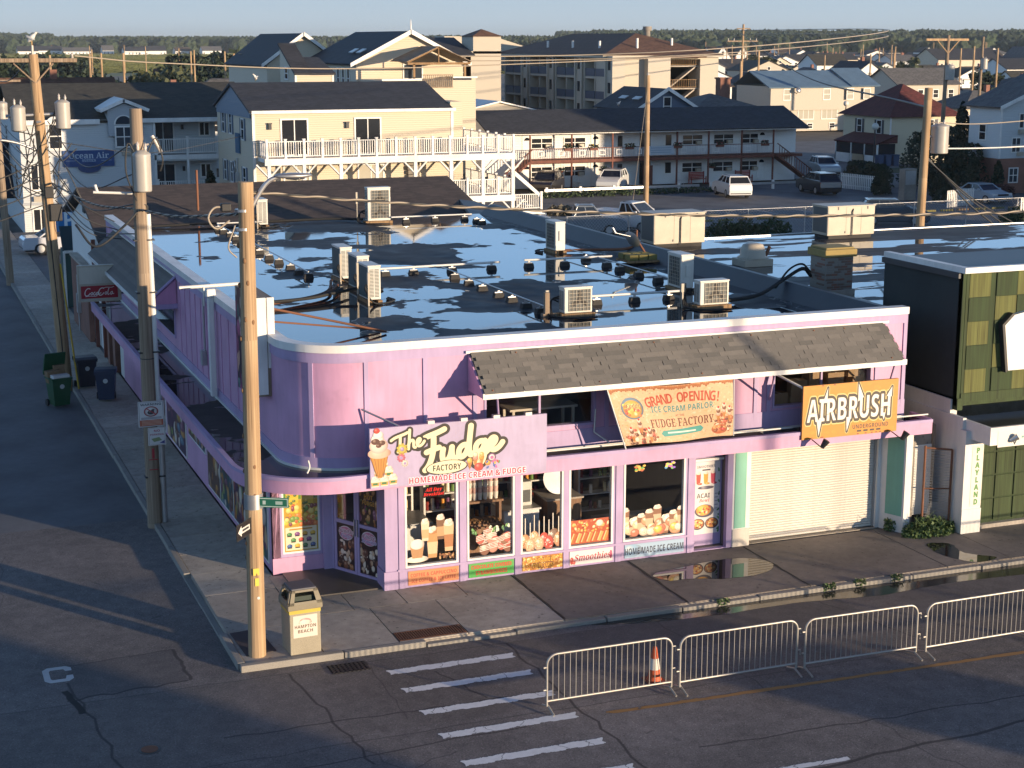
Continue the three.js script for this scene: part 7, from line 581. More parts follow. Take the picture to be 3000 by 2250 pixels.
[[71, -80, 2.6, 4.6], [74.5, -83.5, 2.4, 4.8], [72.5, -77, 2.2, 3.8]].forEach(([x, z, r, h], i) => bush(['dense dark hedge mass in front of the tall cypress', 'dense dark hedge beneath the globe lamp', 'lower dark hedge beside the pale sedan'][i], [x, z], r, h, 'hedge', mat.leafDark, 3200)); bush('tall dark cypress at the corner of the pale siding house', [73.6, -79.5], 1.5, 7.0, 'cone', mat.leafDark, 2800); bush('short cypress against the brick ground floor', [72.6, -73.2], 0.8, 2.6, 'cone', mat.leafDark, 1200); bush('small cypress near the white gate post', [71.2, -74.6], 0.9, 3.2, 'cone', mat.leafDark, 1400); bush('reddish low shrub beside the sedan', [70.8, -70.5], 1.1, 1.0, 'hedge', M([0.10, 0.035, 0.03], 0.8, { map: T.leaf }), 1200); bush('dark bush close to the monument sign', [66.2, -71.5], 1.0, 1.9, 'hedge', mat.leafDark, 1300);
for (const [x, l, m] of [[38.5, 'weed bush tangled in the chain link fence near the first air unit', mat.leafOlive], [42, 'taller weed bush in the chain link fence', mat.leaf], [40, 'low weeds along the chain link fence', mat.leafOlive], [60.5, 'weeds by the fence near the white picket corner', mat.leaf]]) { const t = thing('weed_bush', l, 'weeds', [x, 0, -55.6]); mk('foliage', leaves(700, () => { const a = rr(0, 6.28), r = Math.sqrt(rnd()) * 1.3; return [Math.cos(a) * r, rnd() * (1.3 - r * .5), Math.sin(a) * r * 0.3]; }, 0.05, 0.12), m, t); mk('stem', Array.from({ length: 12 }, () => rod([rr(-.8, .8), 0, 0], [rr(-1, 1), rr(.6, 1.2), rr(-.2, .2)], 0.012, 4)), mat.weed, t); }
{ const t = thing('monument_sign', 'weathered grey roadside sign pillar with a blank panel', 'sign', [63.6, 0, -72.4], 0.2); mk('pillar', rbx(-0.65, 0.65, 0, 2.4, -0.3, 0.3, 0.03), mat.brickGrey, t); mk('panel', bx(-0.55, 0.5, 1.2, 2.25, 0.3, 0.34), M([0.35, 0.35, 0.34], 0.6, { map: T.mott }), t); }
{ const t = thing('guard_rail', 'low white timber rail in front of the motel cars', 'rail', [0, 0, -84.6]); for (let i = 0; i < 9; i++) mk('post', bx(38.5 + i * 2.9, 38.7 + i * 2.9, 0, 0.75, -0.08, 0.08), mat.trimWhite, t); mk('beam', [bx(38.4, 52, 0.42, 0.62, 0.08, 0.13), bx(55, 62, 0.4, 0.6, 0.08, 0.13)], mat.galv, t); const g = thing('grass_verge', 'rough grass strip below the white timber rail', 'grass', [0, 0, -84.2]); g.userData.kind = 'stuff'; mk('foliage', leaves(1800, () => [rr(37, 56), rr(0, .4), rr(-.5, .6)], 0.05, 0.12), mat.leaf, g); }
for (let i = 0; i < 22; i++) { const t = thing('parking_stop', 'low timber parking stop in the row across the lot', 'parking stop', [36 + i * 1.5, -0.02, -64.5 + rr(-.05, .05)], 0, 'parking stops across the lot'); mk('bar', rbx(-0.55, 0.55, 0, 0.14, -0.09, 0.09, 0.02), i % 3 ? mat.mossWood : mat.plank, t); }
for (const [x, y, z, l] of [[80, 3.9, -101.6, 'black lamp post with white globe beside the yellow house porch'], [105.2, 4.2, -146, 'black lamp post with globe before the tan block'], [78, 4.4, -87.3, 'lamp post with white globe in the dark hedge']]) { const t = thing('globe_lamp', l, 'street lamp', [x, 0, z]); mk('post', rod([0, 0, 0], [0, y - 0.3, 0], 0.07), mat.darkmetal, t); mk('globe', new THREE.SphereGeometry(0.34, 16, 12).translate(0, y, 0), M([0.6, 0.57, 0.5], 0.4), t); }
// ---------- vehicles ----------
function car(name, label, [x, z], turn, col, kind = 'suv', o = {}) {
  const t = thing(name, label, o.cat || 'car', [x, 0, z], turn), paint = new THREE.MeshPhysicalMaterial({ color: C(col), roughness: 0.35, clearcoat: 0.8, clearcoatRoughness: 0.1, side: THREE.DoubleSide }), K = { suv: { L: 2.32, w: 0.93, belt: 1.12, hood: 1.08, top: 1.7, b: [-2.22, 1.1], r: [-1.7, 0.2] }, sedan: { L: 2.35, w: 0.9, belt: 0.95, hood: 0.88, top: 1.43, b: [-1.55, 1.1], r: [-0.85, 0.25] }, pickup: { L: 2.75, w: 0.98, belt: 1.15, hood: 1.1, top: 1.85, b: [-0.55, 1.2], r: [-0.4, 0.65] }, van: { L: 2.6, w: 0.98, belt: 1.2, hood: 1.1, top: 1.85, b: [-0.2, 1.5], r: [-0.1, 0.7] } }[kind];
  const P = [[-K.L, 0.34], [-K.L - 0.03, 0.62], [-K.L + 0.03, K.belt - 0.1], [-K.L + 0.14, K.belt], [K.b[1], K.belt], [K.L - 0.35, K.hood - 0.1], [K.L - 0.05, K.hood - 0.25], [K.L, 0.6], [K.L - 0.04, 0.34]], wb = K.L * 0.6, arch = (c) => Array.from({ length: 9 }, (_, i) => { const a = Math.PI * i / 8; return [c + 0.4 * Math.cos(a), 0.34 + 0.36 * Math.sin(a)]; }); const pts = [...P, ...arch(wb), ...arch(-wb)];
  const g = new THREE.ExtrudeGeometry(shp(pts), { depth: 2 * K.w - 0.14, bevelEnabled: true, bevelSize: 0.05, bevelThickness: 0.07, bevelSegments: 2, steps: 1 }).translate(0, 0, -K.w + 0.07); mk('body', g, paint, t); mk('underside', bx(-K.L + 0.1, K.L - 0.1, 0.2, 0.5, -K.w + 0.14, K.w - 0.14), mat.rubber, t);
  const tw = K.w - 0.22, bw = K.w - 0.06, q = (xx, y, w) => [[xx[0], y, -w], [xx[1], y, -w], [xx[1], y, w], [xx[0], y, w]], A = q(K.b, K.belt - 0.02, bw), B = q(K.r, K.top - 0.04, tw); mk('glasshouse', [0, 1, 2, 3].map(i => quad(A[i], A[(i + 1) % 4], B[(i + 1) % 4], B[i])), mat.pane, t); mk('roof', rbx(K.r[0] - 0.1, K.r[1] + 0.08, K.top - 0.09, K.top, -tw - 0.03, tw + 0.03, 0.04), paint, t);
  const pil = []; for (let i = 0; i < 4; i++) pil.push(rod(A[i], B[i], 0.05, 5)); for (const s of [0, 1]) for (const k of kind === 'sedan' ? [0.5] : kind === 'pickup' ? [0.45] : [0.36, 0.68]) { const l = (p, r) => p.map((v, n) => v + (r[n] - v) * k), a = s ? l(A[3], A[2]) : l(A[0], A[1]), b = s ? l(B[3], B[2]) : l(B[0], B[1]); pil.push(rod(a, b, 0.04, 5)); } mks('pillar', pil, paint, t); if (kind !== 'sedan') mk('roof_rail', [rod([K.r[0] + .1, K.top + .03, -tw + .05], [K.r[1] - .1, K.top + .03, -tw + .05], 0.02), rod([K.r[0] + .1, K.top + .03, tw - .05], [K.r[1] - .1, K.top + .03, tw - .05], 0.02)], mat.darkmetal, t);
  for (const sx of [-1, 1]) for (const sz of [-1, 1]) { const w = mk('wheel', cyl(0, 0, 0, 0.345, 0.345, 0.22, 20).rotateX(Math.PI / 2).translate(sx * wb, 0.345, sz * (K.w - 0.13) - 0.11), mat.rubber, t); mk('rim', cyl(0, 0, 0, 0.22, 0.22, 0.23, 14).rotateX(Math.PI / 2).translate(sx * wb, 0.345, sz * (K.w - 0.12) - 0.115), mat.galv, w); }
  for (const s of [-1, 1]) { mk('headlight', rbx(K.L - 0.28, K.L - 0.005, 0.68, 0.84, s * (K.w - 0.42), s * (K.w - 0.04), 0.03), M([0.55, 0.55, 0.55], 0.15), t); mk('tail_light', rbx(-K.L - 0.02, -K.L + 0.2, 0.72, K.belt - 0.08, s * (K.w - 0.3), s * (K.w - 0.01), 0.03), M([0.3, 0.01, 0.015], 0.25), t); mk('mirror', rbx(K.b[1] - 0.45, K.b[1] - 0.25, K.belt, K.belt + 0.16, s * K.w, s * (K.w + 0.16), 0.03), paint, t); }
  mk('grille', bx(K.L - 0.06, K.L + 0.012, 0.55, 0.78, -0.5, 0.5), mat.black, t); mk('licence_plate', bx(-K.L - 0.035, -K.L - 0.02, 0.66, 0.78, -0.16, 0.16), mat.white, t); mk('bumper', [rbx(K.L - 0.1, K.L + 0.05, 0.34, 0.5, -K.w + 0.08, K.w - 0.08, 0.04), rbx(-K.L - 0.06, -K.L + 0.1, 0.34, 0.52, -K.w + 0.08, K.w - 0.08, 0.04)], o.trim || mat.black, t);
  if (kind === 'pickup') { mk('cargo_bed', [bx(-K.L + 0.15, K.b[0] - 0.1, K.belt - 0.02, K.belt + 0.02, -K.w + 0.12, K.w - 0.12)], mat.black, t); mk('load', leaves(260, () => [rr(-2.2, -0.8), K.belt + rr(0, .55), rr(-.6, .6)], 0.1, 0.22), M([0.16, 0.14, 0.10], 0.9, { map: T.leaf }), t); } return t;
}
const PI = Math.PI;
car('parked_car', 'dark brown-black car beside the deck house end of the motel', [40.0, -87.9], -2.2, [0.02, 0.016, 0.014]); car('parked_car', 'white sport utility car facing out, beside the white timber rail', [46.0, -88.3], -2.2, [0.62, 0.62, 0.6]); car('parked_car', 'white sport utility car seen from behind, in the open lot', [52.6, -80.2], PI / 2 - 0.2, [0.66, 0.66, 0.65]); car('parked_car', 'black sport utility car seen from behind, near the motel stairs', [60.4, -80], PI / 2 - 0.12, [0.012, 0.012, 0.015]); car('parked_car', 'silver sport utility car beside the motel stairs', [70, -94.5], -PI / 2 - 0.3, [0.42, 0.42, 0.41]); car('parked_car', 'pale blue-grey sedan by the brick ground floor', [68, -69], -PI / 2 + 0.05, [0.30, 0.35, 0.40], 'sedan'); car('parked_car', 'dark green sport utility car behind the chain link fence', [52.8, -58.5], -0.45, [0.03, 0.04, 0.05]); car('pickup_truck', 'grey pickup with a covered load behind the wet roof edge', [31.3, -61], -0.35, [0.16, 0.18, 0.2], 'pickup', { cat: 'pickup truck' }); car('delivery_van', 'white van partly hidden by the first beige air unit', [35.0, -62], -1.0, [0.6, 0.6, 0.6], 'van', { cat: 'van' }); car('parked_car', 'silver sedan parked against the suites building up the side street', [-0.4, -63.6], 0.05, [0.42, 0.43, 0.46], 'sedan');
// ---------- things inside the shop windows ----------
{ const wd = M([0.30, 0.17, 0.09], 0.6, { map: T.wood }), ct = (label, x0, x1, z0, z1, h, m, top) => { const t = thing('counter', label, 'counter', [(x0 + x1) / 2, 0.03, (z0 + z1) / 2]); const a = (x1 - x0) / 2, b = (z1 - z0) / 2; mk('cabinet', bx(-a, a, 0, h, -b, b), m, t); mk('top', bx(-a - 0.04, a + 0.04, h, h + 0.04, -b - 0.04, b + 0.04), top, t); return t; };
  ct('white freezer counter behind the first display window', 0.3, 1.3, -2.6, -1.6, 0.9, mat.white, mat.galv); ct('wooden display shelf behind the second display window', 1.7, 2.7, -1.2, -0.5, 1.0, wd, wd); ct('white refrigerator counter behind the third display window', 3.1, 4.0, -2.4, -1.5, 1.0, mat.white, mat.galv); ct('wooden table with pale top behind the fourth display window', 4.3, 5.2, -2.6, -1.7, 1.1, wd, mat.concrete); ct('low dark counter behind the fifth display window', 5.6, 7.0, -1.9, -1.2, 0.5, mat.counterDark, mat.concrete);
  const cupT = (x, y, z, n, l) => { const t = thing('paper_cup_stack', l, 'cups', [x, y, z], 0, 'paper cup stacks behind the second window'); for (let i = 0; i < n; i++) mk('cup', lathe([[0.045, 0], [0.06, 0.16], [0.065, 0.17]], 10).translate(0, i * 0.13, 0), i % 2 ? M([0.55, 0.36, 0.3], 0.6) : M([0.6, 0.55, 0.48], 0.6), t); }; for (let i = 0; i < 8; i++) cupT(1.75 + i * 0.13, 1.6, -0.9, 5, 'tall stack of pastel paper cups on the wooden shelf'); const rack = thing('cup_rack', 'shelf board carrying stacks of paper cups', 'shelf', [2.2, 1.55, -0.9]); mk('board', bx(-0.55, 0.6, 0, 0.05, -0.15, 0.15), wd, rack); mk('leg', [bx(-0.52, -0.46, -0.45, 0, -0.12, 0.12), bx(0.5, 0.56, -0.45, 0, -0.12, 0.12)], wd, rack);
  const tray = thing('candy_tray', 'row of wrapped candies on the wooden shelf', 'candy', [2.2, 1.1, -0.7]); mk('tray', bx(-0.48, 0.48, -0.03, 0.02, -0.18, 0.18), wd, tray); mk('candy', Array.from({ length: 60 }, () => new THREE.IcosahedronGeometry(0.035, 0).translate(rr(-.45, .45), 0.045, rr(-.16, .16))), M([0.22, 0.12, 0.05], 0.4), tray); const plate = thing('serving_platter', 'large round silver platter leaning on the pale table', 'platter', [4.75, 1.5, -2.2]); mk('disc', cyl(0, 0, 0, 0.36, 0.36, 0.02, 28).rotateX(1.2), mat.galv, plate); mk('stand', bx(-0.2, 0.2, -0.33, -0.1, -0.15, 0), mat.darkmetal, plate); const mach = thing('drink_machine', 'white drink machine on the refrigerator counter', 'machine', [3.7, 1.07, -1.9]); mk('body', rbx(-0.2, 0.2, 0, 0.6, -0.2, 0.2, 0.03), mat.acWhite, mach); mk('front', bx(-0.15, 0.15, 0.1, 0.4, 0.2, 0.21), mat.coil, mach);
  const jc = ['#8a2f24', '#c8842a', '#d8c090', '#5a7a3a', '#6a3a5a', '#e0d8c8'].map(c => M(c, 0.35)); [[0.8, -3.4, 'first'], [2.2, -3.2, 'second'], [3.5, -3.6, 'third'], [4.8, -3.5, 'fourth'], [6.3, -3.2, 'fifth']].forEach(([x, z, w]) => { const t = thing('jar_shelf', `open shelf of coloured jars at the back of the ${w} display window`, 'shelf', [x, 0.03, z]); mk('upright', [bx(-0.6, -0.55, 0, 2.2, -0.15, 0.15), bx(0.55, 0.6, 0, 2.2, -0.15, 0.15)], mat.white, t); for (let r = 0; r < 5; r++) { mk('board', bx(-0.55, 0.55, 0.3 + r * 0.42, 0.33 + r * 0.42, -0.15, 0.15), mat.white, t); for (let i = 0; i < 8; i++) if (rnd() < .85) mk('jar', cyl(-0.46 + i * 0.13, 0.33 + r * 0.42, 0.02, 0.052, 0.045, rr(.14, .28), 8), pick(jc), t); } });
  const cb = M([0.36, 0.24, 0.13], 0.85, { map: T.paint }), box = (x, y, z, w, h, d, l) => { const t = thing('cardboard_box', l, 'box', [x, y, z], rr(-.15, .15), 'cardboard boxes upstairs'); mk('carton', bx(-w / 2, w / 2, 0, h, -d / 2, d / 2), cb, t); mk('tape', bx(-0.03, 0.03, h, h + 0.004, -d / 2, d / 2), mat.acBeige, t); }; for (const [x, y, w, h] of [[9.75, 2.92, .5, .4], [9.8, 3.32, .45, .32], [10.3, 2.92, .4, .6], [10.75, 2.92, .55, .7], [10.8, 3.62, .4, .3], [11.3, 2.92, .5, .85], [11.35, 3.77, .45, .28], [11.85, 2.92, .4, .7], [12.0, 3.62, .3, .3], [10.35, 3.52, .42, .4], [10.8, 3.92, .4, .25], [11.85, 3.92, .35, .25]]) box(x, y, -0.36 - rnd() * 0.12, w, h, 0.26, 'cardboard box stacked behind the upstairs window above the orange sign'); const tb = thing('work_table', 'long pale table behind the upstairs window above the lilac sign', 'table', [3.9, 2.92, -1.2]); mk('top', bx(-0.9, 0.8, 0.7, 0.75, -0.35, 0.35), mat.acBeige, tb); for (const [a, b] of [[-.8, -.3], [.7, -.3], [-.8, .3], [.7, .3]]) mk('leg', bx(a - .03, a + .03, 0, .7, b - .03, b + .03), mat.acBeige, tb); }
// ---------- gulls ----------
{ const g0 = lathe([[0, -0.2], [0.05, -0.16], [0.085, -0.05], [0.09, 0.05], [0.06, 0.13], [0.035, 0.17], [0.045, 0.2], [0.04, 0.24], [0, 0.265]], 12).rotateX(0.75).translate(0, 0.24, 0); const gull = (l, p, r) => { const t = thing('gull', l, 'gull', p, r); mk('body', [g0.clone(), new THREE.ConeGeometry(0.018, 0.07, 6).rotateX(1.7).translate(0, 0.42, 0.22)], mat.white, t); mk('wing', [new THREE.SphereGeometry(0.1, 8, 6).scale(0.3, 0.5, 1.6).rotateX(0.5).translate(0.075, 0.24, -0.05), new THREE.SphereGeometry(0.1, 8, 6).scale(0.3, 0.5, 1.6).rotateX(0.5).translate(-0.075, 0.24, -0.05)], M([0.3, 0.32, 0.34], 0.7), t); mk('leg', [rod([0.03, 0, 0], [0.03, 0.15, 0], 0.008), rod([-0.03, 0, 0], [-0.03, 0.15, 0], 0.008)], M([0.5, 0.3, 0.1], 0.7), t); }; gull('white gull perched on the leaning pole top', [-4.97, 11.86, -25], 1.2); gull('white gull perched on the deck house ridge', [11.9, 9.58, -66.95], -1.0); gull('white gull perched on the motel roof ridge', [49.5, 6.5, -94.8], 0.5); }
// ---------- far houses ----------
const wallsC = [['white', mat.sidWhite], ['white', mat.sidWhite], ['cream', mat.sidCream], ['pale grey', mat.sidPale], ['tan', mat.sidTan]], roofsC = [['dark', mat.roofDark], ['grey', mat.roofGrey], ['brown', mat.roofBrown], ['dark', mat.roofDark], ['olive', mat.roofOlive]];
function cottage(x, z, w, d, ye, yr, kind, wc, rc, name, label, group) {
  const t = thing(name || 'far_cottage', label || `small ${wc[0]} cottage with ${rc[0]} ${kind === 'h' ? 'hipped' : kind === 'z' ? 'gable-fronted' : 'side-gabled'} roof in the far rows`, 'house', [x, 0, z], 0, label ? group : 'far cottages beyond the motel'); const a = w / 2, b = d / 2;
  mk('wall', kind === 'z' ? gableZ(-a, a, -b, b, 0, ye, yr) : kind === 'x' ? gableX(-a, a, -b, b, 0, ye, yr) : bx(-a, a, 0, ye, -b, b), wc[1], t); (kind === 'z' ? roofZ : kind === 'x' ? roofX : hip)(t, -a, a, -b, b, ye + 0.08, yr + 0.12, rc[1], 0.35);
  const n = Math.max(2, Math.round(w / 3)); for (let f = 0; f < (ye > 4.2 ? 2 : 1); f++) for (let i = 0; i < n; i++) { if (rnd() < 0.2) continue; const X = -a + (i + 0.5) * w / n, y = f * 2.6 + 0.9; winZ(t, X - 0.45, X + 0.45, y, y + 1.2, b, { mid: 1 }); } if (kind === 'z') winZ(t, -0.35, 0.35, ye + 0.1, ye + 0.8, b); mk('side_window', [-0.25, 0.25].map(k => bx(-a - 0.03, -a, 1, 2.1, d * k - 0.4, d * k + 0.4)), mat.paneBlue, t); if (rnd() < 0.35) mk('chimney', bx(a * 0.3, a * 0.3 + 0.6, ye, yr + 0.8, -0.4, 0.2), mat.brick, t); if (rnd() < 0.4) mk('porch', [bx(-a, a * 0.4, 2.3, 2.45, b, b + 1.8), bx(-a, -a + 0.12, 0, 2.3, b + 1.6, b + 1.75), bx(a * 0.3, a * 0.4, 0, 2.3, b + 1.6, b + 1.75), bx(-a, a * 0.4, 0, 0.4, b, b + 1.8)], mat.trimWhite, t); return t;
}
cottage(330, -428, 26, 14, 6, 9.4, 'x', wallsC[2], roofsC[0], 'gallery_inn', 'long two-storey inn with dark roof and white galleries among the far cottages'); cottage(352, -420, 9, 16, 6.2, 10, 'z', wallsC[0], roofsC[1], 'inn_wing', 'white gable end of the far galleried inn');
cottage(283, -505, 14, 11, 6.3, 9.8, 'x', wallsC[0], roofsC[2], 'white_cross_gable_house', 'white house with twin front gables far off under the treeline'); { const t = thing('twin_gable', 'pair of white front gables on the far cross-gabled house', 'house wing', [283, 0, -499]); for (const x of [-4, 4.2]) { mk('wall', gableZ(x - 3, x + 3, -3, 1, 0, 6.4, 10), mat.sidWhite, t); mk('roof', [slab([x, 10.2, -3], [x - 3.4, 6.1, -3], [x - 3.4, 6.1, 1.3], [x, 10.2, 1.3], .15).flat(), slab([x, 10.2, 1.3], [x + 3.4, 6.1, 1.3], [x + 3.4, 6.1, -3], [x, 10.2, -3], .15).flat()], mat.roofGrey, t); winZ(t, x - .5, x + .5, 7.2, 8.2, 1); } }
cottage(103, -196, 20, 12, 5.2, 6.6, 'x', wallsC[0], roofsC[2], 'white_store_block', 'broad white flat-fronted block behind the condominium'); cottage(128, -150, 10, 9, 3.2, 5.4, 'h', wallsC[2], roofsC[1], 'hip_bungalow', 'cream bungalow with grey hipped roof behind the red-roofed house'); cottage(140, -182, 11, 9, 5.6, 7.8, 'x', wallsC[4], roofsC[1], 'tan_duplex', 'tan duplex with long grey roof behind the blue metal roof');
for (let z = -205; z > -820; z -= z > -420 ? 25 : 33) { const dz = 33 - z; for (let x = 0.5 * dz; x < 0.86 * dz + 20; x += rr(13, 18)) { if (rnd() < 0.2 || (Math.abs(x - 335) < 34 && z < -395 && z > -450) || (Math.abs(x - 283) < 16 && z < -470 && z > -530)) continue; const k = pick(['x', 'z', 'h', 'x', 'z']), two = rnd() < 0.25, w = rr(7.5, 12), ye = two ? rr(4.8, 5.8) : rr(2.6, 3.2); cottage(x + rr(-2, 2), z + rr(-4, 4), w, rr(8, 12), ye, ye + rr(1.6, 2.8), k, pick(wallsC), pick(roofsC)); } }
// left side: roofs behind the suites building
for (const [x, z, w, d, ye, yr, k, wc, rc, l] of [[2.5, -118, 15, 9, 5.6, 8.7, 'x', wallsC[4], ['rust', mat.roofRust], 'house with a broad rust-brown roof behind the suites building'], [-3.6, -108, 7, 8, 6, 8.9, 'x', wallsC[4], ['rust', mat.roofRust], 'narrow rust-roofed house behind the leaning pole'], [13.5, -122, 4.5, 8, 5.2, 7.4, 'x', wallsC[0], roofsC[1], 'small white shed-like house next to the rust-brown roof'], [27, -146, 7.5, 8, 4.6, 8.2, 'h', wallsC[2], roofsC[2], 'cream house with steep dark roof and stacked dormers'], [36, -150, 6.5, 8, 5, 7.2, 'x', wallsC[2], roofsC[1], 'cream house with low side-gabled roof next to the dormered roof'], [20, -150, 5, 8, 5.6, 7, 'z', wallsC[0], roofsC[1], 'white gable-fronted house next to the dormered roof'], [44, -165, 9, 10, 5, 8.6, 'h', wallsC[1], roofsC[1], 'house with grey hipped roof behind the deck house'], [9, -140, 6, 8, 4, 6.6, 'z', wallsC[3], roofsC[0], 'small dark-roofed house before the marsh'], [22, -128, 12, 10, 5.2, 8.3, 'h', wallsC[3], roofsC[1], 'grey hip-roofed house directly behind the deck house'], [52, -330, 8, 8, 4, 6, 'x', wallsC[0], ['rust', mat.roofRust], 'lone rust-roofed cottage at the marsh edge']]) cottage(x, z, w, d, ye, yr, k, wc, rc, 'left_side_house', l);
{ const t = thing('roof_dormer', 'two stacked white dormer boxes on the steep dark roof', 'dormer', [27, 0, -142.4]); mk('wall', [bx(-0.9, 0.9, 5.3, 7.1, -2, 0), bx(-0.6, 0.6, 7.6, 8.7, -3, -1.4)], mat.sidWhite, t); mk('roof', [bx(-1.1, 1.1, 7.1, 7.25, -2, 0.2), bx(-0.8, 0.8, 8.7, 8.85, -3, -1.2)], mat.roofDark, t); winZ(t, -0.3, 0.3, 5.8, 6.6, 0); }
for (let i = 0; i < 8; i++) { const x = 120 + i * 22 + rr(-8, 8), z = -1430 + rr(-40, 30); cottage(x, z, rr(9, 26), 14, rr(3, 4), rr(6, 8), 'x', wallsC[0], pick(roofsC), 'farm_building', 'white building low under the treeline across the marsh', 'white buildings across the marsh'); }
// far poles
{ const t = thing('tall_far_pole', 'tall far pole with two crossarms beside the condominium', 'utility pole', [141.3, 0, -238]); mk('pole', rod([0, 0, 0], [0.3, 15, 0], 0.3, 8, 0.2), mat.pole, t); mk('crossarm', [bx(-3, 3.4, 11.8, 12.05, -.1, .1), bx(-1.1, 1.7, 14.1, 14.3, -.1, .1)], mat.poleGrey, t); mk('insulator', [-2.8, -1.6, 1.8, 3.1].map(x => cyl(x, 12.05, 0, .1, .06, .4, 6)), mat.porcelain, t);
  const f = thing('far_pole', 'thin wooden pole among the far rows of cottages', 'utility pole', [142.7, 0, -234], 0, 'thin poles among the far cottages'); mk('pole', rod([0, 0, 0], [0, 10.2, 0], 0.2, 6, 0.14), mat.pole, f); for (let i = 0; i < 46; i++) { const dz = rr(210, 820), z = 33 - dz; const c = copy(f, [(rr(0.5, 0.86)) * dz, 0, z], 0); c.scale.y = rr(0.85, 1.15); } const g = thing('far_pole', 'thin pole standing along the marsh edge', 'utility pole', [20, 0, -180], 0, 'thin poles along the marsh edge'); mk('pole', rod([0, 0, 0], [0, 10.5, 0], 0.18, 6, 0.13), mat.pole, g); for (const [x, z] of [[14, -165], [17, -178], [34, -210], [38, -205], [40, -240], [8, -150], [31, -165], [48, -300], [60, -420], [80, -600], [55, -500], [1, -130], [26, -260]]) copy(g, [x, 0, z], 0); }
for (const [x, z, h, l] of [[81.2, -92.7, 12.5, 'tall pole with crossarm and transformer rising from the dark hedge'], [120, -138.8, 12.5, 'slim grey pole with a transformer behind the dark hedges']]) { const t = thing('utility_pole', l, 'utility pole', [x, 0, z]); polePart(t, h, 0.22, 0.16, [0.2, 0], mat.poleGrey); if (h > 12.4 && x < 100) mk('crossarm', [bx(-2.2, 2.4, h - 0.5, h - 0.3, -.08, .08), rod([-1, h - .5, .1], [0.15, h - 1.6, .1], .05), rod([1.3, h - .5, .1], [0.2, h - 1.6, .1], .05)], mat.pole, t); can(t, 0.35, h - 4, 0.3, 0.42, 1.3); }
// ---------- trees ----------
function tree(label, x, z, r, h, m, group, n = 900) { const t = thing('tree', label, 'tree', [x, 0, z], 0, group); mk('trunk', [rod([0, 0, 0], [0, h * 0.55, 0], 0.05 * h * .6, 7, 0.02 * h), ...[0, 1, 2].map(i => rod([0, h * (.3 + i * .1), 0], [Math.cos(i * 2.2) * r * .6, h * (.55 + i * .1), Math.sin(i * 2.2) * r * .6], 0.012 * h, 5, 0.005 * h))], mat.bark, t); const cl = Array.from({ length: 12 }, () => { const a = rr(0, 6.28), q = Math.sqrt(rnd()) * r * 0.75; return [Math.cos(a) * q, h * rr(0.38, 0.86), Math.sin(a) * q, r * rr(0.28, 0.5)]; }); mk('crown', leaves(n, i => { const c = cl[i % 12], u = V(rr(-1, 1), rr(-1, 1), rr(-1, 1)).normalize().multiplyScalar(c[3] * Math.pow(rnd(), 0.33)); return [c[0] + u.x, c[1] + u.y * 0.8, c[2] + u.z]; }, 0.05 * h * .8, 0.11 * h * .8), m, t); return t; }
const tm = [mat.leaf, mat.leafDark, mat.leafOlive];
for (const [x, z, r, h] of [[12, -330, 8, 9], [22, -345, 7, 8], [30, -340, 9, 9], [36, -250, 6, 7.5], [44, -255, 7, 7], [52, -300, 9, 9], [60, -310, 9, 9.5], [66, -300, 7, 8.5], [76, -330, 9, 11], [30, -230, 6, 6], [24, -235, 6, 6], [16, -240, 6, 6.5], [46, -225, 5, 6], [10, -250, 7, 8], [2, -300, 8, 10], [0, -350, 9, 12], [84, -260, 6, 8], [57, -190, 4, 8.5], [60, -186, 4, 9], [90, -420, 10, 8], [40, -420, 9, 7], [20, -430, 8, 7]]) tree('bushy tree in the scrub belt before the marsh', x, z, r, h, pick(tm), 'trees of the scrub belt'); for (let i = 0; i < 40; i++) { const dz = rr(240, 850); tree('small leafy tree among the far cottages', rr(0.5, 0.86) * dz, 33 - dz, rr(2.2, 4), rr(4.5, 8), pick(tm), 'trees among the far cottages', 500); }
{ // marsh grass: upright tufts in strips
  const gs = []; for (let i = 0; i < 40; i++) { const x = rr(-9, 9), z = rr(-6, 6), w = rr(.8, 2.2), h = rr(.5, 1.1); gs.push(tri([x - w, 0, z], [x + w, 0, z + rr(-.6, .6)], [x + rr(-.5, .5), h, z])); } const g = metric(mergeGeometries(gs.map(clean))), N = 5200, im = new THREE.InstancedMesh(g, M([0.115, 0.135, 0.04], 0.9, { map: T.leaf, side: THREE.DoubleSide }), N), m4 = new THREE.Matrix4(), q = new THREE.Quaternion(), col = new THREE.Color(); for (let i = 0; i < N; i++) { const a = rr(-0.15, 0.42), d = 620 + Math.pow(rnd(), 0.7) * 1000; q.setFromAxisAngle(V(0, 1, 0), rr(-.5, .5)); m4.compose(V(-10 + Math.sin(a) * d, -0.16, 33 - Math.cos(a) * d), q, V(1.3, rr(.7, 1.3), 1)); im.setMatrixAt(i, m4); const k = rr(.8, 1.2) * (0.85 + 0.3 * pn.noise(d / 90, a * 14, 3)); col.setRGB(k * 1.05, k, k * .9); im.setColorAt(i, col); } im.name = 'marsh_grass'; im.castShadow = im.receiveShadow = true; im.userData = { kind: 'stuff', label: 'bright green salt marsh grass below the woods', category: 'grass' }; scene.add(im); }
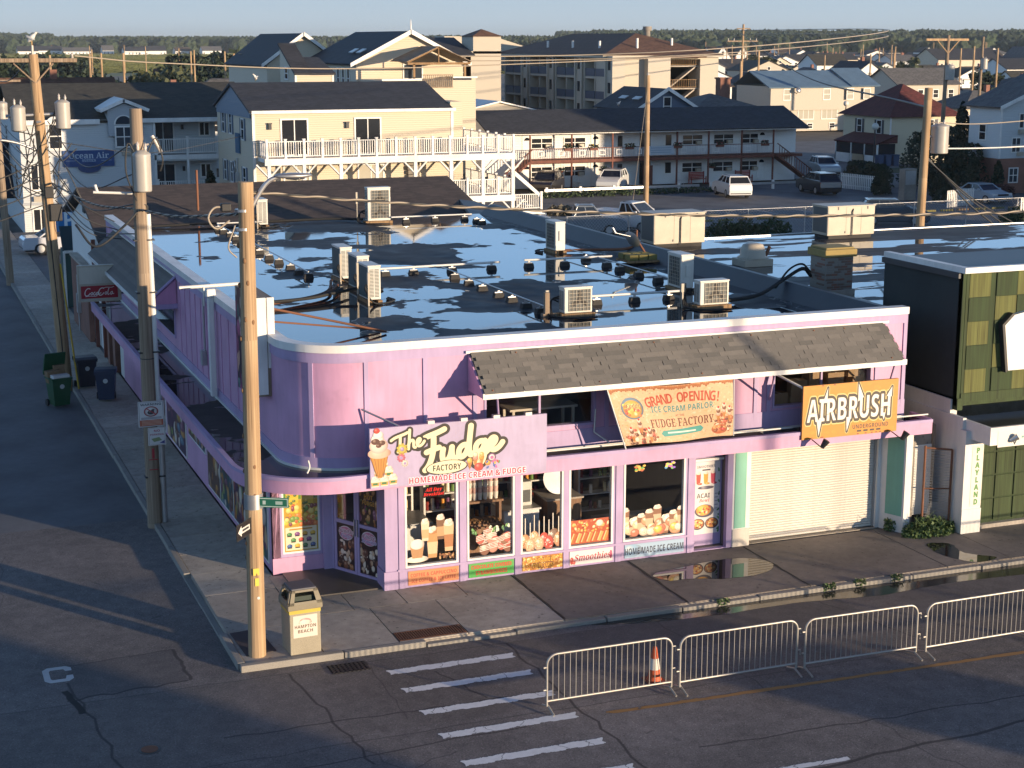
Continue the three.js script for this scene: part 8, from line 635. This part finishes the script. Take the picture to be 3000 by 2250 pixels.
{ // far woods: one mass of crowns
  const base = new THREE.IcosahedronGeometry(1, 3); const p = base.attributes.position, v = V(); for (let i = 0; i < p.count; i++) { v.fromBufferAttribute(p, i); const k = 1 + 0.34 * pn.noise(v.x * 2.3, v.y * 2.3, v.z * 2.3) + 0.2 * pn.noise(v.x * 6, v.y * 6, v.z * 6); p.setXYZ(i, v.x * k, v.y * k, v.z * k); } base.computeVertexNormals(); metric(base);
  const N = 9000, im = new THREE.InstancedMesh(base, M([0.034, 0.055, 0.026], 0.9, { map: T.leaf }), N), m4 = new THREE.Matrix4(), q = new THREE.Quaternion(), col = new THREE.Color(); for (let i = 0; i < N; i++) { const a = rr(-0.3, 1.05), far = Math.pow(rnd(), 0.8), near = a > 0.42 ? 1080 : a > 0.3 ? 1300 : 1560, d = near + far * 800, x = -10 + Math.sin(a) * d, z = 33 - Math.cos(a) * d; const hill = (a > 0.4 ? 9 : 2.5) * far + (a < 0.1 && a > -0.1 ? 5 * far : 0), h = rr(11, 16), r = rr(5, 9.5); q.setFromAxisAngle(V(0, 1, 0), rr(0, 6.28)); m4.compose(V(x, h * 0.45 + hill, z), q, V(r, h * 0.55, r)); im.setMatrixAt(i, m4); const k = rr(0.7, 1.35); col.setRGB(k * rr(.9, 1.15), k, k * rr(.8, 1.1)); im.setColorAt(i, col); } im.name = 'far_woods'; im.castShadow = im.receiveShadow = true; im.userData = { kind: 'stuff', label: 'dark wooded ridge along the horizon', category: 'woods' }; scene.add(im); }
// ---------- what stands outside the frame and throws the long shadows seen on the road ----------
{ const t = thing('beach_pavilion', 'long low cream pavilion across the street from the shop', 'building', [0, 0, 0]); mk('wall', bx(-4, 22.9, 0, 6.2, 44.9, 56), mat.sidCream, t); mk('roof', bx(-4.2, 23, 6.2, 6.4, 44.8, 56.2), mat.roofGrey, t); const k = thing('ticket_kiosk', 'narrow white kiosk across the street from the shop', 'kiosk', [24.7, 0, 34]); mk('wall', bx(-1.2, 1.2, 0, 3.2, -1, 1), mat.white, k); mk('roof', bx(-1.25, 1.25, 3.2, 3.4, -1.05, 1.05), mat.roofGrey, k); const l = thing('street_lamp_post', 'plain steel lamp post across the street from the shop', 'street lamp', [28.4, 0, 29]); mk('post', rod([0, 0, 0], [0, 9, 0], 0.13, 8, 0.09), mat.galv, l); mk('head', rbx(-0.7, 0.1, 8.9, 9.05, -0.12, 0.12, 0.04), mat.galv, l);
  const h = thing('beach_hotel', 'tall cream hotel farther along the shopping street', 'hotel'); mk('wall', bx(86, 118, 0, 12.6, -62, -35), mat.sidCream, h); mk('roof', bx(85.8, 118.2, 12.6, 12.9, -62.2, -34.8), mat.roofGrey, h); const s = thing('store_row', 'row of low tan stores past the green arcade', 'store'); mk('wall', bx(46, 84, 0, 5.2, -22, -1), mat.sidTan, s); mk('roof', bx(45.8, 84.2, 5.2, 5.4, -22.2, -0.8), mat.membrane, s); }
renderer.render(scene, camera);
